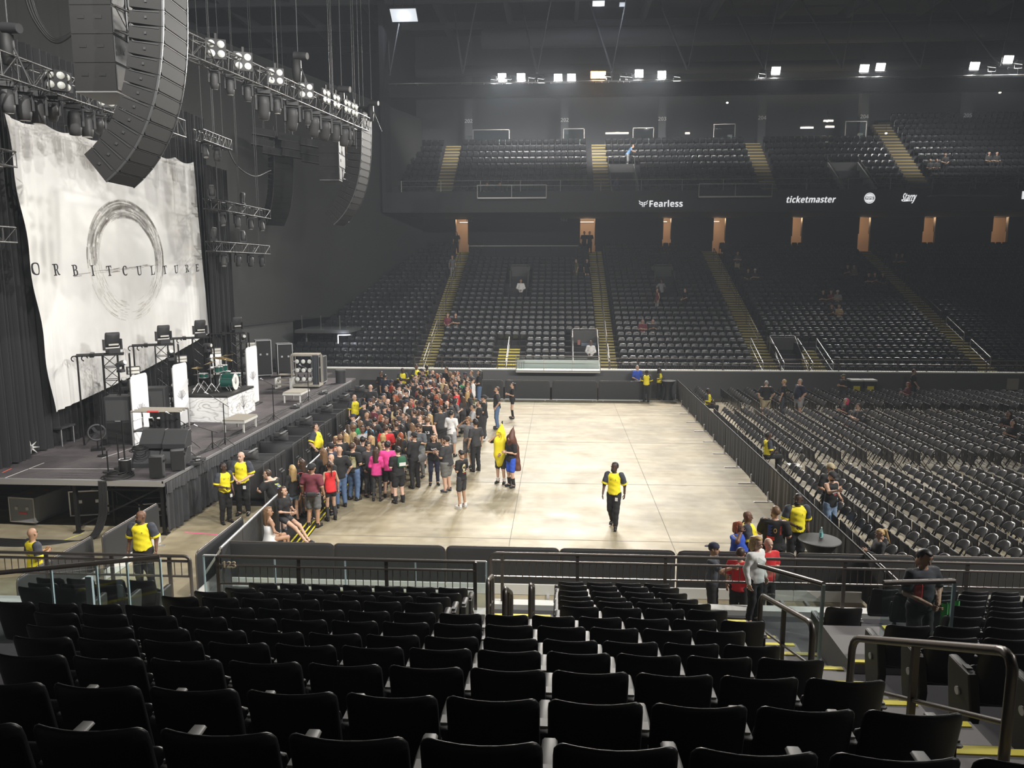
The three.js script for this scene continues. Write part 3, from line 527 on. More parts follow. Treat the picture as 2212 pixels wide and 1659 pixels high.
for (let i = 1; i <= 12; i++) for (let k = 0; k < 9; k++) {
  const x = 3.42 + SP * (k + 0.5); if (x > 0.66 * -NZ(i) + 0.3) break;
  if (i >= 8 && x < 5.35 && !(i === 8 && k === 0)) continue;
  if (i === 7 && k < 2) continue;
  putSeat(k === 0 ? 'L' : '', x, i, `black plastic tip-up seat past the brown handrails, ${ord[12 - i]} row behind the railing`, 'right seat block past the handrails, ' + ord[12 - i] + ' row');
}
for (let i = 7; i <= 10; i++) for (let k = 0; k < 4; k++) { const x = -6.3 - SP * (k + 0.5); if (x < -0.75 * -NZ(i)) break; putSeat(k === 0 ? 'R' : '', x, i, `black plastic tip-up seat behind the glass panes, ${ord[10 - i]} row from the railing`, 'left seat block behind the glass, ' + ord[10 - i] + ' row'); }
// front railings
function frontRail(label, x0, x1, z, yb, yt, ym, yk, posts, capEnds) {
  const t = thing('front_railing', label, 'railing', [x0, 0, z]), w = x1 - x0;
  const top = capEnds[0] ? bentPipe([[0, yb, 0], [0, yt, 0], [w, yt, 0]], 0.03, 8, 0.12) : capEnds[1] ? bentPipe([[0, yt, 0], [w, yt, 0], [w, yb, 0]], 0.03, 8, 0.12) : rod([0, yt, 0], [w, yt, 0], 0.03, 0.03, 8);
  obj('top_rail', top, M.rail, t); obj('mid_rail', rod([0, ym, 0], [w, ym, 0], 0.024, 0.024, 7), M.rail, t); obj('bottom_rail', beam([0, yk, 0], [w, yk, 0], 0.04, 0.03), M.rail, t);
  for (const p of posts) obj('post', boxG(0.06, yt - yb, 0.035, p * w, (yt + yb) / 2, 0), M.rail, t);
  for (let x = 0.1; x < w - 0.04; x += 0.125) obj('bar', rod([x, yk, 0], [x, ym, 0], 0.008, 0.008, 5), M.rail, t);
  return t;
}
{
  const za = -12.05, y = (v) => onZ(750, v, za).y;
  frontRail('brown steel railing with thin bars in front of the left seat block', onZ(470, 1210, za).x, onZ(1026, 1210, za).x, za, NF(10) + 0.1, y(1208), y(1227), y(1266), [0, 0.32, 0.66, 1], [0, 0]);
  const zb = -13.75, yb = (v) => onZ(1500, v, zb).y;
  frontRail('long brown steel railing in front of the right seat blocks', onZ(1060, 1200, zb).x, 9.6, zb, NF(12) + 0.1, yb(1204), yb(1221), yb(1255), [0.02, 0.15, 0.3, 0.45, 0.6, 0.8], [1, 0]);
  const zc = -12.6, yc = (v) => onZ(200, v, zc).y;
  frontRail('brown steel railing with rounded end left of the stairs', -10.2, onZ(410, 1200, zc).x, zc, yc(1285), yc(1197), yc(1208), yc(1240), [0.3, 0.62, 0.9], [0, 1]);
  const g = thing('glass_guard', 'clear glass guard with slim posts behind the left brown railing', 'glass barrier', [0, 0, -12.4]), gx = [440, 593, 745, 897, 1050].map((u) => onZ(u, 1206, -12.4).x), gy = onZ(700, 1205, -12.4).y;
  for (let k = 0; k < 4; k++) obj('pane', boxG(gx[k + 1] - gx[k] - 0.03, gy - 1.25, 0.012, (gx[k] + gx[k + 1]) / 2, (gy + 1.25) / 2, 0), M.glass, g);
  for (const x of gx) obj('post', boxG(0.025, gy - 1.25, 0.025, x, (gy + 1.25) / 2, 0), M.glassEdge, g);
  obj('cap', boxG(gx[4] - gx[0], 0.02, 0.03, (gx[0] + gx[4]) / 2, gy, 0), M.offwhite, g);
  const sg = obj('row_number', textG('123', 0.11, 0.01), mat([0.6, 0.5, 0.35], 0.6), g); sg.position.copy(onZ(495, 1226, -12.0)); sg.position.z += 12.4;
  // glass around the left aisle
  const h = thing('glass_guard', 'slanting glass guard with dark handrail at the left stairs', 'glass barrier', [0, 0, 0]);
  const A = onZ(-30, 1240, -8.9), B = onZ(345, 1203, -9.6), us = [0, 0.36, 0.62, 0.8, 1];
  obj('handrail', rod(A, B, 0.03, 0.03, 8), M.rail, h);
  for (let k = 0; k < 4; k++) { const p = A.clone().lerp(B, us[k]), q = A.clone().lerp(B, us[k + 1]); const pane = obj('pane', boxG(p.distanceTo(q) - 0.03, 0.85, 0.012), M.glass, h); pane.position.copy(p).lerp(q, 0.5); pane.position.y -= 0.5; pane.rotation.y = Math.atan2(-(q.z - p.z), q.x - p.x); obj('post', boxG(0.025, 0.95, 0.025), M.glassEdge, h).position.set(q.x, q.y - 0.5, q.z); }
  const sp = onZ(192, 1245, -8.6); obj('end_post', box2([sp.x - 0.04, NF(7), sp.z - 0.02], [sp.x + 0.04, sp.y, sp.z + 0.02]), M.glassEdge, h);
  // brown handrails
  const hr = (label, x, za2, zb2, ya, yb2, h1 = 0.95) => { const t = thing('stair_handrail', label, 'handrail', [x, 0, 0]); const P = [[0, ya, za2], [0, ya + h1, za2], [0, yb2 + h1, zb2], [0, yb2, zb2]]; obj('rail', bentPipe(P, 0.032, 9, 0.16), M.rail, t); const m = (k) => [0, ya + (yb2 - ya) * k + 0.5, za2 + (zb2 - za2) * k]; obj('mid_rail', rod(m(0), m(1), 0.018, 0.018, 6), M.rail, t); const c = [0, (ya + yb2) / 2 + h1, (za2 + zb2) / 2]; obj('post', boxG(0.045, h1, 0.045, 0, c[1] - h1 / 2, c[2]), M.rail, t); return t; };
  hr('brown bent handrail in the right stairs, the lower of the two', 2.62, -7.55, -9.5, NF(6), NF(8) + 0.05);
  hr('brown bent handrail in the right stairs, the upper of the two', 2.66, -4.35, -6.65, NF(2) + 0.1, NF(5));
  hr('steel handrail in the centre stairs, nearest the seats', -0.62, -8.9, -10.2, NF(7), NF(9));
  hr('steel handrail in the centre stairs, beside the railing end', -0.36, -10.5, -11.8, NF(9), NF(11)); hr('short steel handrail at the foot of the left seat block', -1.05, -11.3, -12.2, NF(10), NF(11));
  // glass and landing at the right stairs
  const r = thing('glass_guard', 'glass guard with pale posts at the right stairs', 'glass barrier', [0, 0, 0]);
  const C = onZ(1779, 1262, -8.3), D = onZ(2062, 1255, -8.6), E2 = onZ(1640, 1222, -9.6);
  for (const [p, q] of [[E2, C], [C.clone().lerp(D, 0.45), D]]) { const pane = obj('pane', boxG(p.distanceTo(q), 0.85, 0.012), M.glass, r); pane.position.copy(p).lerp(q, 0.5); pane.position.y -= 0.48; pane.rotation.y = Math.atan2(-(q.z - p.z), q.x - p.x); obj('cap_rail', rod(p, q, 0.03, 0.03, 8), M.rail, r); }
  for (const p of [C, D]) obj('post', boxG(0.035, 0.95, 0.03), M.glassEdge, r).position.set(p.x, p.y - 0.48, p.z);
  const l = thing('landing', 'grey raised landing with yellow edge beside the right stairs', 'platform', [3.75, 0, NZ(7) - 0.25]);
  obj('block', box2([-0.42, NF(7), -0.45], [0.35, NF(7) + 0.4, 0.5]), M.stepGrey, l); obj('edge', [box2([0.3, NF(7) + 0.4, -0.45], [0.38, NF(7) + 0.42, 0.5]), box2([-0.42, NF(7) + 0.4, 0.44], [0.38, NF(7) + 0.42, 0.5])], M.yellow, l);
}
// ---------- on the arena floor ----------
// floor markings and slab joints, thin inlays
{
  const strip = (name, m, a, b, w, y = 0.002) => { const g = beam([a[0], y, a[1]], [b[0], y, b[1]], w, 0.004); return struct(name, g, m); };
  const joint = mat([0.16, 0.15, 0.13], 0.9);
  for (const z of [-19.4, -24.8, -31, -37]) strip('floor_joint', joint, [-9, z], [30, z], 0.018);
  for (const x of [-1.2, 3.0]) strip('floor_joint', joint, [x, -16], [x, -42], 0.014);
  strip('floor_tape', mat([0.75, 0.12, 0.25], 0.6), [-10, onY(400, 1150).z], [onY(470, 1155).x, onY(470, 1155).z], 0.06); strip('floor_tape', mat([0.6, 0.58, 0.1], 0.6), [onY(130, 1170).x, onY(130, 1170).z], [onY(180, 1152).x, onY(180, 1152).z], 0.03);
  strip('floor_ledge_far', M.offwhite, [-4, -41.2], [6.4, -41.2], 0.25, 0.03);
}
// rounded black crowd panels (bike-rack covers)
function coverPanel(w, h, foot) {
  const t = new THREE.Group();
  obj('cover', panelG(w, h, { r: 0.14, rb: 0.02, t: 0.05, cols: [-1, -0.98, -0.9, -0.5, 0, 0.5, 0.9, 0.98, 1], rows: [0, 0.03, 0.5, 0.85, 0.93, 0.97, 1] }).translate(0, foot, 0), M.vinyl, t);
  const tr = []; const hw = w / 2, top = foot + h; tr.push(bentPipe([[-hw, foot, 0], [-hw, top, 0], [hw, top, 0], [hw, foot, 0]], 0.016, 6, 0.14)); obj('edge_trim', tr, M.rail, t);
  obj('kick_plate', boxG(w, foot - 0.02, 0.04, 0, foot / 2, 0), M.offwhite, t); for (const fx of [-hw * 0.8, hw * 0.8]) obj('foot', boxG(0.06, 0.03, 0.5, fx, 0.015, 0), M.alu, t);
  return t;
}
const coverA = coverPanel(2.46, 0.82, 0.25), coverFar = coverPanel(2.42, 1.0, 0.07);
let coverUsed = 0;
function putCover(proto, x, z, turn, label, group) {
  const r = proto.clone(); r.name = numbered('crowd_panel'); scene.add(r); r.position.set(x, 0, z); r.rotation.y = turn; tag(r, label, 'barrier', group); return r;
}
[485, 717, 960, 1205, 1460, 1715, 1975].forEach((u, i, a) => { if (i < a.length) { const x0 = onZ(u, 1190, -15.9).x + (i === 0 ? 0 : 0.02); putCover(coverA, x0 + 1.25, -15.9, 0, ['rounded black crowd panel beside the sitting women', 'creased rounded black crowd panel behind the left railing', 'rounded black crowd panel behind the stair handrails'][i] ?? 'rounded black crowd panel behind the long right railing', i > 2 ? 'black panels behind the long right railing' : undefined); } });
[990, 1090, 1192, 1292].forEach((u, i) => putCover(coverFar, onZ(u, 830, -41.3).x + 1.24, -41.3, 0, 'rounded black crowd panel standing before the far floor wall', 'black panels before the far floor wall'));
putCover(coverA, -7.62, -16.4, Math.PI / 2, 'black crowd panel set end-on beside the barricade step plate');
putCover(coverA, -10.25, -17.35, Math.PI / 2, 'tall rounded black panel running toward the stage corner'); putCover(coverA, -10.45, -14.85, Math.PI / 2, 'rounded black panel running from the railing toward the stage');
for (let k = 0; k < 2; k++) putCover(coverFar, -9.6 + k * 2.46, -40.9, -0.12, 'rounded black panel closing the far end of the crowd area', 'panels at the far end of the crowd');
// stage barricade with step plates
{
  const P1 = V(-7.18, 0, -15.4), P0 = V(-8.35, 0, -36.8), L = P0.distanceTo(P1), n = 17, turn = Math.atan2(P1.x - P0.x, P1.z - P0.z);
  const sh = new THREE.Group(), w = L / n;
  obj('front_plate', box2([0, 0.03, 0.01], [0.03, 1.08, w - 0.01]), M.vinyl, sh); obj('top_tube', rod([0, 1.1, 0], [0, 1.1, w], 0.03, 0.03, 8), M.alu, sh);
  obj('step_plate', box2([0.03, 0.0, 0.01], [0.85, 0.035, w - 0.01]), mat([0.025, 0.025, 0.025], 0.55, 0.3), sh);
  for (const x of [0.52, 0.68, 0.82]) obj('yellow_stripe', boxG(0.045, 0.004, w - 0.02, x, 0.039, w / 2), M.yellow, sh);
  obj('brace', [beam([-0.02, 1.05, 0.1], [-0.7, 0.05, 0.1], 0.05), beam([-0.02, 1.05, w - 0.1], [-0.7, 0.05, w - 0.1], 0.05), box2([-0.75, 0, 0], [0, 0.03, w])], M.alu, sh);
  for (let k = 0; k < n; k++) { const r = sh.clone(); r.name = numbered('barricade_section'); scene.add(r); r.position.copy(P0).lerp(P1, k / n); r.rotation.y = turn; tag(r, 'black stage barricade section with yellow striped step plate', 'barricade', 'stage barricade sections'); }
}
// black cloth covered barricade along the right of the standing area
{
  const clothM = new THREE.MeshStandardMaterial({ color: new THREE.Color(0.022, 0.022, 0.021), roughness: 0.85, side: THREE.DoubleSide }), W = 2.08;
  for (let k = 0; k < 13; k++) {
    const z = -41.9 + k * W, t = thing('cloth_barrier', k === 9 ? 'faded brown-black cloth covered barrier beside the chairs' : 'black cloth covered barrier section beside the chair rows', 'barrier', [6.5, 0, z + W / 2], 0, k === 9 ? undefined : 'cloth covered barriers along the chairs');
    const c = obj('cover_cloth', cloth(W - 0.03, 0.98, 5 + (k % 3), k === 9 ? 0.022 : 0.01, { nx: 40, ny: 5, seed: k, hem: 0.015 }), k === 9 ? mat([0.07, 0.063, 0.05], 0.9, 0, { side: THREE.DoubleSide }) : clothM, t); c.rotation.y = -Math.PI / 2; c.position.set(-0.03, 0.6, 0);
    const c2 = obj('cover_cloth', cloth(W - 0.03, 0.98, 6, 0.01, { nx: 40, ny: 3, seed: k + 9 }), clothM, t); c2.rotation.y = Math.PI / 2; c2.position.set(0.03, 0.6, 0);
    obj('frame', [rod([0, 1.1, -W / 2], [0, 1.1, W / 2], 0.018, 0.018, 6), rod([0, 0.05, -W / 2 + 0.03], [0, 1.1, -W / 2 + 0.03], 0.02, 0.02, 6), rod([0, 0.05, W / 2 - 0.03], [0, 1.1, W / 2 - 0.03], 0.02, 0.02, 6), rod([0, 0.1, -W / 2], [0, 0.1, W / 2], 0.015, 0.015, 6)], M.dark, t);
    obj('foot', boxG(0.75, 0.025, 0.07, -0.12, 0.0125, -W / 2 + 0.12), M.alu, t); obj('upright', boxG(0.04, 0.3, 0.05, -0.06, 0.16, -W / 2 + 0.06), M.alu, t);
  }
  const e = thing('cloth_barrier', 'black cloth barrier end with rounded corner by the tall table', 'barrier', [6.55, 0, -15.05]);
  const c = obj('cover_cloth', panelG(1.9, 1.05, { r: 0.15, t: 0.04 }), M.blackCloth, e); c.rotation.y = Math.PI / 2; c.position.y = 0.05; obj('edge_trim', bentPipe([[0, 0.03, -0.95], [0, 1.12, -0.95], [0, 1.12, 0.95], [0, 0.03, 0.95]], 0.016, 6, 0.14), M.rail, e);
}
// folding chairs, facing the stage (-x), seats sprung up
function foldChair() {
  const t = thing('folding_chair', 'black folding chair', 'chair');
  const back = panelG(0.45, 0.22, { r: 0.16, rb: 0.03, t: 0.03, bow: -0.08, lean: 0.1, cols: [-1, -0.9, -0.5, 0, 0.5, 0.9, 1], rows: [0, 0.08, 0.4, 0.7, 0.88, 0.97, 1] });
  back.rotateY(Math.PI / 2).translate(0.2, 0.6, 0); // front faces -x
  obj('backrest', back, M.chairBack, t);
  const seat = panelG(0.445, 0.45, { r: 0.04, rb: 0.05, t: 0.035, cols: [-1, -0.9, 0, 0.9, 1], rows: [0, 0.06, 0.5, 0.94, 1] }).rotateY(Math.PI / 2).rotateZ(0.06).translate(-0.2, 0.3, 0);
  const s = obj('seat', seat, M.black, t); obj('disc', cyl(0.06, 0.006, 0, 0, 0, 12).rotateZ(Math.PI / 2 + 0.06).translate(-0.24, 0.54, 0), M.darkGrey, s);
  for (const z of [-0.22, 0.22]) { obj('back_leg', rod([0.25, 0.8, z], [-0.17, 0, z], 0.014, 0.014, 5), M.chairFrame, t); obj('front_leg', rod([-0.13, 0.45, z * 0.9], [0.25, 0, z * 0.9], 0.013, 0.013, 5), M.chairFrame, t); }
  for (const [bx, by] of [[-0.12, 0.08], [0.2, 0.08], [-0.13, 0.44]]) obj('brace', rod([bx, by, -0.21], [bx, by, 0.21], 0.01, 0.01, 4), M.chairFrame, t);
  return t;
}
const CHAIRS = [];
{
  const put = (x, z0, z1, b, row) => { for (let z = z0; z > z1; z -= 0.47) if (x < -z * 0.62 + 0.3) CHAIRS.push([x + rr(-0.015, 0.015), z, b, row]); };
  for (let k = 0; k < 20; k++) {
    const x = 7.4 + 0.9 * k; put(x, -16.7, -24.9, 2, k); put(x, -27.0, -35.3, 1, k);
  }
  put(7.25, -37.1, -41.4, 0, 0); for (let k = 0; k < 20; k++) put(8.95 + 0.88 * k, -36.9, -41.4, 0, k + 1);
}
const chairAt = (u, v, h = 0.8) => { const p = onY(u, v, h); let best = CHAIRS[0]; for (const c of CHAIRS) if ((c[0] - p.x) ** 2 + (c[1] - p.z) ** 2 < (best[0] - p.x) ** 2 + (best[1] - p.z) ** 2) best = c; return best; };
{
  CHAIRS.forEach((c) => { c.d = Math.hypot(c[0], c[1], 6); }); const sorted = [...CHAIRS].sort((a, b) => a.d - b.d), near = sorted.slice(0, 300), rest = sorted.slice(300);
  const p0 = foldChair(); let first = true;
  const where = ['far block', 'middle block', 'front block'];
  for (const [x, z, b, row] of near) {
    const lab = `black folding chair in the ${where[b]}, ${ORD[row]} row from the cloth barrier`, grp = `floor chairs, ${where[b]}, ${ORD[row]} row`;
    if (first) { first = false; p0.position.set(x, 0, z); tag(p0, lab, 'chair', grp); } else dup(p0, [x, 0, z], rr(-0.03, 0.03), lab, grp);
  }
  const parts = { a: [], b: [], c: [] }; p0.traverse((o) => { if (o.isMesh) (o.material === M.chairBack ? parts.a : o.material === M.black ? parts.b : parts.c).push(o.geometry); });
  // one mass of the remaining chairs; colours by vertex groups
  const whole = mergeGeometries([...parts.a.map((g) => [g, 0.065]), ...parts.b.map((g) => [g, 0.012]), ...parts.c.map((g) => [g, 0.02])].map(([g, c]) => { const q = (g.index ? g : mergeVertices(g)).clone(); q.setAttribute('color', new THREE.Float32BufferAttribute(new Float32Array(q.attributes.position.count * 3).fill(c), 3)); return q; }));
  const im = shade(new THREE.InstancedMesh(whole, new THREE.MeshStandardMaterial({ vertexColors: true, roughness: 0.36 }), rest.length)), m4 = new THREE.Matrix4();
  rest.forEach(([x, z], i) => im.setMatrixAt(i, m4.makeRotationY(rr(-0.03, 0.03)).setPosition(x, 0, z)));
  im.name = 'folding_chair_rows'; tag(im, 'dense rows of black folding chairs farther back on the floor', 'chairs', null, 'stuff'); scene.add(im);
  const pd = onY(1718, 1005, 0.45), one = thing('folding_chair', 'black folding chair with its pale seat folded down in the cross aisle', 'chair', [pd.x, 0, pd.z]);
  obj('backrest', panelG(0.44, 0.27, { r: 0.17, t: 0.03, bow: -0.05, lean: 0.06 }).rotateY(Math.PI / 2).translate(0.2, 0.56, 0), M.chairBack, one); obj('seat', boxG(0.4, 0.035, 0.42, -0.03, 0.45, 0), M.offwhite, one);
  for (const z of [-0.22, 0.22]) { obj('back_leg', rod([0.25, 0.8, z], [-0.17, 0, z], 0.014, 0.014, 5), M.chairFrame, one); obj('front_leg', rod([-0.13, 0.45, z * 0.9], [0.25, 0, z * 0.9], 0.013, 0.013, 5), M.chairFrame, one); }
}
// tall tables with stretch covers
function tallTable(x, z, label, r = 0.46) {
  const t = thing('tall_table', label, 'table', [x, 0, z]);
  obj('table_top', lathe([[0, 1.09], [r - 0.02, 1.09], [r, 1.075], [r - 0.01, 1.05], [0, 1.05]], 28), M.dark, t);
  obj('stretch_cover', lathe([[r - 0.01, 1.07], [r * 0.78, 0.98], [r * 0.52, 0.78], [r * 0.42, 0.55], [r * 0.5, 0.25], [r * 0.72, 0.02], [r * 0.7, 0.0]], 28), mat([0.02, 0.02, 0.022], 0.55, 0, { side: THREE.DoubleSide }), t);
  return t;
}
tallTable(5.84, -16.75, 'tall round table in black stretch cover holding a water bottle'); tallTable(6.0, -41.6, 'tall black covered table beside the end of the cloth barrier', 0.4); tallTable(4.55, -41.6, 'tall black covered table by the two far security staff', 0.4);
{
  const b = thing('water_bottle', 'teal labelled water bottle on the tall black table', 'bottle', [5.9, 1.09, -16.85]); obj('bottle_body', lathe([[0, 0], [0.036, 0], [0.038, 0.14], [0.03, 0.18], [0.014, 0.21], [0.014, 0.23]], 12), new THREE.MeshPhysicalMaterial({ color: 0xdff4f4, roughness: 0.05, transmission: 0.9, thickness: 0.02 }), b); obj('bottle_label', cyl(0.039, 0.1, 0, 0.075, 0, 12), mat([0.2, 0.62, 0.62], 0.5), b); obj('cap', cyl(0.016, 0.02, 0, 0.235, 0, 8), M.white, b);
  for (const [i, x] of [1842, 1872].entries()) { const p = onZ(x + 8, 845, -41.4), t = thing('waste_bin', 'black recycling bin with yellow label by the far wall', 'bin', [p.x, 0, -41.7], 0, 'recycling bins by the far wall'); obj('bin_body', boxG(0.62, 1.15, 0.6, 0, 0.575, 0), M.dark, t); obj('lid', boxG(0.66, 0.08, 0.64, 0, 1.19, 0), mat([0.5, 0.5, 0.46], 0.6), t); obj('label_plate', boxG(0.34, 0.3, 0.01, 0, 0.75, 0.306), M.yellow, t); }
  const p = onZ(2190, 800, -42.28); const gp = obj('wall_panel', boxG(0.6, 0.6, 0.04, p.x, 0.95, -42.27), mat([0.35, 0.33, 0.28], 0.7)); tag(gp, 'pale square panel on the far floor wall', 'panel');
}
// ---------- stage ----------
const SX = -10.34, SZ0 = -19.1, SZ1 = -37.6, SY = 1.5;
const deckTex = dataTex(256, (u, v) => { const k = 205 + 70 * (fbm(u, v, 6, 5, 5) - 0.5) + 30 * (fbm(u, v, 50, 2, 8) - 0.5); return [k, k * 0.985, k * 0.985]; });
deckTex.repeat.set(0.4, 0.4);
{
  const t = thing('stage', 'black concert stage with pale metal edge and pleated skirt', 'stage', [SX, 0, SZ0]);
  const dm = [0.13, 0.115, 0.122].map((c) => c), mats = [0, 1, 2].map((k) => mat(dm.map((c) => c * (0.86 + 0.14 * k)), 0.62, 0, { map: deckTex }));
  const pg = uvBox(boxG(1.214, 0.08, 2.434));
  for (let i = 0; i < 5; i++) for (let j = 0; j < 8; j++) if (j * 2.44 + 1.22 < 18.6) obj('deck_panel', pg, mats[(i * 3 + j * 5) % 3], t).position.set(-0.61 - 1.22 * i, SY - 0.04, -1.22 - 2.44 * j + 0.5 * 0);
  obj('rear_deck', uvBox(box2([-14, SY - 0.08, -21.5], [-6.11, SY, 0])), mats[1], t); obj('side_deck', box2([-6.1, SY - 0.08, -21.5], [-1.8, SY, -19.55]), mats[0], t);
  obj('edge_beam', box2([-14, SY - 0.14, 0], [0.04, SY + 0.01, 0.09]), M.alu, t); obj('edge_beam', box2([0, SY - 0.05, -18.55], [0.05, SY + 0.015, 0.09]), M.alu, t);
  const sk = obj('skirt', cloth(18.5, 1.36, 70, 0.035, { nx: 420, ny: 5, taper: 0.5, hem: 0.03 }), mat([0.03, 0.031, 0.034], 0.95, 0, { side: THREE.DoubleSide }), t); sk.rotation.y = Math.PI / 2; sk.position.set(0.02, 0.75, -9.25);
  const va = obj('ruffle', cloth(18.5, 0.3, 110, 0.03, { nx: 660, ny: 3, taper: 0.8 }), mat([0.055, 0.056, 0.06], 0.9, 0, { side: THREE.DoubleSide }), t); va.rotation.y = Math.PI / 2; va.position.set(0.075, SY - 0.2, -9.25);
  for (const x of [-0.1, -2.5, -5, -7.5]) for (const z of [-0.1, -2.6]) obj('leg', [boxG(0.09, SY - 0.15, 0.09, x, (SY - 0.15) / 2, z), boxG(0.2, 0.03, 0.2, x, 0.015, z)], M.blackMetal, t);
  obj('brace', [beam([-2.5, 0.15, -0.1], [-0.1, 1.3, -0.1], 0.04), beam([-2.5, 1.0, -0.8], [-0.2, 1.0, -0.8], 0.05), beam([-2.5, 0.4, -1.2], [-0.2, 0.4, -1.2], 0.05), beam([-1.9, 0, -0.8], [-1.9, 1.0, -0.8], 0.05), beam([-1.9, 1.0, -0.8], [-0.6, 0.5, -0.5], 0.04)], M.blackMetal, t);
  obj('under_drape', box2([-14, 0.02, -3.6], [0, SY - 0.08, -3.5]), M.blackCloth, t);
  const tape = mat([0.5, 0.49, 0.47], 0.7), ln = (a, b, m = tape) => obj('floor_tape', beam([a.x - SX, SY + 0.003, a.z - SZ0], [b.x - SX, SY + 0.003, b.z - SZ0], 0.03, 0.004), m, t);
  ln(onY(10, 1033, SY), onY(95, 1000, SY)); ln(onY(60, 1013, SY), onY(290, 1013, SY)); ln(onY(220, 990, SY), onY(285, 968, SY)); ln(onY(5, 1021, SY), onY(25, 1012, SY), mat([0.8, 0.12, 0.06], 0.6));
}
// black drapes and printed backdrop
{
  const dr = mat([0.016, 0.016, 0.018], 0.95, 0, { side: THREE.DoubleSide });
  const hang = (label, x, z0, z1, y0, y1, pl, amp) => { const o = obj('stage_drape', cloth(z0 - z1, y1 - y0, pl, amp, { ny: 8, taper: 0.3, hem: 0.06 }), dr); o.rotation.y = Math.PI / 2; o.position.set(x, (y0 + y1) / 2, (z0 + z1) / 2); tag(o, label, 'curtain'); return o; };
  hang('wide black pleated drape hanging behind the white backdrop', -15.75, -20.0, -34.4, SY + 0.02, 13.6, 46, 0.09);
  hang('narrow black drape left of the white backdrop', -15.5, -19.5, -21.2, SY + 0.02, 13, 9, 0.1); hang('narrow black drape right of the white backdrop', -14.9, -32.6, -34.6, SY + 0.02, 11.4, 8, 0.09);
  const X0 = -15.3, TL = onX(10, 245, X0), TR = onX(418, 350, X0), BR = onX(452, 720, X0), BL = onX(120, 890, X0), nx = 150, ny = 40, pos = [], uv = [], idx = [];
  for (let j = 0; j <= ny; j++) for (let i = 0; i <= nx; i++) {
    const u = i / nx, v = j / ny, a = TL.clone().lerp(TR, u), b = BL.clone().lerp(BR, u), p = a.lerp(b, v);
    const low = Math.max(0, v - 0.4) / 0.6, edge = Math.max(0, 0.16 - u) / 0.16;
    p.y -= (v < 0.02 ? 0.14 * Math.sin(Math.PI * ((u * 7) % 1)) : 0) * 1; p.y += 0.12 * Math.sin(Math.PI * u) * v * -1;
    p.x += low * 0.022 * (Math.sin(u * 190 + Math.sin(u * 23) * 2) * (0.6 + 0.4 * Math.sin(u * 31))) + edge * 0.035 * Math.sin((u + v * 0.12) * 170) + 0.012 * Math.sin(u * 9 + v * 4) + 0.02 * Math.sin(v * 21 + u * 5) * 0.3;
    pos.push(p.x, p.y, p.z); uv.push(u, 1 - v);
    if (i < nx && j < ny) { const k = j * (nx + 1) + i; idx.push(k, k + nx + 1, k + 1, k + 1, k + nx + 1, k + nx + 2); }
  }
  const g = new THREE.BufferGeometry(); g.setAttribute('position', new THREE.Float32BufferAttribute(pos, 3)); g.setAttribute('uv', new THREE.Float32BufferAttribute(uv, 2)); g.setIndex(idx); g.computeVertexNormals();
  const uvOf = (u, v) => { const p = onX(u, v, X0); let f = 0.5, g2 = 0.5; for (let k = 0; k < 8; k++) { const zl = TL.z + (BL.z - TL.z) * g2, zr = TR.z + (BR.z - TR.z) * g2; f = (p.z - zl) / (zr - zl); const top = TL.y + (TR.y - TL.y) * f, bot = BL.y + (BR.y - BL.y) * f; g2 = (top - p.y) / (top - bot); } return [f, g2]; };
  const tex = canvasTex(1536, 1152, (c, W, H) => {
    c.fillStyle = '#dcdbd8'; c.fillRect(0, 0, W, H);
    const im = c.getImageData(0, 0, W, H), d = im.data;
    for (let y = 0; y < H; y++) for (let x = 0; x < W; x++) { const k = (y * W + x) * 4, n = fbm(x / W, y / H, 3, 5, 9), m = fbm(x / W, y / H, 16, 3, 30), s = 226 + 44 * (n - 0.5) + 14 * (m - 0.5); d[k] = s; d[k + 1] = s - 1; d[k + 2] = s - 3 - 10 * Math.max(0, n - 0.55); }
    c.putImageData(im, 0, 0);
    // brushed broken ring
    const [a0] = uvOf(190, 560), [a1] = uvOf(353, 560), b0 = uvOf(272, 432)[1], b1 = uvOf(272, 690)[1], cx = (a0 + a1) / 2 * W, cy = (b0 + b1) / 2 * H, rx = (a1 - a0) / 2 * W * 0.92, ry = (b1 - b0) / 2 * H * 0.92;
    for (let k = 0; k < 900; k++) {
      const th = rnd() * 2 * Math.PI, q = Math.sin(th), upper = q < 0.05, lowGap = Math.abs(th - Math.PI / 2) < 0.12, len = rr(0.08, upper ? 0.5 : 0.25), rad = 1 + rr(-0.22, 0.1) * (upper ? 1 : 1.1);
      if (lowGap || (!upper && rnd() < 0.35) || Math.abs(th - 1.5 * Math.PI) < 0.06) continue;
      c.strokeStyle = `rgba(${upper ? 62 : 84},${upper ? 58 : 76},${upper ? 52 : 62},${rr(0.04, upper ? 0.3 : 0.22)})`; c.lineWidth = rr(1, upper ? 13 : 6); c.beginPath(); c.ellipse(cx, cy, rx * rad, ry * rad, 0, th, th + len); c.stroke();
    }
    c.strokeStyle = 'rgba(60,55,50,0.5)'; for (let k = 0; k < 30; k++) { const y = uvOf(260, 578)[1] * H + rr(-7, 9), x = cx + rr(-1.5, 1.1) * rx; c.lineWidth = rr(0.8, 3); c.beginPath(); c.moveTo(x, y); c.lineTo(x + rr(20, 150), y + rr(-3, 3)); c.stroke(); }
    // lettering
    const A = uvOf(77, 581), B = uvOf(427, 578), word = 'ORBITCULTURE', hgt = (uvOf(77, 597)[1] - uvOf(77, 567)[1]) * H;
    c.fillStyle = '#15151c'; c.textAlign = 'center'; c.textBaseline = 'middle'; c.font = 'bold ' + Math.round(hgt * 1.28) + 'px serif';
    [...word].forEach((ch, i) => { const f = i / (word.length - 1); c.fillText(ch, (A[0] + (B[0] - A[0]) * f) * W, (A[1] + (B[1] - A[1]) * f) * H); });
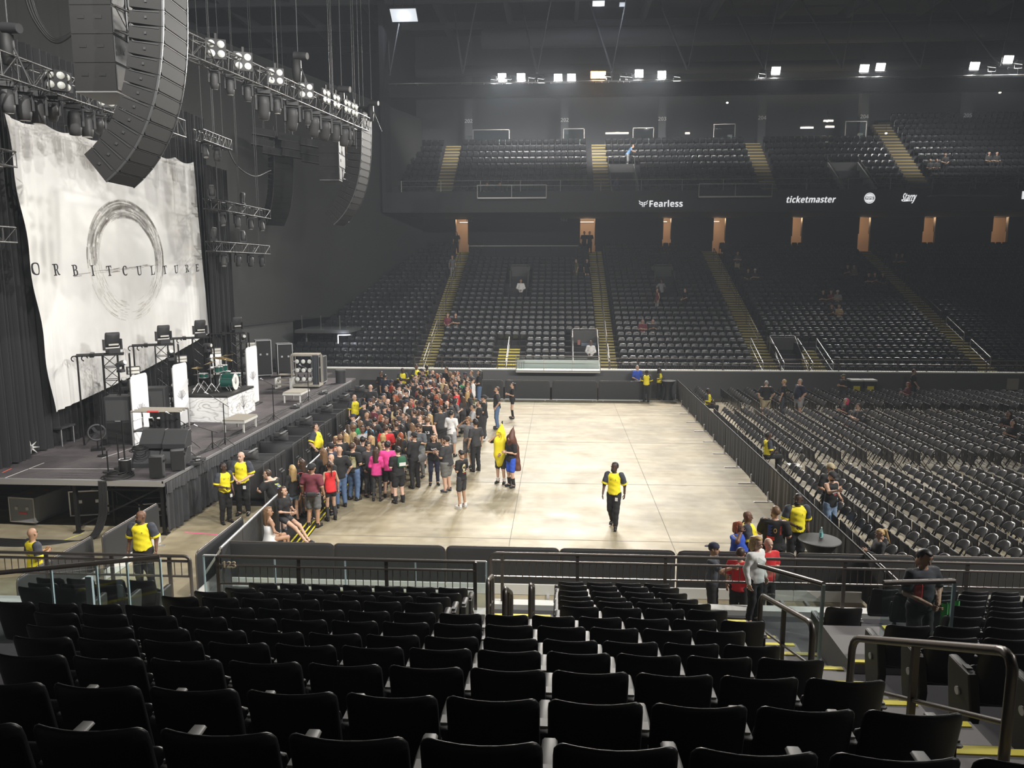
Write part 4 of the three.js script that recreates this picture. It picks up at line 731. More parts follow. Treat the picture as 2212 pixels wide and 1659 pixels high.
    c.font = 'bold 22px serif'; const m1 = uvOf(256, 343); c.fillText('MMXXIII', m1[0] * W + 22, m1[1] * H); const m2 = uvOf(294, 795); c.fillText('MMXXIII', m2[0] * W, m2[1] * H);
  });
  const o = obj('printed_backdrop', g, new THREE.MeshStandardMaterial({ map: tex, roughness: 0.85, side: THREE.DoubleSide, color: 0xf0f0f0 })); tag(o, 'large white printed backdrop reading ORBITCULTURE across a broken ring', 'backdrop');
}
// emblem of curved blades used on scrims, riser and drum
function blades(c, x, y, s, col, lw = 1) {
  c.strokeStyle = col; c.lineCap = 'round';
  for (const [dx, top, w] of [[0.08, -0.95, 3], [0.3, -1, 3], [0.55, -0.7, 2.6], [0.75, -0.35, 2.4]]) for (const k of [-1, 1]) { c.lineWidth = w * lw * s / 40; c.beginPath(); c.moveTo(x + k * s * dx, y + s * top); c.quadraticCurveTo(x + k * s * dx * 0.75, y + s * (top * 0.2 + 0.25), x - k * s * 0.06, y + s * (0.62 - dx * 0.2)); c.stroke(); }
}
const scrimTex = canvasTex(256, 1024, (c, W, H) => { c.fillStyle = '#ebebec'; c.fillRect(0, 0, W, H); blades(c, W / 2, H * 0.52, 92, '#8d8d93', 1.5); });
const marble = (seed, W, H) => canvasTex(W, H, (c) => {
  const im = c.createImageData(W, H), d = im.data;
  for (let y = 0; y < H; y++) for (let x = 0; x < W; x++) { const k = (y * W + x) * 4, u = x / W, v = y / H, n = fbm(u, v, 3, 4, seed), w = Math.sin((u * 3 + n * 5 + Math.sin(v * 3)) * 6), s = 238 - (w > 0.35 ? 70 * (w - 0.35) * (0.4 + n) : 0) - 40 * Math.max(0, fbm(u, v, 10, 4, seed + 5) - 0.52); d[k] = s; d[k + 1] = s - 1; d[k + 2] = s - 4 * n; d[k + 3] = 255; }
  c.putImageData(im, 0, 0); if (seed === 7) blades(c, W * 0.55, H * 0.5, H * 0.36, '#3c3c44', 0.8);
});
{
  const spots = [[-13.3, -23.0, -24.0, 3.72, SY], [-13.3, -25.65, -26.7, 3.74, SY], [-14.25, -30.6, -31.7, 3.57, SY], [-12.5, -30.05, -31.2, 3.9, SY]], desc = ['nearest the stacked monitors', 'left of the drum riser', 'behind the drum kit', 'right of the drum kit'];
  spots.forEach(([x, z0, z1, top, y0], i) => {
    const w = z0 - z1, h = top - y0, t = thing('scrim_banner', 'tall white rounded scrim with grey blade emblem ' + desc[i], 'banner', [x, y0, (z0 + z1) / 2], Math.PI / 2);
    const g = panelG(w, h, { r: 0.12, rb: 0.04, t: 0.03 }), p = g.attributes.position, uv = g.attributes.uv; for (let k = 0; k < p.count; k++) uv.setXY(k, p.getX(k) / w + 0.5, p.getY(k) / h);
    obj('fabric', g, new THREE.MeshStandardMaterial({ map: scrimTex, roughness: 0.8 }), t); obj('base_plate', boxG(w * 0.8, 0.03, 0.4, 0, 0.015, 0), M.blackMetal, t); obj('tube_frame', [rod([-w / 2 + 0.03, 0.02, -0.03], [-w / 2 + 0.03, h - 0.1, -0.03], 0.015), rod([w / 2 - 0.03, 0.02, -0.03], [w / 2 - 0.03, h - 0.1, -0.03], 0.015)], M.alu, t);
  });
}
// drum riser and kit
{
  const x0 = -14.4, x1 = -11.95, z0 = -26.9, z1 = -29.35, h = 0.98, t = thing('drum_riser', 'drum riser with black top and marbled white printed skirt', 'platform', [(x0 + x1) / 2, SY, (z0 + z1) / 2]), hx = (x1 - x0) / 2, hz = (z0 - z1) / 2;
  obj('top', boxG(2 * hx, 0.08, 2 * hz, 0, h - 0.04, 0), M.black, t); obj('core', boxG(2 * hx - 0.1, h - 0.08, 2 * hz - 0.1, 0, (h - 0.08) / 2, 0), M.black, t);
  const f = (name, w, tx) => { const g = new THREE.BoxGeometry(w, h - 0.08, 0.012); return obj(name, g, new THREE.MeshStandardMaterial({ map: tx, roughness: 0.75 }), t); };
  f('side_print', 2 * hx, marble(3, 512, 256)).position.set(0, (h - 0.08) / 2, hz + 0.01); const fr = f('front_print', 2 * hz, marble(7, 512, 256)); fr.rotation.y = Math.PI / 2; fr.position.set(hx + 0.01, (h - 0.08) / 2, 0);
  const green = mat([0.01, 0.11, 0.085], 0.25, 0.2), chrome = M.steel, brass = mat([0.62, 0.45, 0.2], 0.3, 0.9), y = SY + h;
  const drum = (name, label, px, py, pz, r, len, axis, head) => {
    const d = thing(name, label, 'drum', [px, py, pz]); const rot = (g) => (axis === 'x' ? g.rotateZ(-Math.PI / 2) : g);
    obj('shell', rot(new THREE.CylinderGeometry(r, r, len, 24, 1)), green, d); obj('hoop', rot(new THREE.TorusGeometry(r, 0.018, 6, 24).rotateX(Math.PI / 2).translate(0, len / 2, 0)), chrome, d); obj('hoop', rot(new THREE.TorusGeometry(r, 0.018, 6, 24).rotateX(Math.PI / 2).translate(0, -len / 2, 0)), chrome, d);
    obj('head', rot(cyl(r * 0.97, 0.01, 0, len / 2 + 0.006, 0, 24)), head ?? M.white, d); for (let k = 0; k < 6; k++) { const a = k * Math.PI / 3; obj('lug', rot(rod([Math.cos(a) * (r + 0.015), -len / 2, Math.sin(a) * (r + 0.015)], [Math.cos(a) * (r + 0.015), len / 2, Math.sin(a) * (r + 0.015)], 0.008, 0.008, 4)), chrome, d); }
    return d;
  };
  const kx = -12.75, kz = -28.35;
  const kick = drum('kick_drum', 'emerald kick drum with white blade emblem head', kx + 0.25, y + 0.3, kz, 0.3, 0.5, 'x'); { const e = canvasTex(256, 256, (c) => { c.fillStyle = '#f0efe6'; c.fillRect(0, 0, 256, 256); blades(c, 128, 128, 78, '#222230', 1.2); }); const g = new THREE.CircleGeometry(0.285, 28).rotateY(Math.PI / 2).translate(0.262, 0, 0); obj('printed_head', g, new THREE.MeshStandardMaterial({ map: e, roughness: 0.6 }), kick); }
  obj('spur', [rod([0.1, -0.1, 0.28], [0.25, -0.3, 0.42], 0.012), rod([0.1, -0.1, -0.28], [0.25, -0.3, -0.42], 0.012)], chrome, kick);
  drum('rack_tom', 'emerald rack tom above the kick drum, near side', kx - 0.05, y + 0.8, kz + 0.2, 0.15, 0.2, 'y'); drum('rack_tom', 'emerald rack tom above the kick drum, far side', kx - 0.05, y + 0.8, kz - 0.2, 0.16, 0.22, 'y');
  const ft = drum('floor_tom', 'emerald floor tom beside the kick drum', kx - 0.15, y + 0.42, kz - 0.6, 0.2, 0.4, 'y'); obj('leg', [0, 2, 4].map((k) => rod([Math.cos(k) * 0.21, -0.42, Math.sin(k) * 0.21], [Math.cos(k) * 0.21, 0.1, Math.sin(k) * 0.21], 0.008)), chrome, ft);
  const sn = drum('snare_drum', 'snare drum on a stand at the near side of the kit', kx - 0.5, y + 0.6, kz + 0.5, 0.17, 0.14, 'y'); obj('stand', [0, 2.1, 4.2].map((k) => rod([0, -0.2, 0], [Math.cos(k) * 0.3, -0.6, Math.sin(k) * 0.3], 0.009)), chrome, sn);
  const sideTom = drum('floor_tom', 'pale edged drum standing on edge right of the kit', kx + 0.1, y + 0.45, kz - 0.95, 0.2, 0.1, 'y', M.offwhite); obj('leg', [0, 2, 4].map((k) => rod([Math.cos(k) * 0.2, -0.45, Math.sin(k) * 0.2], [Math.cos(k) * 0.2, 0, Math.sin(k) * 0.2], 0.01)), M.offwhite, sideTom);
  for (const [i, [dx, dy, dz, r, tl]] of [[-0.1, 1.12, 0.75, 0.24, 0.25], [0.05, 1.25, 0.25, 0.26, -0.15], [0.05, 1.28, -0.3, 0.27, 0.2], [-0.2, 1.1, -0.8, 0.28, -0.25], [-0.55, 0.95, 0.85, 0.2, 0]].entries()) {
    const c = thing('cymbal_stand', 'brass cymbal on a chrome tripod stand in the drum kit', 'cymbal', [kx + dx, y, kz + dz], 0, 'cymbals of the drum kit'); const q = obj('cymbal', lathe([[0, 0.03], [0.03, 0.03], [0.05, 0.01], [r, -0.02], [r, -0.024], [0.05, 0.005]], 24), brass, c); q.position.y = dy; q.rotation.z = tl;
    obj('pole', rod([0, 0.25, 0], [0, dy + 0.03, 0], 0.011), chrome, c); obj('tripod', [0, 2.1, 4.2].map((k) => rod([0, 0.35, 0], [Math.cos(k) * 0.28, 0.01, Math.sin(k) * 0.28], 0.01)), chrome, c);
  }
  const st = thing('drum_stool', 'round black drum stool behind the kit', 'stool', [kx - 0.95, y, kz]); obj('cushion', cyl(0.18, 0.1, 0, 0.52, 0, 18), M.black, st); obj('stand', [rod([0, 0.2, 0], [0, 0.5, 0], 0.02), ...[0, 2.1, 4.2].map((k) => rod([0, 0.25, 0], [Math.cos(k) * 0.25, 0.01, Math.sin(k) * 0.25], 0.012))], chrome, st);
}
// light fixtures
const lensM = mat([0.75, 0.76, 0.72], 0.2), panelW = mat([0.72, 0.70, 0.64], 0.5);
function movingHead(p, tilt, pan, label, group, s = 1, hang = true) {
  const t = thing('moving_head_light', label, 'stage light', [p[0], p[1], p[2]], pan, group), k = hang ? -1 : 1;
  obj('base', boxG(0.3 * s, 0.12 * s, 0.28 * s, 0, k * 0.06 * s, 0), M.dark, t);
  obj('yoke', [boxG(0.05 * s, 0.4 * s, 0.12 * s, -0.18 * s, k * 0.3 * s, 0), boxG(0.05 * s, 0.4 * s, 0.12 * s, 0.18 * s, k * 0.3 * s, 0), boxG(0.4 * s, 0.05 * s, 0.14 * s, 0, k * 0.13 * s, 0)], M.dark, t);
  const h = obj('head', lathe([[0, -0.26 * s], [0.11 * s, -0.24 * s], [0.14 * s, -0.1 * s], [0.15 * s, 0.12 * s], [0.125 * s, 0.28 * s], [0, 0.28 * s]], 12), M.darkGrey, t); h.position.y = k * 0.42 * s; h.rotation.x = tilt; const l = obj('lens', cyl(0.11 * s, 0.01, 0, 0.285 * s, 0, 12), lensM, h);
  return t;
}
function strobePanel(p, turn, label, group, w = 0.34, h = 0.2) { const t = thing('strobe_panel', label, 'stage light', p, turn, group); obj('housing', boxG(w + 0.05, h + 0.05, 0.12, 0, 0, -0.07), M.dark, t); obj('reflector', boxG(w, h, 0.015, 0, 0, 0), panelW, t); obj('tube_bar', boxG(w * 0.96, 0.02, 0.02, 0, 0, 0.012), M.darkGrey, t); obj('bracket', beam([0, 0, -0.1], [-0.1, 0, -0.35], 0.03), M.dark, t); return t; }
function lattice(L, w, n, r = 0.025, lace = 0.012) { // box truss along +y, base at 0
  const g = [], h = w / 2, c = [[-h, -h], [h, -h], [h, h], [-h, h]];
  for (const [x, z] of c) g.push(rod([x, 0, z], [x, L, z], r, r, 6));
  for (let k = 0; k < n; k++) for (let s = 0; s < 4; s++) { const a = c[s], b = c[(s + 1) % 4], y0 = L * k / n, y1 = L * (k + 1) / n; g.push(rod([a[0], k % 2 ? y1 : y0, a[1]], [b[0], k % 2 ? y0 : y1, b[1]], lace, lace, 4)); g.push(rod([a[0], y1, a[1]], [b[0], y1, b[1]], lace, lace, 4)); }
  return join(g);
}
const towers = [[240, 4.35], [352, 4.35], [432, 4.35], [512, 4.25]], twd = ['nearest the stage corner', 'behind the second scrim', 'left of the drum kit', 'behind the drum kit'];
towers.forEach(([u, top], i) => {
  const p = onX(u, 800, -14.2), h = top - SY, t = thing('light_tower', 'black lattice light tower with side arm, ' + twd[i], 'light tower', [p.x, SY, p.z], 0.5);
  obj('lattice', lattice(h, 0.42, 7), M.blackMetal, t); obj('base_plate', boxG(0.9, 0.04, 0.9, 0, 0.02, 0), M.blackMetal, t); obj('arm', [rod([0.4, h, 0.2], [-0.95, h, 0.2], 0.03), rod([0.4, h, -0.2], [-0.95, h, -0.2], 0.03), boxG(0.12, 0.12, 0.5, -0.5, h, 0)], M.blackMetal, t); obj('drop_pole', rod([-0.9, h, 0.2], [-0.9, 0.03, 0.2], 0.028), M.blackMetal, t); obj('hook', [new THREE.TorusGeometry(0.08, 0.02, 5, 12, 4.5).translate(-0.98, h - 0.08, 0.2), new THREE.TorusGeometry(0.08, 0.02, 5, 12, 4.5).translate(-0.7, h - 0.08, 0.2)], M.blackMetal, t);
  obj('side_ladder', [rod([0.55, 0.02, 0.25], [0.55, h, 0.25], 0.025), rod([0.55, 0.02, -0.1], [0.55, h, -0.1], 0.025), ...Array.from({ length: 6 }, (_, k) => rod([0.55, 0.4 + k * 0.4, 0.25], [0.55, 0.4 + k * 0.4, -0.1], 0.015))], M.blackMetal, t);
  const hd = thing('wash_light', 'boxy black wash light on top of the tower ' + twd[i], 'stage light', [p.x + 0.05, top + 0.03, p.z - 0.1], 0.9); obj('foot', boxG(0.34, 0.12, 0.3, 0, 0.06, 0), M.dark, hd); obj('yoke', [boxG(0.04, 0.34, 0.14, -0.26, 0.27, 0), boxG(0.04, 0.34, 0.14, 0.26, 0.27, 0), boxG(0.54, 0.04, 0.16, 0, 0.12, 0)], M.dark, hd); const bx = obj('housing', panelG(0.46, 0.5, { r: 0.05, t: 0.26 }).translate(0, -0.25, 0), M.dark, hd); bx.position.y = 0.42; bx.rotation.x = 0.25; obj('slot', boxG(0.3, 0.05, 0.02, 0, -0.12, 0.13), panelW, bx);
  for (let k = 0; k < 3; k++) strobePanel([p.x + 0.6, SY + h - 0.55 - k * 0.85, p.z - 0.25], 0.75, 'white faced strobe panel clamped to the tower ' + twd[i], 'strobe panels on the towers');
  for (let k = 0; k < 4; k++) movingHead([p.x + 0.35 + 0.12 * (k % 2), SY + 0.45 + 0.62 * k, p.z - 0.1 + 0.35 * (k % 2)], 1.2 + rr(-0.4, 0.4), rr(0.4, 1.6), 'small round stage light clustered on the tower ' + twd[i], 'lights clustered on the towers', 0.62, false);
});
// amp racks between the scrims
for (const [u, v, w, h, l] of [[262, 905, 0.75, 1.55, 'tall dark amplifier rack behind the first scrim'], [335, 880, 0.8, 1.5, 'dark amplifier rack behind the pipe frame'], [470, 800, 0.7, 1.5, 'dark amplifier rack behind the drum kit']]) { const p = onX(u, v, -13.9), t = thing('amp_rack', l, 'amplifier', [p.x, SY, p.z], 0.2); obj('cabinet', boxG(w, h, 0.6, 0, h / 2, 0), M.dark, t); obj('front_panel', boxG(w * 0.9, h * 0.42, 0.02, 0, h * 0.72, 0.305), M.darkGrey, t); obj('grille', boxG(w * 0.9, h * 0.42, 0.02, 0, h * 0.25, 0.305), M.black, t); obj('handle', boxG(0.16, 0.03, 0.03, 0, h * 0.5, 0.32), M.alu, t); }
// stage floor things
const micStand = (u, v, top, boom, label) => {
  const p = onY(u, v, SY), t = thing('microphone_stand', label, 'microphone stand', [p.x, SY, p.z]); obj('pole', rod([0, 0.02, 0], [0, top, 0], 0.016), M.blackMetal, t); obj('tripod', [0, 2.1, 4.2].map((k) => rod([0, 0.25, 0], [Math.cos(k) * 0.3, 0.01, Math.sin(k) * 0.3], 0.012)), M.blackMetal, t);
  const e = [boom[0], top + boom[1], boom[2]]; obj('boom', rod([-boom[0] * 0.4, top - boom[1] * 0.4, -boom[2] * 0.4], e, 0.01), M.blackMetal, t); obj('microphone', [rod(e, [e[0] + boom[0] * 0.2, e[1] + 0.05, e[2] + boom[2] * 0.2], 0.018, 0.024), ball(0.032, e[0] + boom[0] * 0.22, e[1] + 0.06, e[2] + boom[2] * 0.22)], M.alu, t);
};
micStand(487, 962, 1.35, [-0.3, 0.35, 0.35], 'tall microphone stand in front of the drum riser'); micStand(592, 910, 1.35, [-0.15, 0.25, 0.5], 'microphone stand near the stage edge right of the drum riser'); micStand(402, 985, 1.0, [-0.25, 0.35, 0.35], 'microphone stand beside the stacked monitors'); micStand(460, 972, 0.6, [-0.3, 0.2, 0.3], 'low microphone stand between monitors and bench'); micStand(667, 868, 1.4, [-0.2, 0.15, 0.2], 'microphone stand beside the far bench'); micStand(413, 968, 0.55, [-0.1, 0.1, 0.1], 'short instrument stand behind the low microphone stand');
for (const [u, v, l] of [[520, 928, 'low pale bench platform before the drum riser'], [641, 866, 'low pale bench platform toward the far stage end']]) { const p = onY(u, v, SY), t = thing('stage_bench', l, 'platform', [p.x, SY, p.z]); obj('top', boxG(0.75, 0.06, 1.15, 0, 0.42, 0), M.wood, t); obj('rim', [boxG(0.78, 0.07, 0.03, 0, 0.37, 0.57), boxG(0.03, 0.07, 1.15, 0.38, 0.37, 0)], M.offwhite, t); for (const x of [-0.33, 0.33]) for (const z of [-0.52, 0.52]) obj('leg', boxG(0.05, 0.4, 0.05, x, 0.2, z), M.offwhite, t); }
function wedge(p, turn, label, w = 0.62, h = 0.5, d = 0.55) { const sh = new THREE.Shape(); [[-d / 2, 0], [d / 2, 0], [d / 2, h * 0.25], [-d * 0.1, h], [-d / 2, h]].forEach((q, i) => (i ? sh.lineTo(...q) : sh.moveTo(...q))); const g = new THREE.ExtrudeGeometry(sh, { depth: w, bevelEnabled: true, bevelSize: 0.012, bevelThickness: 0.012, bevelSegments: 1 }).translate(0, 0, -w / 2); const t = thing('floor_monitor', label, 'loudspeaker', p, turn); obj('cabinet', g, M.dark, t); const gr = obj('grille', boxG(d * 0.75, 0.012, w * 0.9), M.darkGrey, t); gr.position.set(d * 0.2, h * 0.63, 0); gr.rotation.z = -Math.atan2(h * 0.75, d * 0.6); obj('handle', boxG(0.02, 0.06, 0.12, -d / 2 - 0.015, h * 0.6, 0), M.white, t); return t; }
function speakerBox(p, turn, label, w, h, d, m = M.dark) { const t = thing('speaker_box', label, 'loudspeaker', p, turn); obj('cabinet', panelG(w, h, { r: 0.02, rb: 0.02, t: d }), m, t); obj('grille', boxG(w * 0.92, h * 0.9, 0.015, 0, h / 2, d / 2 + 0.004), M.black, t); obj('handle', boxG(0.02, 0.05, 0.16, w / 2 + 0.005, h * 0.75, 0), M.blackMetal, t); return t; }
{
  const a = onY(345, 1030, SY), b = onY(378, 1018, SY); speakerBox([a.x, SY, a.z + 0.05], 0.15, 'front grey speaker box at the stage corner', 0.36, 0.62, 0.34, M.darkGrey); speakerBox([b.x + 0.02, SY, b.z - 0.15], 0.5, 'second grey speaker box at the stage corner', 0.36, 0.6, 0.34, M.darkGrey);
  const c = onY(318, 1012, SY); wedge([c.x - 0.15, SY, c.z - 0.35], -Math.PI / 2 + 0.15, 'lower floor monitor in the stack, left one', 0.7, 0.5, 0.6); wedge([c.x + 0.6, SY, c.z - 0.4], -Math.PI / 2 + 0.15, 'lower floor monitor in the stack, right one', 0.7, 0.5, 0.6);
  wedge([c.x - 0.05, SY + 0.52, c.z - 0.55], -Math.PI / 2 + 0.1, 'upper floor monitor with white handle, left one', 0.62, 0.45, 0.5); wedge([c.x + 0.62, SY + 0.52, c.z - 0.55], -Math.PI / 2 + 0.1, 'upper floor monitor with white handle, right one', 0.62, 0.45, 0.5);
  const coil = (x, y, z, r, l) => { const t = obj('cable_coil', [0, 1, 2, 3, 4, 5].map((k) => new THREE.TorusGeometry(r * (1 - 0.09 * k), 0.014, 5, 20).rotateX(Math.PI / 2 + 0.1 * Math.sin(k * 2)).translate(x + 0.02 * Math.sin(k), y + 0.022 * k, z + 0.02 * Math.cos(k * 3))), M.black); tag(t, l, 'cable'); };
  coil(c.x - 0.25, SY + 0.5, c.z - 0.1, 0.24, 'coil of black cable on the lower monitors'); coil(onY(255, 1030, SY).x, SY + 0.02, onY(255, 1030, SY).z, 0.4, 'loose coil of black cable on the stage corner'); coil(onY(428, 1000, SY).x, SY + 0.02, onY(428, 1000, SY).z, 0.2, 'coil of black cable beside the stage edge');
  const pf = onY(290, 985, SY), t = thing('pipe_frame', 'silver pipe frame with red band and draped black cloth', 'frame', [pf.x, SY, pf.z]), W = 1.45, Hh = 1.35;
  for (const x of [0, W]) for (const z of [0, -0.6]) obj('upright', rod([x, 0, z], [x, Hh, z], 0.025), M.alu, t); for (const z of [0, -0.2, -0.4, -0.6]) obj('top_pipe', rod([0, Hh, z], [W, Hh, z], 0.03), M.wood, t); obj('red_band', rod([0.5, Hh, 0.002], [0.85, Hh, 0.002], 0.033), mat([0.7, 0.06, 0.06], 0.6), t); for (const y of [0.3, 0.7, 1.05]) obj('side_rung', rod([0, y, 0], [0, y, -0.6], 0.015), M.alu, t);
  const dc = obj('black_cloth', cloth(0.62, 1.15, 4, 0.02, { nx: 30, ny: 5 }), M.blackCloth, t); dc.position.set(W - 0.25, Hh - 0.57, 0.04); obj('shelf', boxG(W, 0.03, 0.6, W / 2, 0.75, -0.3), M.dark, t);
  for (let k = 0; k < 4; k++) movingHead([pf.x + 0.45 + 0.22 * k, SY + 0.765, pf.z - 0.3], rr(-0.5, 0.5), rr(0, 3), 'small stage light stored on the pipe frame shelf', 'lights on the pipe frame shelf', 0.5, false);
  const bs = onY(272, 1025, SY), bt = thing('pole_stand', 'round based black pole stand on the stage corner', 'stand', [bs.x, SY, bs.z]); obj('base', [cyl(0.2, 0.06, 0, 0.03, 0, 18), cyl(0.15, 0.34, 0, 0.25, 0, 16)], M.blackGloss, bt); obj('pole', rod([0, 0.4, 0], [0, 1.5, 0], 0.022), M.blackMetal, bt); obj('ring', new THREE.TorusGeometry(0.15, 0.012, 5, 18).rotateX(Math.PI / 2).translate(0, 0.42, 0), M.alu, bt);
  for (const [u, v, h2] of [[258, 1012, 1.0], [234, 1020, 0.6], [222, 985, 1.2]]) { const q = onY(u, v, SY), s = thing('pole_stand', 'thin black pole stand beside the cable coil', 'stand', [q.x, SY, q.z], 0, 'thin pole stands at the stage corner'); obj('pole', rod([0, 0.02, 0], [0, h2, 0], 0.018), M.blackMetal, s); obj('foot', cyl(0.14, 0.03, 0, 0.015, 0, 12), M.blackMetal, s); }
  const fan = onY(212, 972, SY), ft = thing('stage_fan', 'round black fan on a short stand beside the first tower', 'fan', [fan.x, SY, fan.z], 0.6); obj('ring', new THREE.TorusGeometry(0.24, 0.03, 6, 22).translate(0, 0.55, 0), M.darkGrey, ft); obj('blade', [0, 2.1, 4.2].map((a) => boxG(0.2, 0.09, 0.01, 0.1, 0, 0).rotateZ(a).translate(0, 0.55, 0)), M.dark, ft); obj('stand', [rod([0, 0, 0], [0, 0.3, 0], 0.02), boxG(0.4, 0.03, 0.3, 0, 0.015, 0)], M.blackMetal, ft);
  // pedal boards and cables along the stage edge
  const edge = []; for (let k = 0; k < 7; k++) { const pts = []; for (let j = 0; j < 9; j++) pts.push([SX - 0.25 - rr(0, 0.45), SY + 0.015, -20.8 - 1.9 * j - rr(0, 0.8)]); edge.push(tube(pts, 0.012, 70, 4)); } tag(obj('stage_cables', edge, M.black), 'black cables running loose along the front stage edge', 'cable');
  for (const [u, v, l] of [[425, 1000, 'low black pedal board beside the monitors'], [640, 880, 'low black pedal board near the far bench'], [700, 850, 'black stage box at the far end of the stage edge']]) { const q = onY(u, v, SY), s = thing('pedal_board', l, 'pedal board', [q.x, SY, q.z], 0.2); obj('board', boxG(0.35, 0.06, 0.7, 0, 0.05, 0), M.dark, s); for (let k = 0; k < 4; k++) obj('pedal', boxG(0.1, 0.05, 0.09, rr(-0.08, 0.08), 0.1, -0.25 + 0.16 * k), [M.alu, M.darkGrey, M.offwhite, M.dark][k], s); }
}
// light rack, cases and road gear at the far stage end
{
  const p = onY(660, 838, SY), t = thing('lamp_rack', 'pale framed rack of round lamps at the far stage end', 'light rack', [p.x, SY, p.z], 0.05), W = 1.25, H2 = 1.55;
  obj('frame', [beam([-W / 2, 0.05, 0], [-W / 2, H2, 0], 0.06), beam([W / 2, 0.05, 0], [W / 2, H2, 0], 0.06), beam([-W / 2, 0.05, -0.6], [-W / 2, H2, -0.6], 0.06), beam([W / 2, 0.05, -0.6], [W / 2, H2, -0.6], 0.06), beam([-W / 2, H2, 0], [W / 2, H2, 0], 0.08), beam([-W / 2, H2, -0.6], [W / 2, H2, -0.6], 0.06), boxG(W, 0.06, 0.66, 0, H2 + 0.02, -0.3), boxG(W + 0.1, 0.1, 0.8, 0, 0.12, -0.3)], M.wood, t); obj('rung', [0.4, 0.8, 1.2].map((y) => beam([-W / 2, y, 0], [-W / 2, y, -0.6], 0.04)), M.alu, t); for (const x of [-0.5, 0.5]) for (const z of [0, -0.6]) obj('caster', ball(0.06, x, 0.06, z), M.dark, t);
  const cl = obj('black_cloth', cloth(0.3, 1.4, 3, 0.02, { nx: 20 }), mat([0.05, 0.055, 0.065], 0.9, 0, { side: THREE.DoubleSide }), t); cl.position.set(W / 2 - 0.1, 0.85, 0.06);
  for (let r = 0; r < 3; r++) for (let c = 0; c < 3; c++) { const s = thing('par_lamp', 'round glass-faced par lamp stored in the lamp rack', 'stage light', [p.x - 0.4 + 0.3 * c, SY + 0.4 + 0.42 * r, p.z - 0.12], 0, 'par lamps in the lamp rack'); obj('can', cyl(0.11, 0.24, 0, 0, 0, 14).rotateX(Math.PI / 2).translate(0, 0, -0.1), M.dark, s); obj('lens', lathe([[0, 0.03], [0.07, 0.02], [0.1, 0]], 14).rotateX(Math.PI / 2).translate(0, 0, 0.02), lensM, s); obj('clamp', boxG(0.04, 0.12, 0.04, 0, 0.14, -0.1), M.blackMetal, s); }
  const st = onY(635, 842, SY); const stp = thing('stage_steps', 'small pale steps left of the lamp rack', 'steps', [st.x - 0.6, SY, st.z - 0.3]); for (let k = 0; k < 3; k++) obj('step', boxG(0.7, 0.05, 0.3, 0, 0.2 + 0.2 * k, -0.25 * k), M.wood, stp); for (const sx of [-0.35, 0.35]) obj('side', boxG(0.04, 0.5, 0.7, sx, 0.25, -0.25), M.offwhite, stp);
  const roadCase = (x, y, z, w, h, d, label, m = M.black, turn = 0) => { const c = thing('flight_case', label, 'case', [x, y, z], turn); obj('shell', boxG(w, h - 0.1, d, 0, h / 2 + 0.05, 0), m, c); const e = []; for (const a of [-1, 1]) for (const b of [-1, 1]) { e.push(boxG(0.035, h - 0.09, 0.035, a * w / 2, h / 2 + 0.05, b * d / 2), boxG(w + 0.03, 0.035, 0.035, 0, a > 0 ? h : 0.1, b * d / 2), boxG(0.035, 0.035, d + 0.03, b * w / 2, a > 0 ? h : 0.1, 0)); } obj('edge_trim', e, M.alu, c); for (const a of [-1, 1]) { obj('latch', boxG(0.09, 0.09, 0.015, a * w * 0.22, h * 0.62, d / 2 + 0.008), M.alu, c); for (const b of [-1, 1]) obj('caster', cyl(0.05, 0.04, 0, 0, 0, 10).rotateZ(Math.PI / 2).translate(a * w * 0.38, 0.05, b * d * 0.36), M.dark, c); } return c; };
  const g1 = roadCase(-14.65, 0, -20.35, 0.78, 0.78, 1.35, 'grey flight case with red label under the stage', mat([0.24, 0.25, 0.26], 0.5), -0.12); obj('red_label', boxG(0.26, 0.05, 0.01, 0.02, 0.35, 0.68), mat([0.75, 0.1, 0.1], 0.6), g1); obj('stickers', [boxG(0.2, 0.006, 0.1, -0.1, 0.785, 0.2), boxG(0.16, 0.006, 0.1, 0.1, 0.785, -0.1)], mat([0.7, 0.3, 0.1], 0.6), g1);
  roadCase(-13.35, 0, -20.75, 1.0, 0.8, 0.75, 'black flight case with bright metal edges under the stage', M.black, 0.25); roadCase(-11.5, 0, -20.7, 0.7, 0.45, 0.6, 'low black flight case deep under the stage corner', M.dark, 0.3);
  const am = [onX(590, 800, -14.6), onX(612, 795, -14.6)]; am.forEach((q, i) => { const h = i ? 1.7 : 1.9; roadCase(-15.3 + i * 1.05, SY, -39.0 - i * 0.2, 0.75, h, 0.6, i ? 'tall black rack case at the grey wall, right one' : 'tall black rack case at the grey wall, left one', M.black, 0.5); });
  roadCase(onY(574, 815, SY).x, SY, -36.4, 0.6, 0.5, 0.5, 'small dark case with pale lamp before the tall rack cases', M.darkGrey, 0.1); roadCase(-11.6, SY, -36.6, 0.55, 1.35, 0.6, 'black case stacked right of the lamp rack', M.dark); const bq = onY(737, 829, SY); const br = thing('drum_barrel', 'round black drum case at the far stage corner', 'case', [bq.x - 0.1, SY, -36.9]); obj('barrel', cyl(0.25, 0.6, 0, 0.3, 0, 18), M.dark, br); obj('lid', cyl(0.265, 0.06, 0, 0.62, 0, 18), M.darkGrey, br);
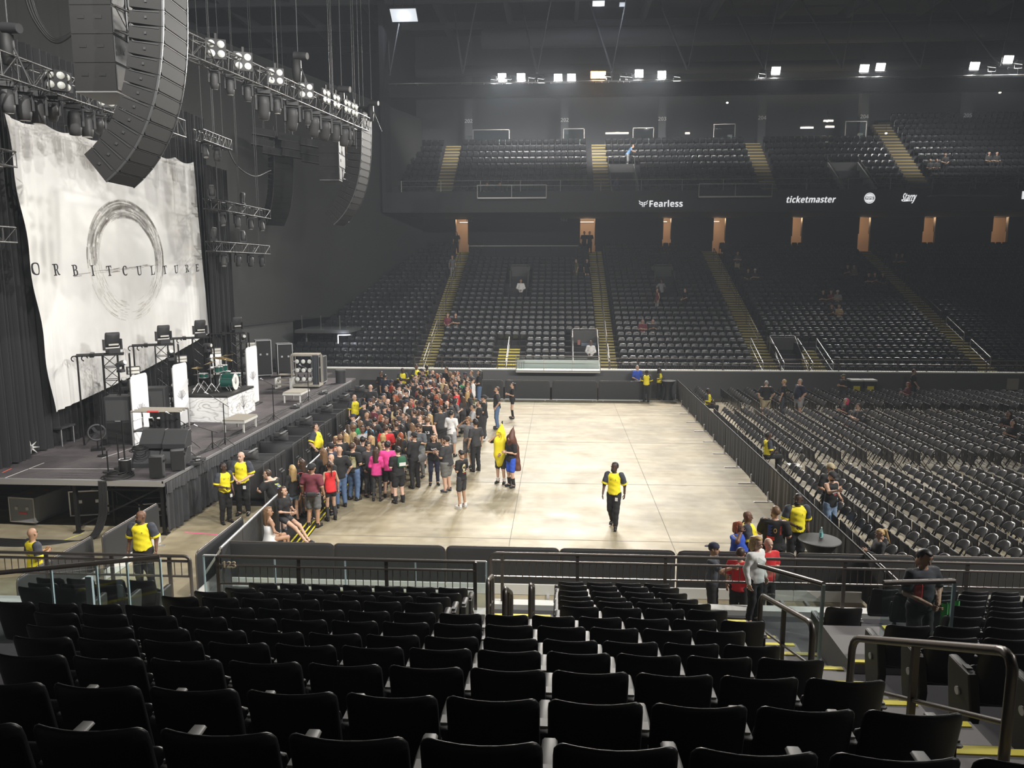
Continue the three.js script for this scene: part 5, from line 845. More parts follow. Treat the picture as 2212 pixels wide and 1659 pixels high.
  // gear behind the near drape on the far left
  const q = onY(30, 985, SY); speakerBox([q.x + 0.15, SY + 0.62, q.z - 1.6], 0.3, 'dark speaker cabinet on a bench left of the drape', 0.5, 0.9, 0.5, M.darkGrey); const be = thing('gear_bench', 'dark bench under the speaker cabinet left of the drape', 'bench', [q.x + 0.1, SY, q.z - 1.6]); obj('top', boxG(1.2, 0.06, 0.7, 0, 0.58, 0), M.dark, be); for (const x of [-0.55, 0.55]) for (const z of [-0.3, 0.3]) obj('leg', rod([x, 0, z], [x, 0.56, z], 0.02), M.alu, be);
  const sf = onY(52, 990, SY), sm = thing('star_ornament', 'pale many-pointed star ornament on the stage floor', 'ornament', [sf.x, SY + 0.25, sf.z - 0.3], 0.5); obj('rays', Array.from({ length: 8 }, (_, k) => { const a = k * Math.PI / 4; return rod([Math.cos(a) * 0.06, Math.sin(a) * 0.06, 0], [Math.cos(a) * 0.24, Math.sin(a) * 0.24, 0], 0.035, 0.004, 4); }), M.offwhite, sm); obj('hub', cyl(0.07, 0.03, 0, 0, 0, 12).rotateX(Math.PI / 2), M.alu, sm);
  const cb = []; for (let k = 0; k < 8; k++) { const x = -11.85 - 0.03 * k; cb.push(tube([[x, SY, -19.02], [x + 0.02, 1.0, -18.95], [x - 0.02, 0.5, -18.9], [x - 0.2, 0.06, -18.7], [x - 1.4, 0.03, -18.5 + 0.06 * k], [x - 4.4, 0.03, -18.7 + 0.05 * k]], 0.016, 40, 5)); } tag(obj('cable_bundle', cb, M.black), 'bundle of black cables falling from the stage to the floor', 'cable');
}
// subwoofers in the pit with front-fill speakers on top
for (let k = 0; k < 6; k++) {
  const z = -22.2 - 2.62 * k, x = -9.35;
  for (const s of [0, 1]) {
    const t = thing('subwoofer', 'large black subwoofer cabinet in the pit before the stage', 'loudspeaker', [x - 0.02 * k, 0, z - 0.98 * s], 0, 'subwoofers in the pit'); obj('cabinet', panelG(1.3, 1.25, { r: 0.015, rb: 0.015, t: 0.94 }).translate(0, 0.03, 0), M.dark, t); obj('corner_strip', [boxG(0.02, 1.22, 0.05, 0.655, 0.64, 0.42), boxG(0.03, 0.03, 0.9, 0.64, 1.28, 0)], M.darkGrey, t);
    obj('grille', boxG(0.02, 1.15, 0.4, 0.655, 0.64, 0.18), M.black, t); obj('grille', boxG(0.02, 1.15, 0.35, 0.655, 0.64, -0.25), M.black, t); obj('handle', boxG(0.03, 0.03, 0.26, 0.665, 0.78, 0.05), M.steel, t); obj('handle', boxG(0.03, 0.03, 0.26, 0.665, 0.68, -0.12), M.steel, t); obj('skid', boxG(1.2, 0.06, 0.85, 0, 0.03, 0), M.black, t);
  }
  const f = thing('fill_speaker', 'small grey front-fill speaker on top of a subwoofer', 'loudspeaker', [x + 0.05, 1.285, z - 0.1], 0, 'front-fill speakers on the subwoofers'); obj('cabinet', panelG(0.5, 0.3, { r: 0.02, rb: 0.02, t: 0.62 }), M.darkGrey, f); obj('port', [boxG(0.14, 0.05, 0.02, -0.05, 0.12, 0.315), boxG(0.14, 0.05, 0.02, -0.05, 0.2, 0.315)], M.black, f); obj('top_strip', boxG(0.08, 0.01, 0.58, 0.1, 0.302, 0), M.alu, f);
}
// ---------- flown sound and lights ----------
const grilleM = mat([0.011, 0.0115, 0.012], 0.75), grilleL = mat([0.035, 0.036, 0.038], 0.6), railM = mat([0.16, 0.165, 0.17], 0.4, 0.8), cabM = mat([0.013, 0.0125, 0.012], 0.75);
function lineArray(label, p, turn, angles, y0, s = 1, hangTop = ROOM.top - 1) {
  const t = thing('line_array', label, 'loudspeaker array', p, turn), H = 0.335 * s, W = 1.25 * s, D = 0.72 * s;
  const sh = new THREE.Shape(); [[-D, -H * 0.36], [0, -H * 0.49], [0, H * 0.49], [-D, H * 0.36]].forEach((q, i) => (i ? sh.lineTo(...q) : sh.moveTo(...q)));
  const cab = new THREE.ExtrudeGeometry(sh, { depth: W, bevelEnabled: false }).translate(0, 0, -W / 2);
  const gs = new THREE.Shape(); const a = W / 2 * 0.96, b = H * 0.42, c = 0.09 * s; [[-a + c, -b], [a - c, -b], [a, -b * 0.5], [a, b * 0.5], [a - c, b], [-a + c, b], [-a, b * 0.5], [-a, -b * 0.5]].forEach((q, i) => (i ? gs.lineTo(...q) : gs.moveTo(...q)));
  const gr = new THREE.ExtrudeGeometry(gs, { depth: 0.02 * s, bevelEnabled: false }).rotateY(Math.PI / 2).translate(0.002, 0, 0);
  const rails = [boxG(0.04 * s, H * 0.96, 0.03 * s, 0.01, 0, W / 2), boxG(0.04 * s, H * 0.96, 0.03 * s, 0.01, 0, -W / 2)], lines = join([boxG(0.03 * s, 0.015, W, 0.0, H * 0.49, 0), boxG(0.05, 0.05, 0.02, -D * 0.5, 0, W / 2 + 0.01), boxG(D * 0.8, 0.02, 0.012, -D * 0.5, H * 0.36, W / 2 + 0.005)]);
  let x = 0, y = y0; const step = H * 1.0;
  angles.forEach((deg, i) => {
    const r = deg * Math.PI / 180; const cb = obj('cabinet', cab, cabM, t); x -= Math.sin(r) * step / 2; y -= Math.cos(r) * step / 2; cb.position.set(x, y, 0); cb.rotation.z = -r; x -= Math.sin(r) * step / 2; y -= Math.cos(r) * step / 2;
    obj('grille', gr, grilleM, cb); for (const r2 of rails) obj('side_rail', r2, railM, cb); obj('joint_rail', lines, grilleL, cb);
  });
  obj('fly_frame', [boxG(D * 1.3, 0.1, W * 0.8, -D * 0.4, y0 + 0.08, 0), beam([-D, y0 + 0.1, 0], [0.3, y0 + 0.1, 0], 0.12)], M.blackMetal, t);
  obj('hoist_chain', [rod([-D * 0.3, y0 + 0.1, 0.25], [-D * 0.3, hangTop, 0.25], 0.018, 0.018, 5), rod([-D * 0.3, y0 + 0.1, -0.25], [-D * 0.3, hangTop, -0.25], 0.018, 0.018, 5)], M.darkGrey, t);
  return t;
}
const CURVE = [0, 0, 1, 2, 3, 4, 6, 8, 11, 14, 18, 22, 27, 32, 38, 44, 50];
lineArray('long curved black line array hanging before the backdrop', [-8.55, 0, -17.7], 0.06, CURVE, 14.2);
lineArray('curved black line array hanging at the far stage end', [-9.15, 0, -37.4], -0.12, CURVE, 14.4);
lineArray('curved side line array hanging against the grey wall', [-15.0, 0, -42.5], -0.75, CURVE.slice(1), 14.0, 0.92);
function subHang(label, p, n, yb) {
  const t = thing('subwoofer_array', label, 'loudspeaker array', p, 0.05), H = 0.62, W = 1.35, D = 0.95;
  for (let k = 0; k < n; k++) {
    const cb = obj('cabinet', boxG(D, H - 0.012, W, -D / 2, 0, 0), cabM, t); cb.position.y = yb + H * (k + 0.5);
    const oct = (w, h, c) => { const s = new THREE.Shape(); [[-w, -h], [w - c, -h], [w, -h * 0.4], [w, h * 0.4], [w - c, h], [-w, h]].forEach((q, i) => (i ? s.lineTo(...q) : s.moveTo(...q))); return new THREE.ExtrudeGeometry(s, { depth: 0.02, bevelEnabled: false }); };
    if (k === 1) { obj('grille', boxG(0.02, H * 0.9, W * 0.96, 0.01, 0, 0), mat([0.07, 0.072, 0.075], 0.6), cb); const lg = textG('M', 0.13, 0.01).rotateY(Math.PI / 2).translate(0.025, -0.05, 0.3); obj('badge', lg, M.dark, cb); }
    else { obj('grille', oct(0.28, H * 0.44, 0.14).rotateY(Math.PI / 2).translate(0, 0, 0.36), grilleL, cb); obj('grille', oct(0.28, H * 0.44, 0.14).rotateZ(Math.PI).rotateY(Math.PI / 2).translate(0, 0, -0.36), grilleL, cb); obj('centre_post', rod([0.01, -H / 2, 0], [0.01, H / 2, 0], 0.015), railM, cb); }
    for (const hx of [-0.3, -0.7]) obj('handle', boxG(0.16, 0.07, 0.012, hx, 0.05, W / 2 + 0.005), M.black, cb);
  }
  obj('base_plate', boxG(D, 0.03, W, -D / 2, yb - 0.015, 0), mat([0.2, 0.2, 0.2], 0.6), t); obj('hoist_chain', [rod([-0.4, yb + H * n, 0.3], [-0.4, ROOM.top - 1, 0.3], 0.018), rod([-0.4, yb + H * n, -0.3], [-0.4, ROOM.top - 1, -0.3], 0.018)], M.darkGrey, t);
}
subHang('flown subwoofer stack with pale hexagon grilles beside the near line array', [-10.15, 0, -18.5], 7, 11.05);
subHang('flown subwoofer stack beside the far line array', [-10.6, 0, -38.2], 4, 11.3);
// trusses
function trussRun(label, a, b, w = 0.5, bays = 16, m = M.blackMetal) {
  const A = V(...a), B = V(...b), L = A.distanceTo(B), t = thing('lighting_truss', label, 'truss', a); const g = lattice(L, w, bays, 0.026, 0.014); g.applyQuaternion(new THREE.Quaternion().setFromUnitVectors(V(0, 1, 0), B.clone().sub(A).normalize())); obj('lattice', g, m, t); obj('hanger', [0.15, 0.5, 0.85].map((k) => { const q = B.clone().sub(A).multiplyScalar(k); return rod([q.x, q.y + w / 2, q.z], [q.x, ROOM.top - 1 - A.y, q.z], 0.014, 0.014, 5); }), M.darkGrey, t); return t;
}
const T1 = [V(-13, 11.65, -15.5), V(-13, 11.75, -26.5)], T2 = [V(-9.7, 12.55, -17.6), V(-7.95, 12.85, -32)];
trussRun('dark lighting truss crowded with lamps above the backdrop', T1[0].toArray(), T1[1].toArray(), 0.55, 20, mat([0.12, 0.12, 0.12], 0.4, 0.7)); trussRun('long lighting truss slanting away above the crowd', T2[0].toArray(), T2[1].toArray(), 0.5, 26, mat([0.14, 0.14, 0.14], 0.4, 0.7));
function blinder(p, turn, label, group) { const t = thing('blinder_light', label, 'stage light', p, turn, group); obj('frame', [boxG(0.5, 0.5, 0.06, 0, 0, -0.04)], M.dark, t); for (const x of [-0.12, 0.12]) for (const y of [-0.12, 0.12]) obj('lamp', lathe([[0, 0.05], [0.05, 0.045], [0.09, 0.01], [0.095, 0]], 12).rotateX(Math.PI / 2).translate(x, y, 0), lensM, t); obj('clamp', boxG(0.06, 0.18, 0.06, 0, 0.3, -0.05), M.blackMetal, t); }
const on = (T, u) => { // the point of the truss axis seen at pixel column u
  let best = 0, bd = 1e9; for (let k = 0; k <= 200; k++) { const q = T[0].clone().lerp(T[1], k / 200).project(camera), d = Math.abs((q.x + 1) / 2 * 2212 - u); if (d < bd) { bd = d; best = k / 200; } } return T[0].clone().lerp(T[1], best);
};
for (const u of [447, 508, 578, 645]) { const p = on(T2, u); blinder([p.x + 0.3, p.y + 0.12, p.z + 0.1], 0.45, 'blinder light with four round lamps on the slanting truss', 'blinders on the slanting truss'); }
for (const u of [690, 712, 735, 752]) { const p = on(T2, u); blinder([p.x + 0.3, p.y + 0.25, p.z + 0.1], 1.3, 'blinder light turned edge-on at the far end of the slanting truss', 'blinders at the far truss end'); }
for (const u of [95, 105, 205, 300]) { const p = on(T1, u); blinder([p.x + 0.32, p.y + 0.05, p.z], 0.7, 'blinder light with four round lamps on the truss above the backdrop', 'blinders above the backdrop'); }
for (const [u, s, tl] of [[460, 0.75, 0.2], [495, 0.75, 0.1], [532, 0.75, 0.2], [566, 1.25, 0.35], [598, 0.8, 0], [628, 1.3, 0.5], [662, 0.8, 0.2], [677, 1.25, 0.5], [701, 1.25, 0.7], [724, 1.1, 0.3], [742, 1.2, 0.4], [752, 1.1, 0.6]]) { const p = on(T2, u); movingHead([p.x, p.y - 0.28, p.z], Math.PI + tl, 0.5, 'moving head light hanging from the slanting truss', 'moving heads on the slanting truss', s); }
for (const [u, s, tl] of [[12, 1, 0.1], [45, 1.1, 0.1], [75, 1.1, 0], [110, 0.9, 0.9], [155, 1.15, 0.3], [182, 1.1, 0], [210, 0.9, 1], [244, 1.1, 0.3], [266, 1.0, 0], [290, 1, 0.4], [305, 1, 0.2]]) { const p = on(T1, u); movingHead([p.x, p.y - 0.3, p.z], Math.PI + tl, 0.6, 'moving head light hanging from the truss above the backdrop', 'moving heads above the backdrop', s); }
// hoists on their steels
for (const [u, v, z, l] of [[640, 120, -26.2, 'black chain hoist above the slanting truss'], [735, 192, -29.8, 'black chain hoist near the far truss end'], [800, 222, -37.2, 'black chain hoist above the far line array'], [12, 60, -18.2, 'dark chain hoist above the left truss end']]) { const p = onZ(u, v, z), t = thing('chain_hoist', l, 'hoist', [p.x, p.y, p.z]); obj('motor', rod([-0.05, 0, 0], [0.4, -0.05, 0.1], 0.13, 0.11, 12), M.dark, t); obj('chain_bag', lathe([[0, -0.85], [0.12, -0.82], [0.16, -0.5], [0.15, -0.15], [0, -0.12]], 10), M.black, t); obj('steel', rod([0.05, 0.1, 0], [0.05, ROOM.top - 1 - p.y, 0], 0.016, 0.016, 5), M.darkGrey, t); obj('sling', [rod([0.02, -0.1, 0], [-0.3, -1.3, 0], 0.02), rod([0.02, -0.1, 0], [0.5, -1.3, 0], 0.02)], M.dark, t); }
{ const h = []; for (const [u, z] of [[716, -34], [762, -35], [766, -36]]) { const p = onZ(u, 190, z); h.push(rod([p.x, 12.5, z], [p.x, ROOM.top - 0.9, z], 0.014, 0.014, 4)); } tag(obj('hanging_steels', h, M.darkGrey), 'thin steel wires hanging from the roof behind the slanting truss', 'wires'); }
// side light bars right of the backdrop
const bars = [[[450, 440], [575, 456], 'upper side light bar right of the backdrop', -14.4], [[455, 532], [575, 545], 'lower side light bar right of the backdrop', -14.4], [[428, 290], [490, 304], 'short light bar above the right backdrop corner', -14.2]];
bars.forEach(([a, b, l, x], i) => { const A = onX(...a, x), B = onX(...b, x); B.y = A.y; const T = [A, B]; trussRun(l, A.toArray(), B.toArray(), 0.4, 9, mat([0.1, 0.1, 0.1], 0.4, 0.6)); for (const k of i < 2 ? [0.2, 0.45, 0.68, 0.9] : [0.2, 0.6]) { const p = A.clone().lerp(B, k); movingHead([p.x, p.y - 0.22, p.z], Math.PI + rr(-0.3, 0.5), rr(0.3, 1), 'moving head light under the ' + l, 'moving heads on the side light bars', 0.85); } if (i < 2) for (const k of [0.06, 0.55]) { const p = A.clone().lerp(B, k); movingHead([p.x, p.y + 0.22, p.z], rr(-0.3, 0.3), rr(0, 2), 'moving head light standing on the ' + l, 'moving heads standing on the side light bars', 0.8, false); } });
for (const [v, l] of [[345, 'upper truss stub left of the backdrop'], [508, 'lower truss stub left of the backdrop']]) { const p = onX(20, v, -14.9); trussRun(l, [p.x, p.y, p.z + 2.5], [p.x, p.y, p.z], 0.4, 5, mat([0.12, 0.12, 0.12], 0.4, 0.6)); }
// house loudspeakers on the grey wall
for (const [u, v] of [[570, 287], [568, 309], [592, 328], [625, 299], [632, 316], [634, 333], [674, 310], [674, 328], [676, 345]]) { const p = onZ(u, v, -41.5), t = thing('house_speaker', 'flat dark house speaker in the cluster before the grey wall', 'loudspeaker', [p.x, p.y, p.z], 0.35, 'house speaker cluster'); obj('cabinet', boxG(1.15, 0.36, 0.5).rotateZ(-0.13), M.black, t); obj('edge', boxG(1.15, 0.03, 0.02, 0, -0.17, 0.26).rotateZ(-0.13), M.wallFloor, t); obj('bracket', rod([0, 0.1, -0.2], [0, 1.4, -0.5], 0.02), M.dark, t); }
// bundled cables and straps
tag(obj('flown_cable', [0, 1, 2].map((k) => tube([onZ(45 + 6 * k, -40, -19.3), onZ(75 + 5 * k, 45, -19.3), onZ(120, 92 - 4 * k, -19.3), onZ(165, 60, -19.3), onZ(178, -30, -19.3)], 0.035, 40, 6)), M.black), 'thick black cable loop swagging beside the flown subwoofers', 'cable');
tag(obj('flown_cable', tube([onZ(488, 312, -36), onZ(510, 356, -36), onZ(545, 380, -37), onZ(585, 368, -39)], 0.03, 30, 6), M.black), 'black cable swag between the side light bar and the side array', 'cable');
{ const p = onZ(287, 262, -19), q = onZ(280, 315, -19), t = thing('lifting_strap', 'tan lifting strap at the tail of the near line array', 'strap', [p.x, p.y, p.z]); obj('strap', beam([0, 0, 0], [q.x - p.x, q.y - p.y, 0], 0.06, 0.02), mat([0.42, 0.3, 0.14], 0.8), t); obj('hook', ball(0.07, 0, 0.05, 0, 1, 1.6, 1), mat([0.55, 0.4, 0.05], 0.5), t); const p2 = onZ(752, 430, -37.6), q2 = onZ(748, 460, -37.6), t2 = thing('lifting_strap', 'tan lifting strap at the tail of the far line array', 'strap', [p2.x, p2.y, p2.z]); obj('strap', beam([0, 0, 0], [q2.x - p2.x, q2.y - p2.y, 0], 0.06, 0.02), mat([0.42, 0.3, 0.14], 0.8), t2); obj('hook', [ball(0.09, 0, 0.05, 0, 1, 1.6, 1), rod([0, 0.1, 0], [0, 2.6, 0], 0.012)], mat([0.6, 0.3, 0.08], 0.5), t2); }
// seats block end and lit sign at the left end of the far stand
{
  const p = onZ(655, 690, -46.5), t = thing('end_balcony', 'overhanging end of the seat stand with glass rail and post beside the stage', 'balcony', [p.x, 0, -46.5]); const y = onZ(655, 712, -46.5).y; obj('slab', boxG(3.3, 0.18, 3, 1.6, y, 0), M.darkGrey, t); obj('post', rod([0.35, 0, 0.6], [0.35, y, 0.6], 0.06), M.wallFloor, t); for (let k = 0; k < 3; k++) { obj('rail_post', boxG(0.03, 0.9, 0.03, 0.4 + 1.15 * k, y + 0.5, 1.45), M.railLight, t); obj('pane', boxG(1.1, 0.75, 0.012).rotateX(0.05).translate(0.95 + 1.15 * k, y + 0.48, 1.45), M.glass, t); }
  const s = onZ(730, 724, -45), sg = thing('lit_sign', 'small lit exit strip lamp under the end of the seat stand', 'sign', [s.x, s.y, -45]); obj('tube_lamp', [rod([0, 0, 0], [0, -0.5, 0], 0.03), rod([0, 0, 0], [0.75, 0.03, 0], 0.025)], new THREE.MeshStandardMaterial({ color: 0x222222, emissive: new THREE.Color(0.95, 0.95, 1), emissiveIntensity: 2.5 }), sg); obj('back_plate', boxG(0.9, 0.12, 0.03, 0.4, 0.02, -0.06), M.dark, sg); const l = new THREE.PointLight(0xeaf0ff, 2); l.position.set(0.3, -0.1, 0.2); l.castShadow = true; l.name = 'strip_glow_lamp'; sg.add(l);
}
// ---------- people: one continuous body each, clothing and hair as parts ----------
function sdfMesh(f, lo, hi, c) { // surface nets
  const nx = Math.ceil((hi[0] - lo[0]) / c) + 1, ny = Math.ceil((hi[1] - lo[1]) / c) + 1, nz = Math.ceil((hi[2] - lo[2]) / c) + 1, F = new Float32Array(nx * ny * nz), id = new Int32Array(nx * ny * nz).fill(-1), pos = [], idx = [];
  let q = 0; for (let k = 0; k < nz; k++) for (let j = 0; j < ny; j++) for (let i = 0; i < nx; i++) F[q++] = f(lo[0] + i * c, lo[1] + j * c, lo[2] + k * c);
  const at3 = (i, j, k) => (k * ny + j) * nx + i;
  for (let k = 0; k < nz - 1; k++) for (let j = 0; j < ny - 1; j++) for (let i = 0; i < nx - 1; i++) {
    let mask = 0; const v = []; for (let s = 0; s < 8; s++) { const d = F[at3(i + (s & 1), j + ((s >> 1) & 1), k + (s >> 2))]; v.push(d); if (d < 0) mask |= 1 << s; }
    if (mask === 0 || mask === 255) continue;
    let x = 0, y = 0, z = 0, n = 0;
    for (const [a, b] of EDGES) if (((mask >> a) & 1) !== ((mask >> b) & 1)) { const t = v[a] / (v[a] - v[b]); x += (a & 1) + t * ((b & 1) - (a & 1)); y += ((a >> 1) & 1) + t * (((b >> 1) & 1) - ((a >> 1) & 1)); z += (a >> 2) + t * ((b >> 2) - (a >> 2)); n++; }
    id[at3(i, j, k)] = pos.length / 3; pos.push(lo[0] + (i + x / n) * c, lo[1] + (j + y / n) * c, lo[2] + (k + z / n) * c);
  }
  const quad = (a, b, d, e, flip) => { if (a < 0 || b < 0 || d < 0 || e < 0) return; flip ? idx.push(a, d, b, a, e, d) : idx.push(a, b, d, a, d, e); };
  for (let k = 1; k < nz - 1; k++) for (let j = 1; j < ny - 1; j++) for (let i = 1; i < nx - 1; i++) {
    const s = F[at3(i, j, k)] < 0;
    if (s !== (F[at3(i + 1, j, k)] < 0)) quad(id[at3(i, j - 1, k - 1)], id[at3(i, j, k - 1)], id[at3(i, j, k)], id[at3(i, j - 1, k)], !s);
    if (s !== (F[at3(i, j + 1, k)] < 0)) quad(id[at3(i - 1, j, k - 1)], id[at3(i - 1, j, k)], id[at3(i, j, k)], id[at3(i, j, k - 1)], !s);
    if (s !== (F[at3(i, j, k + 1)] < 0)) quad(id[at3(i - 1, j - 1, k)], id[at3(i, j - 1, k)], id[at3(i, j, k)], id[at3(i - 1, j, k)], !s);
  }
  const g = new THREE.BufferGeometry(); g.setAttribute('position', new THREE.Float32BufferAttribute(pos, 3)); g.setAttribute('uv', new THREE.Float32BufferAttribute(new Float32Array(pos.length / 3 * 2), 2)); g.setIndex(idx); g.computeVertexNormals(); return g;
}
const EDGES = [[0, 1], [2, 3], [4, 5], [6, 7], [0, 2], [1, 3], [4, 6], [5, 7], [0, 4], [1, 5], [2, 6], [3, 7]];
function field(bones, k = 0.035) { // bones: [ax,ay,az, bx,by,bz, ra, rb, flat]
  const B = bones.map((b) => { const d = [b[3] - b[0], b[4] - b[1], b[5] - b[2]]; return [...b.slice(0, 3), ...d, b[6], b[7], b[8] ?? 1, 1 / Math.max(1e-9, d[0] * d[0] + d[1] * d[1] + d[2] * d[2])]; });
  return (x, y, z) => {
    let r = 1e3;
    for (const b of B) {
      const px = x - b[0], py = y - b[1], pz = z - b[2]; let t = (px * b[3] + py * b[4] + pz * b[5]) * b[9]; t = t < 0 ? 0 : t > 1 ? 1 : t;
      const ex = px - b[3] * t, ey = py - b[4] * t, ez = (pz - b[5] * t) * b[8], d = Math.sqrt(ex * ex + ey * ey + ez * ez) - (b[6] + (b[7] - b[6]) * t), h = r - d;
      if (h >= k) r = d; else if (h > -k) { const m = 0.5 + 0.5 * h / k; r = r + (d - r) * m - k * m * (1 - m); }
    }
    return r;
  };
}
const mirrorX = (p) => [-p[0], p[1], p[2]];
// joints of each pose for a 1.75 m person facing +z; s is the person's left side (+x)
const POSES = {
  stand: { el: [0.25, 1.15, -0.03], wr: [0.265, 0.9, 0.05] },
  relaxed: { el: [0.24, 1.14, -0.05], wr: [0.22, 0.91, 0.08], rel: [-0.25, 1.15, 0], rwr: [-0.1, 1.1, 0.22] },
  phone: { el: [0.23, 1.15, 0.0], wr: [0.07, 1.2, 0.25] },
  clasp: { el: [0.27, 1.14, 0.02], wr: [0.06, 1.02, 0.23] },
  crossed: { el: [0.25, 1.15, 0.07], wr: [-0.07, 1.19, 0.18], rwr: [0.07, 1.15, 0.19] },
  hips: { el: [0.38, 1.18, -0.08], wr: [0.2, 1.02, 0.05] },
  pocket: { el: [0.29, 1.15, -0.09], wr: [0.22, 0.93, 0.05] },
  walk: { el: [0.25, 1.15, -0.1], wr: [0.26, 0.92, -0.06], rel: [-0.25, 1.15, 0.05], rwr: [-0.25, 0.94, 0.2], kn: [0.09, 0.5, 0.12], an: [0.09, 0.1, 0.16], rkn: [-0.09, 0.5, 0.02], ran: [-0.09, 0.12, -0.26] },
  raise: { el: [0.24, 1.15, 0], wr: [0.12, 1.05, 0.22], rel: [-0.33, 1.42, 0.14], rwr: [-0.13, 1.6, 0.13] },
  head: { el: [0.3, 1.56, 0.08], wr: [0.09, 1.73, 0.02], rel: [-0.25, 1.15, 0.05], rwr: [-0.22, 0.95, 0.16] },
  point: { el: [0.24, 1.15, 0], wr: [0.12, 1.08, 0.23], rel: [-0.28, 1.3, 0.2], rwr: [-0.26, 1.4, 0.42] },
  lean: { tilt: 0.55, el: [0.28, 1.18, 0.3], wr: [0.12, 1.12, 0.52] },
  sit: { sit: 0.47, el: [0.24, 0.72, 0.03], wr: [0.13, 0.66, 0.26] },
  sitphone: { sit: 0.47, el: [0.23, 0.74, 0.06], wr: [0.06, 0.83, 0.29] },
  sitcross: { sit: 0.47, el: [0.25, 0.74, 0.1], wr: [-0.06, 0.78, 0.2], rwr: [0.06, 0.75, 0.21] },
  sithead: { sit: 0.42, el: [0.34, 1.06, 0.02], wr: [0.1, 1.24, 0.04], rel: [-0.24, 0.7, 0.05], rwr: [-0.16, 0.6, 0.2] },
  perch: { sit: 0.62, el: [0.25, 0.88, 0.05], wr: [0.1, 0.85, 0.28], kn: [0.1, 0.46, 0.4], an: [0.1, 0.09, 0.66], rkn: [-0.1, 0.45, 0.42], ran: [-0.08, 0.09, 0.75] },
};
const TYPES = { m: { sw: 1, hw: 1, b: 0, lt: 1 }, f: { sw: 0.86, hw: 1.03, b: -0.004, lt: 0.84, bust: 0.035 }, h: { sw: 1.1, hw: 1.16, b: 0.055, lt: 1.24 }, l: { sw: 0.95, hw: 0.95, b: -0.012, lt: 0.9 } };
const figCache = new Map();
function figure(type, pose, yaw, nod, fine) {
  const key = [type, pose, yaw.toFixed(1), nod.toFixed(1), fine].join(); if (figCache.has(key)) return figCache.get(key);
  const T = TYPES[type], P = POSES[pose], base = P.sit !== undefined ? P.sit - 0.87 : 0, tilt = P.tilt ?? 0, hipY = 0.92 + base;
  const up = (x, y, z) => { const dy = y + base - hipY; return [x, hipY + dy * Math.cos(tilt) - z * Math.sin(tilt) * 0, z + dy * Math.sin(tilt)]; };
  const J = { el: P.el, wr: P.wr, rel: P.rel ?? mirrorX(P.el), rwr: P.rwr ?? mirrorX(P.wr) }, arms = (p) => [p[0] * (0.55 + 0.45 * T.sw) + Math.sign(p[0]) * T.b * 0.8, p[1], p[2] + T.b * 0.6];
  const sh = up(0.175 * T.sw, 1.425, 0), shR = [-sh[0], sh[1], sh[2]];
  const kn = P.kn ?? (P.sit !== undefined ? [0.12, P.sit + 0.03, 0.43] : [0.1, 0.5, 0.03]), an = P.an ?? (P.sit !== undefined ? [0.12, 0.09, 0.42] : [0.115, 0.09, -0.02]), rkn = P.rkn ?? mirrorX(kn), ran = P.ran ?? mirrorX(an), hip = [0.09 * T.hw, hipY, 0], hipR = [-0.09 * T.hw, hipY, 0];
  const legs = (e, cutThigh = 1, cutShin = 1) => [[hip, kn, an], [hipR, rkn, ran]].flatMap(([h, k, a]) => { const mid = (p, q, t) => p.map((v, i) => v + (q[i] - v) * t); const o = [[...h, ...mid(h, k, cutThigh), (0.088 + e) * T.lt * T.hw, (0.088 + (0.06 - 0.088) * cutThigh + e * 1.2) * T.lt]]; if (cutThigh === 1 && cutShin > 0) o.push([...k, ...mid(k, a, cutShin), (0.058 + e) * T.lt, (0.058 + (0.042 - 0.058) * cutShin + e) * T.lt]); return o; });
  const torso = (e) => [[...up(0, 0.93, 0), ...up(0, 1.1, 0.01), 0.145 * T.hw + e + T.b * 0.5, 0.135 + e + T.b, 1.32], [...up(0, 1.1, 0.02 + T.b * 0.7), ...up(0, 1.3, 0.015 + T.b * 0.2), 0.132 + e + T.b * 1.3, 0.15 * (0.4 + 0.6 * T.sw) + e + T.b * 0.4, 1.32 - T.b * 3], [...up(-0.11 * T.sw, 1.38, -0.005), ...up(0.11 * T.sw, 1.38, -0.005), 0.085 + e, 0.085 + e, 1.1], ...(T.bust ? [[...up(-0.065, 1.28, 0.075), ...up(0.065, 1.28, 0.075), 0.055 + e, 0.055 + e]] : [])];
  const armB = (e, upTo, foreTo) => [[sh, arms(J.el), arms(J.wr)], [shR, arms(J.rel), arms(J.rwr)]].flatMap(([s, l, w]) => { const mid = (p, q, t) => p.map((v, i) => v + (q[i] - v) * t), o = [[...s, ...mid(s, l, upTo), (0.054 + e) * T.lt, (0.054 - 0.012 * upTo + e * 1.25) * T.lt]]; if (foreTo) o.push([...l, ...mid(l, w, foreTo), (0.041 + e) * T.lt, (0.041 - 0.011 * foreTo + e) * T.lt]); return o; });
  const neck = [...up(0, 1.42, -0.01), ...up(0, 1.55, 0.012), 0.058 * T.lt ** 0.4, 0.05 * T.lt ** 0.4];
  const feet = [[an, kn], [ran, rkn]].map(([a]) => [a[0], a[1], a[2], a[0] * 1.04, 0.035, a[2] + 0.1, 0.042, 0.035]);
  const bodyF = field([...torso(0), ...armB(0, 1, 1), ...legs(0), neck, ...feet], 0.04);
  const cell = fine ? 0.026 : 0.036, lo = [-0.55, -0.02, -0.45], hi = [0.55, 1.6, 0.85];
  const hc = up(0, 1.635, 0.012); hc[1] += 0; // head centre
  const hq = new THREE.Quaternion().setFromEuler(new THREE.Euler(nod, yaw, 0, 'YXZ'));
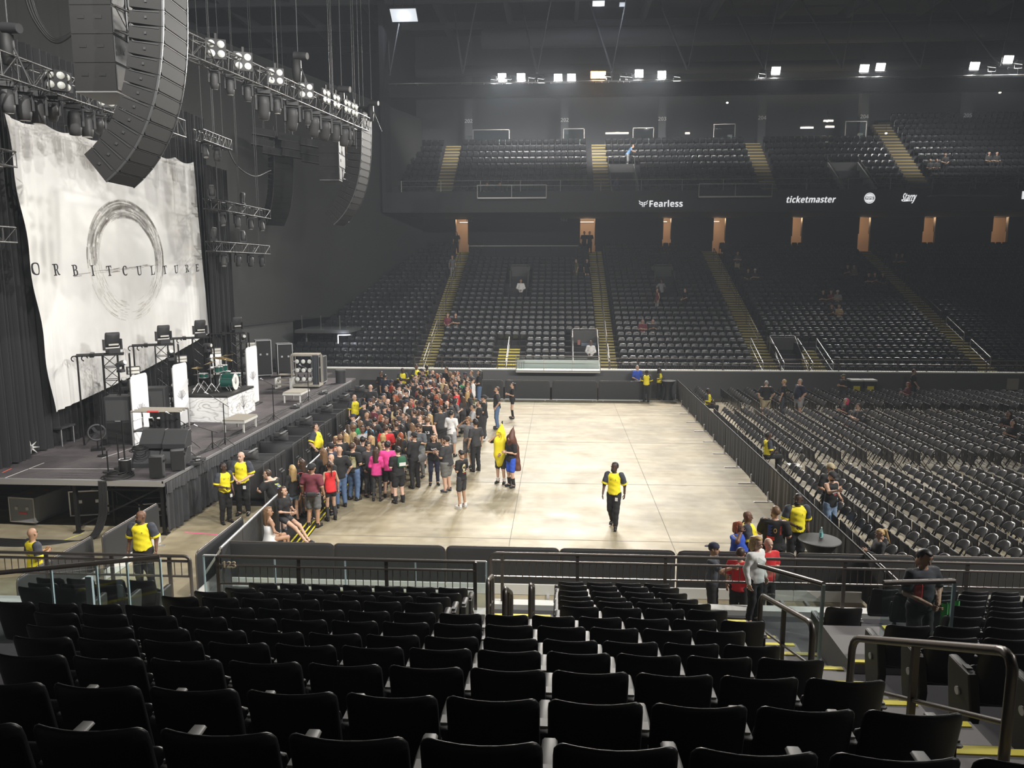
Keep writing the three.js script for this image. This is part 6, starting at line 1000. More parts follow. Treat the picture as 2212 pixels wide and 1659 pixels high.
  const headF0 = field([[0, -0.03, 0.012, 0, 0.035, -0.012, 0.076, 0.09, 1], [0, -0.075, 0.035, 0, -0.085, 0.045, 0.048, 0.035, 1], [0, -0.11, -0.02, 0, 0.0, -0.02, 0.05, 0.06, 1]], 0.04), noseF = field([[0, -0.005, 0.09, 0, -0.035, 0.105, 0.009, 0.014], [-0.086, -0.02, -0.005, -0.092, 0.01, -0.012, 0.013, 0.016], [0.086, -0.02, -0.005, 0.092, 0.01, -0.012, 0.013, 0.016]], 0.005), sock = field([[-0.032, 0.002, 0.098, -0.03, 0.002, 0.098, 0.017, 0.017], [0.03, 0.002, 0.098, 0.032, 0.002, 0.098, 0.017, 0.017]], 0.005);
  const headF = (x, y, z) => { let d = Math.min(headF0(x * 1.12, y, z), 1); const n = noseF(x, y, z), h = Math.max(0, 0.015 - Math.abs(d - n)) / 0.015; d = Math.min(d, n) - h * h * 0.004; return Math.max(d, -sock(x, y, z) * 0.6); };
  const parts = [], white = (g, c = 1) => { g.setAttribute('color', new THREE.Float32BufferAttribute(new Float32Array(g.attributes.position.count * 3).fill(c), 3)); return g; };
  parts.push(white(sdfMesh(bodyF, lo, hi, cell)));
  const hg = sdfMesh(headF, [-0.13, -0.17, -0.15], [0.13, 0.15, 0.15], fine ? 0.011 : 0.017); parts.push(white(hg.applyQuaternion(hq).translate(...hc)));
  const face = [ball(0.0115, -0.032, 0.004, 0.082, 1.35, 0.8, 0.7, 8, 5), ball(0.0115, 0.032, 0.004, 0.082, 1.35, 0.8, 0.7, 8, 5), boxG(0.036, 0.008, 0.012, -0.032, 0.026, 0.088), boxG(0.036, 0.008, 0.012, 0.032, 0.026, 0.088)]; for (const f2 of face) parts.push(white(f2.applyQuaternion(hq).translate(...hc), 0.12));
  const lips = boxG(0.04, 0.011, 0.014, 0, -0.066, 0.083).applyQuaternion(hq).translate(...hc); white(lips, 1); { const c = lips.attributes.color; for (let i = 0; i < c.count; i++) c.setXYZ(i, 0.75, 0.45, 0.42); } parts.push(lips);
  // hands: palm, four fingers and a thumb, gently curled
  for (const [l, w, s] of [[arms(J.el), arms(J.wr), 1], [arms(J.rel), arms(J.rwr), -1]]) {
    const d = V(...w).sub(V(...l)).normalize(), out = V(s, 0, 0.2).addScaledVector(d, -d.dot(V(s, 0, 0.2))).normalize(), across = d.clone().cross(out).normalize(), W = V(...w), n = fine ? 6 : 5;
    const pt = (a, b, c) => W.clone().addScaledVector(d, a).addScaledVector(across, b).addScaledVector(out, c);
    const palm = new THREE.SphereGeometry(1, 8, 6).scale(0.016, 0.045, 0.04); palm.applyMatrix4(new THREE.Matrix4().makeBasis(out, d, across.clone().negate())).translate(...pt(0.05, 0, 0).toArray()); parts.push(white(palm));
    [-0.03, -0.01, 0.01, 0.029].forEach((b, i) => { const L = [0.06, 0.072, 0.068, 0.052][i], k1 = pt(0.085, b, -0.004), k2 = pt(0.085 + L * 0.5, b * 1.08, -0.012), k3 = pt(0.085 + L * 0.82, b * 1.08, -0.034); parts.push(white(rod(k1, k2, 0.0095, 0.009, n)), white(rod(k2, k3, 0.009, 0.007, n))); });
    const t1 = pt(0.03, 0.036, -0.004), t2 = pt(0.062, 0.062, -0.014), t3 = pt(0.09, 0.062, -0.024); parts.push(white(rod(t1, t2, 0.012, 0.0105, n)), white(rod(t2, t3, 0.0105, 0.008, n)));
  }
  const fig = { body: join(parts), hc, hq, up, T, P, legs, torso, armB, neck, J, arms, an, ran, kn, rkn, sh, shR, hipY, base, cell, cloth: new Map(), sdf: new Map() };
  figCache.set(key, fig); return fig;
}
function garment(fig, kind) {
  if (fig.cloth.has(kind)) return fig.cloth.get(kind);
  const { up, torso, armB, legs, hipY, base } = fig, c = fig.cell * 1.04, E = 0.02; let f, lo = [-0.55, 0, -0.45], hi = [0.55, 1.55, 0.85], geo;
  const hem = hipY - 0.06, sitting = fig.P.sit !== undefined, neckTop = up(0, 1.475, 0)[1] + 0.0, rip = (x, y, z) => 0.004 * Math.sin(y * 46 + x * 21 + Math.sin(z * 30)) ;
  if (kind === 'tee' || kind === 'long' || kind === 'tank' || kind === 'crop') { const a = kind === 'tee' ? armB(E + 0.006, 0.72, 0) : kind === 'long' ? armB(E, 1, 0.97) : []; const b = field([...torso(E), ...(sitting ? [] : kind === 'crop' ? [] : [[...up(0, 0.86, 0), ...up(0, 1.06, 0.01 + fig.T.b * 0.4), (0.178 * fig.T.hw + fig.T.b * 0.8), 0.158 + fig.T.b, 1.18]]), ...a], 0.03); const h2 = kind === 'crop' ? hipY + 0.1 : hem; f = (x, y, z) => Math.max(b(x, y, z) + rip(x, y, z), h2 - y, kind === 'tank' ? Math.max(y - neckTop + 0.02 , Math.abs(x) - 0.165) : y - neckTop); lo[1] = h2 - 0.06; }
  else if (kind === 'trunk') { const b = field([...torso(E), ...(sitting ? [] : [[...up(0, 0.9, 0), ...up(0, 1.06, 0.01 + fig.T.b * 0.4), (0.174 * fig.T.hw + fig.T.b * 0.8), 0.158 + fig.T.b, 1.18]])], 0.03); f = (x, y, z) => Math.max(b(x, y, z) + rip(x, y, z), hipY - 0.0 - y, y - neckTop); lo[1] = hipY - 0.08; }
  else if (kind === 'sleeve0' || kind === 'sleeve1') { const k = kind === 'sleeve0' ? 0 : 1, b = field([armB(E + 0.012, 0.74, 0)[k]], 0.01), s = fig.sh[0]; f = (x, y, z) => Math.max(b(x, y, z) + rip(x, y, z), s * 0.55 - (k ? -x : x)); lo[1] = 0.5 + base; }
  else if (kind === 'cuff0' || kind === 'cuff1') { f = null; const [s, l] = kind === 'cuff0' ? [fig.sh, fig.arms(fig.J.el)] : [fig.shR, fig.arms(fig.J.rel)], m = (t) => s.map((v, i) => v + (l[i] - v) * t); geo = rod(m(0.74), m(0.9), 0.09 * fig.T.lt, 0.088 * fig.T.lt, 10); }
  else if (kind === 'pants' || kind === 'shorts' || kind === 'tights' || kind === 'hot') { const [ct, cs, e] = { pants: [1, 0.94, 0.021], tights: [1, 0.96, 0.008], shorts: [0.84, 0, 0.024], hot: [0.36, 0, 0.016] }[kind]; const b = field([[...up(0, 0.93, 0), ...up(0, 1.04, 0.005), 0.15 * fig.T.hw + 0.014 + fig.T.b * 0.5, 0.138 + 0.012 + fig.T.b, 1.3], ...legs(e, ct, cs)], kind === 'shorts' ? 0.014 : 0.03); f = (x, y, z) => Math.max(b(x, y, z) + rip(x, y, z), y - hipY - 0.06); hi[1] = hipY + 0.2; if (!sitting) { hi[2] = 0.5; } }
  else if (kind === 'dress') { f = null; const y0 = sitting ? hipY - 0.12 : 0.55; geo = join([lathe([[0.02, up(0, 1.3, 0)[1]], [0.16, up(0, 1.28, 0)[1]], [0.15, up(0, 1.1, 0)[1]], [0.19, hipY], [0.25, y0], [0.2, y0]], 16).scale(1, 1, 0.8)]); }
  if (f) { geo = sdfMesh(f, lo, hi, c); fig.sdf.set(kind, f); }
  fig.cloth.set(kind, geo); return geo;
}
// hair in head coordinates (head centre at the origin, face toward +z)
const hairCache = new Map();
function hairGeo(kind) {
  if (hairCache.has(kind)) return hairCache.get(kind);
  const cap = (s, lift = 0, face = 0.3) => { const g = new THREE.SphereGeometry(1, 16, 12), p = g.attributes.position; for (let i = 0; i < p.count; i++) { let x = p.getX(i), y = p.getY(i), z = p.getZ(i); const inF = (z > face && y < 0.52) || y < -0.62 || (z > -0.25 && y < -0.15 && Math.abs(x) < 2 && z > -0.1); const k = inF ? 0.72 : 1; p.setXYZ(i, x * 0.091 * s * k, y * 0.108 * s * k + 0.022 + lift, z * 0.107 * s * k - 0.014); } g.computeVertexNormals(); return g; };
  const soft = (b, c = 0.02) => sdfMesh(((f) => (x, y, z) => f(x, y, z) + 0.006 * Math.sin(x * 90 + y * 17))(field(b, 0.03)), [-0.2, -0.5, -0.28], [0.2, 0.2, 0.16], c);
  let g;
  if (kind === 'short') g = cap(1.02); else if (kind === 'buzz') g = cap(0.985);
  else if (kind === 'curly') { g = cap(1.16, 0.01, 0.4); const p = g.attributes.position; for (let i = 0; i < p.count; i++) { const k = 1 + 0.09 * Math.sin(p.getX(i) * 130) * Math.sin(p.getY(i) * 120 + p.getZ(i) * 110); p.setXYZ(i, p.getX(i) * k, p.getY(i) * k, p.getZ(i) * k); } g.computeVertexNormals(); }
  else if (kind === 'long') g = join([cap(1.05), soft([[0, 0.02, -0.06, 0, -0.3, -0.1, 0.085, 0.05, 0.9], [-0.07, 0, -0.02, -0.09, -0.26, -0.02, 0.032, 0.028], [0.07, 0, -0.02, 0.09, -0.26, -0.02, 0.032, 0.028], [-0.05, -0.05, -0.08, -0.06, -0.33, -0.09, 0.05, 0.035], [0.05, -0.05, -0.08, 0.06, -0.33, -0.09, 0.05, 0.035]])]);
  else if (kind === 'bob') g = join([cap(1.06), soft([[0, 0.02, -0.05, 0, -0.12, -0.06, 0.09, 0.07, 0.9], [-0.075, 0, -0.02, -0.08, -0.13, -0.01, 0.03, 0.03], [0.075, 0, -0.02, 0.08, -0.13, -0.01, 0.03, 0.03]])]);
  else if (kind === 'tail') g = join([cap(1.02), soft([[0, 0.07, -0.1, 0, 0.05, -0.15, 0.03, 0.036], [0, 0.05, -0.15, 0, -0.3, -0.17, 0.036, 0.018]])]);
  else if (kind === 'cap' || kind === 'capback') { const d = new THREE.SphereGeometry(1, 14, 8, 0, 7, 0, Math.PI / 2).scale(0.1, 0.1, 0.116).translate(0, 0.035, -0.008), v = panelG(0.16, 0.1, { r: 0.06, t: 0.01, bow: 0, cols: [-1, -0.6, 0, 0.6, 1], rows: [0, 0.3, 0.8, 1] }).rotateX(Math.PI / 2 + 0.1).translate(0, 0.042, 0.09); g = join([d, kind === 'capback' ? v.rotateY(Math.PI) : v]); }
  hairCache.set(kind, g); return g;
}
const skinM = new Map(), mcache = new Map();
const skinOf = (c) => { const k = c.join(); if (!skinM.has(k)) skinM.set(k, new THREE.MeshStandardMaterial({ color: new THREE.Color(...c), roughness: 0.55, vertexColors: true })); return skinM.get(k); };
const fab = (c, r = 0.85) => { const k = c.join() + r; if (!mcache.has(k)) mcache.set(k, mat(c, r)); return mcache.get(k); };
const SK = { pale: [0.62, 0.40, 0.30], fair: [0.55, 0.34, 0.24], tan: [0.40, 0.23, 0.145], olive: [0.46, 0.28, 0.18], brown: [0.16, 0.08, 0.05], dark: [0.075, 0.038, 0.025] };
const HC = { black: [0.012, 0.01, 0.009], brown: [0.05, 0.026, 0.014], light: [0.16, 0.09, 0.045], blond: [0.42, 0.28, 0.12], red: [0.28, 0.07, 0.025], grey: [0.3, 0.29, 0.28], green: [0.03, 0.16, 0.07], pink: [0.6, 0.05, 0.12] };
const CO = { black: [0.014, 0.014, 0.015], char: [0.035, 0.035, 0.037], grey: [0.14, 0.14, 0.145], lgrey: [0.32, 0.32, 0.33], navy: [0.018, 0.022, 0.045], denim: [0.085, 0.14, 0.25], ldenim: [0.18, 0.26, 0.38], white: [0.72, 0.71, 0.7], red: [0.6, 0.025, 0.03], maroon: [0.17, 0.035, 0.05], pink: [0.75, 0.06, 0.28], yellow: [0.85, 0.72, 0.02], olive: [0.13, 0.13, 0.065], khaki: [0.42, 0.35, 0.22], camo: [0.15, 0.15, 0.14], blue: [0.03, 0.09, 0.5], sky: [0.1, 0.42, 0.75], green: [0.04, 0.3, 0.1], tan: [0.5, 0.38, 0.2], slate: [0.06, 0.066, 0.08], brownc: [0.12, 0.05, 0.03] };
const printM = new Map();
function printMat(kind) {
  if (printM.has(kind)) return printM.get(kind);
  const [bg, draw] = {
    staff: ['#ecdc20', (c) => { c.fillStyle = '#26303f'; c.font = 'bold 60px sans-serif'; c.fillText('S', 172, 84); c.font = '15px sans-serif'; for (let k = 0; k < 4; k++) c.fillRect(34, 36 + 17 * k, [74, 52, 62, 40][k], 7); }],
    staffback: ['#ecdc20', (c) => { c.fillStyle = '#26303f'; for (let k = 0; k < 5; k++) c.fillRect(56 + 8 * (k % 2), 40 + 32 * k, 144 - 16 * (k % 2), 15); }],
    thirteen: ['#0d0d0e', (c) => { c.fillStyle = '#f4f4f4'; c.font = 'bold 150px sans-serif'; c.fillText('13', 44, 180); }],
    tour: ['#0d0d0e', (c) => { c.fillStyle = '#d8cf9c'; c.fillRect(122, 26, 10, 200); for (let k = 0; k < 9; k++) { c.fillRect(22, 40 + 21 * k, 84, 12); c.fillRect(148, 40 + 21 * k, 84, 12); } }],
    tourred: ['#0d0d0e', (c) => { c.fillStyle = '#3a56d0'; for (let k = 0; k < 11; k++) c.fillRect(40, 26 + 13 * k, 70 - 12 * (k % 3), 6); c.fillStyle = '#d8341f'; c.fillRect(36, 176, 110, 44); c.save(); c.translate(214, 26); c.rotate(Math.PI / 2); c.font = 'bold 26px sans-serif'; c.fillText('THE CURE', 0, 0); c.restore(); c.fillStyle = '#caa86a'; c.beginPath(); c.ellipse(150, 92, 24, 34, 0, 0, 7); c.fill(); c.fillStyle = '#0d0d0e'; c.beginPath(); c.ellipse(150, 92, 13, 20, 0, 0, 7); c.fill(); }],
    skull: ['#0d0d0e', (c) => { c.fillStyle = '#c9bd96'; c.beginPath(); c.ellipse(128, 86, 60, 56, 0, 0, 7); c.fill(); c.fillRect(92, 120, 72, 44); c.fillStyle = '#0d0d0e'; for (const x of [102, 152]) { c.beginPath(); c.arc(x, 90, 15, 0, 7); c.fill(); } c.fillStyle = '#c9bd96'; c.fillRect(70, 176, 116, 14); c.fillStyle = '#7d1d1d'; c.fillRect(80, 202, 96, 12); }],
    band: ['#0d0d0e', (c) => { c.fillStyle = '#dcdce0'; for (let k = 0; k < 16; k++) c.fillRect(40 + 11 * k, 60 + ((k * 37) % 40), 6, 60 - ((k * 23) % 30)); c.fillStyle = '#b04040'; c.fillRect(90, 140, 76, 30); }],
    green: ['#0d0d0e', (c) => { c.fillStyle = '#39d83a'; c.font = 'bold 54px sans-serif'; c.fillText('A7', 60, 120); c.fillRect(60, 140, 110, 22); }],
    flower: ['#0d0d0e', (c) => { for (let k = 0; k < 30; k++) { c.fillStyle = ['#b9c83a', '#4a55c8', '#8d93c0'][k % 3]; c.beginPath(); c.arc(70 + ((k * 53) % 120), 40 + ((k * 71) % 170), 13, 0, 7); c.fill(); } }],
    grunge: ['#5d6266', (c) => { c.fillStyle = '#b8bcae'; for (let k = 0; k < 20; k++) c.fillRect(40 + 9 * k, 60 + (k * 29) % 26, 5, 46); }],
  }[kind];
  const t = canvasTex(256, 256, (c) => { c.fillStyle = bg; c.fillRect(0, 0, 256, 256); draw(c); }); const m = new THREE.MeshStandardMaterial({ map: t, roughness: 0.85, side: THREE.DoubleSide }); printM.set(kind, m); return m;
}
function printPatch(fig, cloth, side, w, h, yc) { // a printed panel following the shirt surface
  const key = ['p', cloth, side, w, h, yc].join(); if (fig.cloth.has(key)) return fig.cloth.get(key);
  const f = fig.sdf.get(cloth), n = 10, pos = [], uv = [], idx = [], y0 = fig.up(0, yc, 0)[1];
  for (let j = 0; j <= n; j++) for (let i = 0; i <= n; i++) { const x = (i / n - 0.5) * w * (side > 0 ? 1 : -1), y = y0 + (0.5 - j / n) * h; let z = side * 0.5 + fig.up(0, yc, 0)[2]; for (let k = 0; k < 30; k++) { const d = f(x, y, z); if (d < 0.004) break; z -= side * Math.max(0.002, d * 0.75); } pos.push(x, y, z); uv.push(i / n, 1 - j / n); if (i < n && j < n) { const a = j * (n + 1) + i; idx.push(a, a + n + 1, a + 1, a + 1, a + n + 1, a + n + 2); } }
  const g = new THREE.BufferGeometry(); g.setAttribute('position', new THREE.Float32BufferAttribute(pos, 3)); g.setAttribute('uv', new THREE.Float32BufferAttribute(uv, 2)); g.setIndex(idx); g.computeVertexNormals(); fig.cloth.set(key, g); return g;
}
const shoeG = join([new THREE.SphereGeometry(1, 10, 7).scale(0.048, 0.05, 0.135).translate(0, 0.048, 0.055), boxG(0.07, 0.02, 0.2, 0, 0.011, 0.055), cyl(0.046, 0.09, 0, 0.09, -0.02, 8)]);
const soleM = mat(0.55, 0.7);
function person(p, yaw, o, label, group) {
  const t = thing('person', label, 'person', [p.x, p.y ?? 0, p.z], yaw, group), s = (o.h ?? 1.75) / 1.75; t.scale.set(s * (o.w ?? 1), s, s * (o.w ?? 1));
  const f = figure(o.type ?? 'm', o.pose ?? 'stand', o.look ?? 0, o.nod ?? 0, !!o.fine);
  obj('body', f.body, skinOf(SK[o.skin ?? 'fair']), t);
  const col = (c) => (Array.isArray(c) ? c : CO[c]);
  if (o.top === 'staff') { obj('shirt', garment(f, 'trunk'), fab(CO.yellow, 0.7), t); for (const k of [0, 1]) { obj('sleeve', garment(f, 'sleeve' + k), fab([0.045, 0.05, 0.065], 0.8), t); obj('cuff', garment(f, 'cuff' + k), fab(CO.yellow, 0.7), t); } obj('badge_card', boxG(0.07, 0.09, 0.008, 0.1, f.hipY - 0.1, 0.165 + f.T.b), fab(CO.white), t); garment(f, 'trunk'); if (o.fine) { obj('chest_print', printPatch(f, 'trunk', 1, 0.26, 0.2, 1.27), printMat('staff'), t); if (o.backprint) obj('back_print', printPatch(f, 'trunk', -1, 0.22, 0.22, 1.25), printMat('staffback'), t); } }
  else if (o.top) { const k = o.top[0]; obj('shirt', garment(f, k), fab(col(o.top[1])), t); if (o.print) obj('shirt_print', printPatch(f, k, o.print[1] ?? -1, o.print[2] ?? 0.26, o.print[3] ?? 0.32, o.print[4] ?? 1.24), printMat(o.print[0]), t); }
  if (o.bottom) obj(o.bottom[0] === 'shorts' || o.bottom[0] === 'hot' ? 'shorts' : o.bottom[0] === 'dress' ? 'dress' : 'trousers', garment(f, o.bottom[0]), fab(col(o.bottom[1])), t);
  if (o.socks) for (const [a, k] of [[f.an, f.kn], [f.ran, f.rkn]]) obj('sock', rod(a, a.map((v, i) => v + (k[i] - v) * (o.socks[1] ?? 0.5)), 0.056 * f.T.lt, 0.066 * f.T.lt, 9), fab(col(o.socks[0])), t);
  const sm = fab(col(o.shoes ?? 'black'), 0.5); for (const [a, k] of [[f.an, f.kn], [f.ran, f.rkn]]) { const q = obj('shoe', shoeG, sm, t); q.position.set(a[0], a[1] - 0.09, a[2]); q.rotation.y = Math.sign(a[0]) * 0.15; }
  if (o.hair && o.hair[0] !== 'bald') { const isCap = o.hair[0].startsWith('cap'); const q = obj(isCap ? 'cap' : 'hair', hairGeo(o.hair[0]), fab(isCap ? col(o.hair[1]) : HC[o.hair[1]], isCap ? 0.8 : 0.5), t); q.position.set(...f.hc); q.quaternion.copy(f.hq); if (isCap && o.hair[2]) { const r = obj('hair', hairGeo('buzz'), fab(HC[o.hair[2]], 0.6), t); r.position.set(...f.hc); r.quaternion.copy(f.hq); } }
  if (o.beard) { const b = obj('beard', new THREE.SphereGeometry(1, 10, 7).scale(0.062, 0.05, 0.048).translate(0, -0.088, 0.052), fab(HC[o.beard], 0.7), t); b.position.set(...f.hc); b.quaternion.copy(f.hq); }
  t.userData.fig = undefined; delete t.userData.fig; t.fig = f; return t;
}
const FACE = { S: -Math.PI / 2, A: Math.PI, C: 0, R: Math.PI / 2 };
const floorAt = (u, v, y = 0) => { const p = onY(u, v, y); p.y = y; return p; };
// ---------- who stands where ----------
const STAFF = { top: 'staff', bottom: ['pants', 'black'], fine: true };
const B = (o) => ({ fine: true, ...o });
// security and event staff: [u, v, yaw, look, label]
person(floorAt(489, 1130), 0.95, { ...STAFF, skin: 'dark', pose: 'relaxed', look: 0.3, hair: ['buzz', 'black'], h: 1.72 }, 'security guard in yellow and navy shirt listening beside a bald colleague');
person(floorAt(527, 1112), 0.1, { ...STAFF, skin: 'pale', pose: 'clasp', look: -0.2, h: 1.85, type: 'm', w: 1.06 }, 'bald security guard in yellow shirt with clasped hands before the first subwoofer');
person(floorAt(316, 1274), 0.05, { ...STAFF, skin: 'brown', pose: 'stand', look: -0.6, beard: 'black', h: 1.8, w: 1.12 }, 'bearded bald security guard in yellow shirt behind the left railing');
person(floorAt(84, 1315), 2.6, { ...STAFF, skin: 'tan', pose: 'phone', look: 0.3, backprint: true, h: 1.74 }, 'bald security guard in yellow shirt turned away beyond the glass panes');
person(V(-8.32, 0, -25.6), 1.5, { ...STAFF, skin: 'fair', pose: 'pocket', type: 'h', look: 0.2, hair: ['buzz', 'brown'], h: 1.74 }, 'stout security guard in yellow vest shirt watching the crowd from the pit');
person(V(-8.55, 0, -31.6), 0.7, { ...STAFF, skin: 'pale', pose: 'stand', look: 0.2, h: 1.78 }, 'bald security guard in yellow shirt in the pit beside a man in black');
person(V(-8.5, 0, -34.2), Math.PI, { fine: true, skin: 'pale', pose: 'stand', top: ['tee', 'char'], bottom: ['pants', 'black'], w: 1.15, h: 1.82 }, 'bald man in dark grey shirt standing in the pit with his back turned');
person(V(-9.2, 0, -39.4), -0.4, { skin: 'brown', pose: 'crossed', top: ['long', 'black'], bottom: ['pants', 'black'], hair: ['buzz', 'black'] }, 'man in black long sleeves at the far end of the pit'); person(V(-8.75, 0, -38.3), Math.PI, { skin: 'tan', pose: 'stand', top: ['tee', 'navy'], bottom: ['pants', 'black'], hair: ['short', 'black'] }, 'man in navy shirt standing by the far end panel');
person(V(-8.25, 0.0, -40.3), 0.3, { ...STAFF, fine: false, skin: 'dark', pose: 'crossed', hair: ['buzz', 'black'], h: 1.82 }, 'tall guard in yellow behind the crowd beside the stand'); person(V(-7.75, 0, -41.6), 0.9, { ...STAFF, fine: false, skin: 'brown', pose: 'stand', hair: ['short', 'black'], h: 1.85 }, 'guard in yellow facing his colleagues at the stair foot'); person(V(-7.1, 0, -41.2), 2.7, { ...STAFF, fine: false, skin: 'dark', pose: 'stand', hair: ['buzz', 'black'], h: 1.88 }, 'guard in yellow turned away at the stair foot');
person(floorAt(1325, 1140), -0.3, { ...STAFF, skin: 'dark', pose: 'walk', look: -0.6, beard: 'black', hair: ['short', 'black'], h: 1.84 }, 'bearded security guard in yellow polo walking alone across the open floor');
person(V(4.75, 0, -41.0), 2.9, { ...STAFF, fine: false, skin: 'dark', pose: 'clasp', hair: ['buzz', 'black'], h: 1.72 }, 'guard in yellow at the far tall table, back turned'); person(V(4.35, 0, -41.95), 0.4, { skin: 'pale', pose: 'clasp', top: ['tee', 'blue'], bottom: ['pants', 'black'], hair: ['short', 'grey'], h: 1.85 }, 'white-haired man in blue vest at the far tall table'); person(V(5.55, 0, -41.9), 1.1, { ...STAFF, fine: false, skin: 'dark', type: 'f', pose: 'phone', hair: ['long', 'black'], h: 1.7 }, 'guard in yellow with long braids beside the far cloth barrier');
const seatAt = (u, v, h = 0.8) => { const c = chairAt(u, v, h); return V(c[0] + 0.02, 0, c[1]); };
person(seatAt(1528, 862), 1.0, { ...STAFF, skin: 'dark', pose: 'sit', look: 0.5, beard: 'black', hair: ['buzz', 'black'] }, 'seated guard in yellow on the chair row behind the far cloth barrier'); person(seatAt(1640, 965), 1.7, { ...STAFF, skin: 'dark', pose: 'sit', backprint: true, hair: ['short', 'black'] }, 'seated guard in yellow with printed back watching the chairs');
person(floorAt(1607, 1272), 1.35, { ...STAFF, skin: 'brown', pose: 'clasp', type: 'h', look: 0.2, h: 1.78 }, 'bald guard in yellow facing the man with the printed shirt'); person(V(5.6, 0, -17.65), 0.05, { ...STAFF, skin: 'dark', pose: 'relaxed', look: -0.7, beard: 'black', hair: ['short', 'black'], h: 1.86, w: 1.08 }, 'guard in yellow standing behind the tall black table');
person(floorAt(1666, 1268), Math.PI - 0.35, B({ skin: 'fair', type: 'h', pose: 'phone', top: ['tee', 'black'], bottom: ['pants', 'black'], hair: ['short', 'light'], beard: 'light', print: ['tourred', -1, 0.36, 0.4, 1.22], h: 1.86, look: 0.7 }), 'big man in black tour shirt with red and blue back print');
person(V(onZ(1592, 1200, -16.25).x, 0, -16.25), 0.9, B({ skin: 'brown', type: 'h', pose: 'raise', top: ['tee', 'blue'], bottom: ['pants', 'black'], hair: ['bob', 'red'], h: 1.62, nod: 0.2 }), 'woman in royal blue vest with dark red hair leaning by the panels');
person(V(onZ(1540, 1220, -14.6).x, 0, -14.6), 1.2, B({ skin: 'olive', pose: 'point', top: ['tee', 'slate'], bottom: ['pants', 'black'], hair: ['capback', 'navy', 'brown'], h: 1.73 }), 'man with backwards navy cap and grey shirt giving a thumbs up'); person(V(onZ(1598, 1230, -14.5).x, 0, -14.5), Math.PI - 0.5, B({ skin: 'fair', pose: 'stand', top: ['tee', 'red'], bottom: ['pants', 'black'], hair: ['buzz', 'brown'], h: 1.68 }), 'man in red shirt between the panel and the railing'); person(V(onZ(1658, 1210, -15.0).x, 0, -15.0), 0.3, B({ skin: 'pale', pose: 'phone', top: ['tee', 'red'], bottom: ['pants', 'black'], h: 1.7 }), 'bald man with red collar drinking behind the woman in white');
person(V(onZ(1632, 1220, -13.3).x, NF(12), -13.3), 0.75, B({ skin: 'pale', type: 'f', pose: 'stand', top: ['long', 'white'], bottom: ['pants', 'black'], hair: ['bob', 'blond'], h: 1.62, nod: 0.25, w: 1.12 }), 'usher with short blond hair in white sleeves and grey vest');
const mp = V(onZ(1992, 1250, -10.9).x, NF(10), -10.9); const mt = person(mp, 0.35, B({ skin: 'tan', pose: 'clasp', top: ['tee', [0.03, 0.033, 0.042]], bottom: ['pants', 'black'], hair: ['short', 'black'], h: 1.74, nod: 0.5, look: 0.3, w: 1.1 }), 'man in dark polo with red side stripe holding a green towel'); obj('red_stripe', panelG(0.1, 0.3, { r: 0.04, t: 0.03 }).rotateY(-0.75).translate(-0.155, 1.03, 0.105), fab(CO.red), mt);
{ const t = obj('towel', cloth(0.36, 0.42, 3, 0.03, { nx: 24, ny: 8, taper: 0.2 }), mat([0.12, 0.5, 0.16], 0.95, 0, { side: THREE.DoubleSide })); t.position.set(mp.x + 0.3, NF(10) + 0.84, mp.z + 0.22); t.rotation.y = 0.5; tag(t, 'bright green towel held by the man in dark polo', 'towel'); }
person(V(7.15, 0, -19.9), 0.5, B({ skin: 'fair', pose: 'point', top: ['tank', 'black'], bottom: ['pants', 'ldenim'], hair: ['cap', 'char', 'brown'], print: ['band', 1, 0.26, 0.3, 1.22], h: 1.82, nod: 0.5, beard: 'brown' }), 'man in black cap and sleeveless shirt holding a cup between chairs'); person(V(7.35, 0, -20.6), 0.2, B({ skin: 'tan', pose: 'clasp', top: ['tee', 'black'], bottom: ['pants', 'black'], hair: ['cap', 'khaki', 'black'], print: ['band', 1, 0.26, 0.2, 1.28], h: 1.86 }), 'man in cream cap and black band shirt between chairs');
person(V(7.2, 0, -16.9), -1.5, B({ skin: 'fair', type: 'f', pose: 'sitphone', top: ['long', 'char'], bottom: ['pants', 'black'], hair: ['tail', 'blond'], nod: 0.3, h: 1.68 }), 'blond woman with ponytail in dark sweater looking at her phone');
person(floorAt(1652, 902), Math.PI, B({ skin: 'pale', type: 'h', pose: 'pocket', top: ['tee', 'black'], bottom: ['shorts', 'khaki'], hair: ['buzz', 'grey'], h: 1.78 }), 'balding man in black shirt and khaki shorts among the chairs'); person(floorAt(1690, 902), -2.2, B({ skin: 'fair', type: 'l', pose: 'stand', top: ['tee', 'black'], bottom: ['pants', 'slate'], hair: ['short', 'blond'], print: ['green', -1, 0.26, 0.2, 1.3], h: 1.84 }), 'man in black shirt with green back print among the chairs'); person(floorAt(1724, 903), -1.3, B({ skin: 'fair', type: 'h', pose: 'pocket', top: ['tee', 'navy'], bottom: ['shorts', 'lgrey'], hair: ['buzz', 'grey'], h: 1.88 }), 'large man in navy shirt and grey shorts among the chairs');
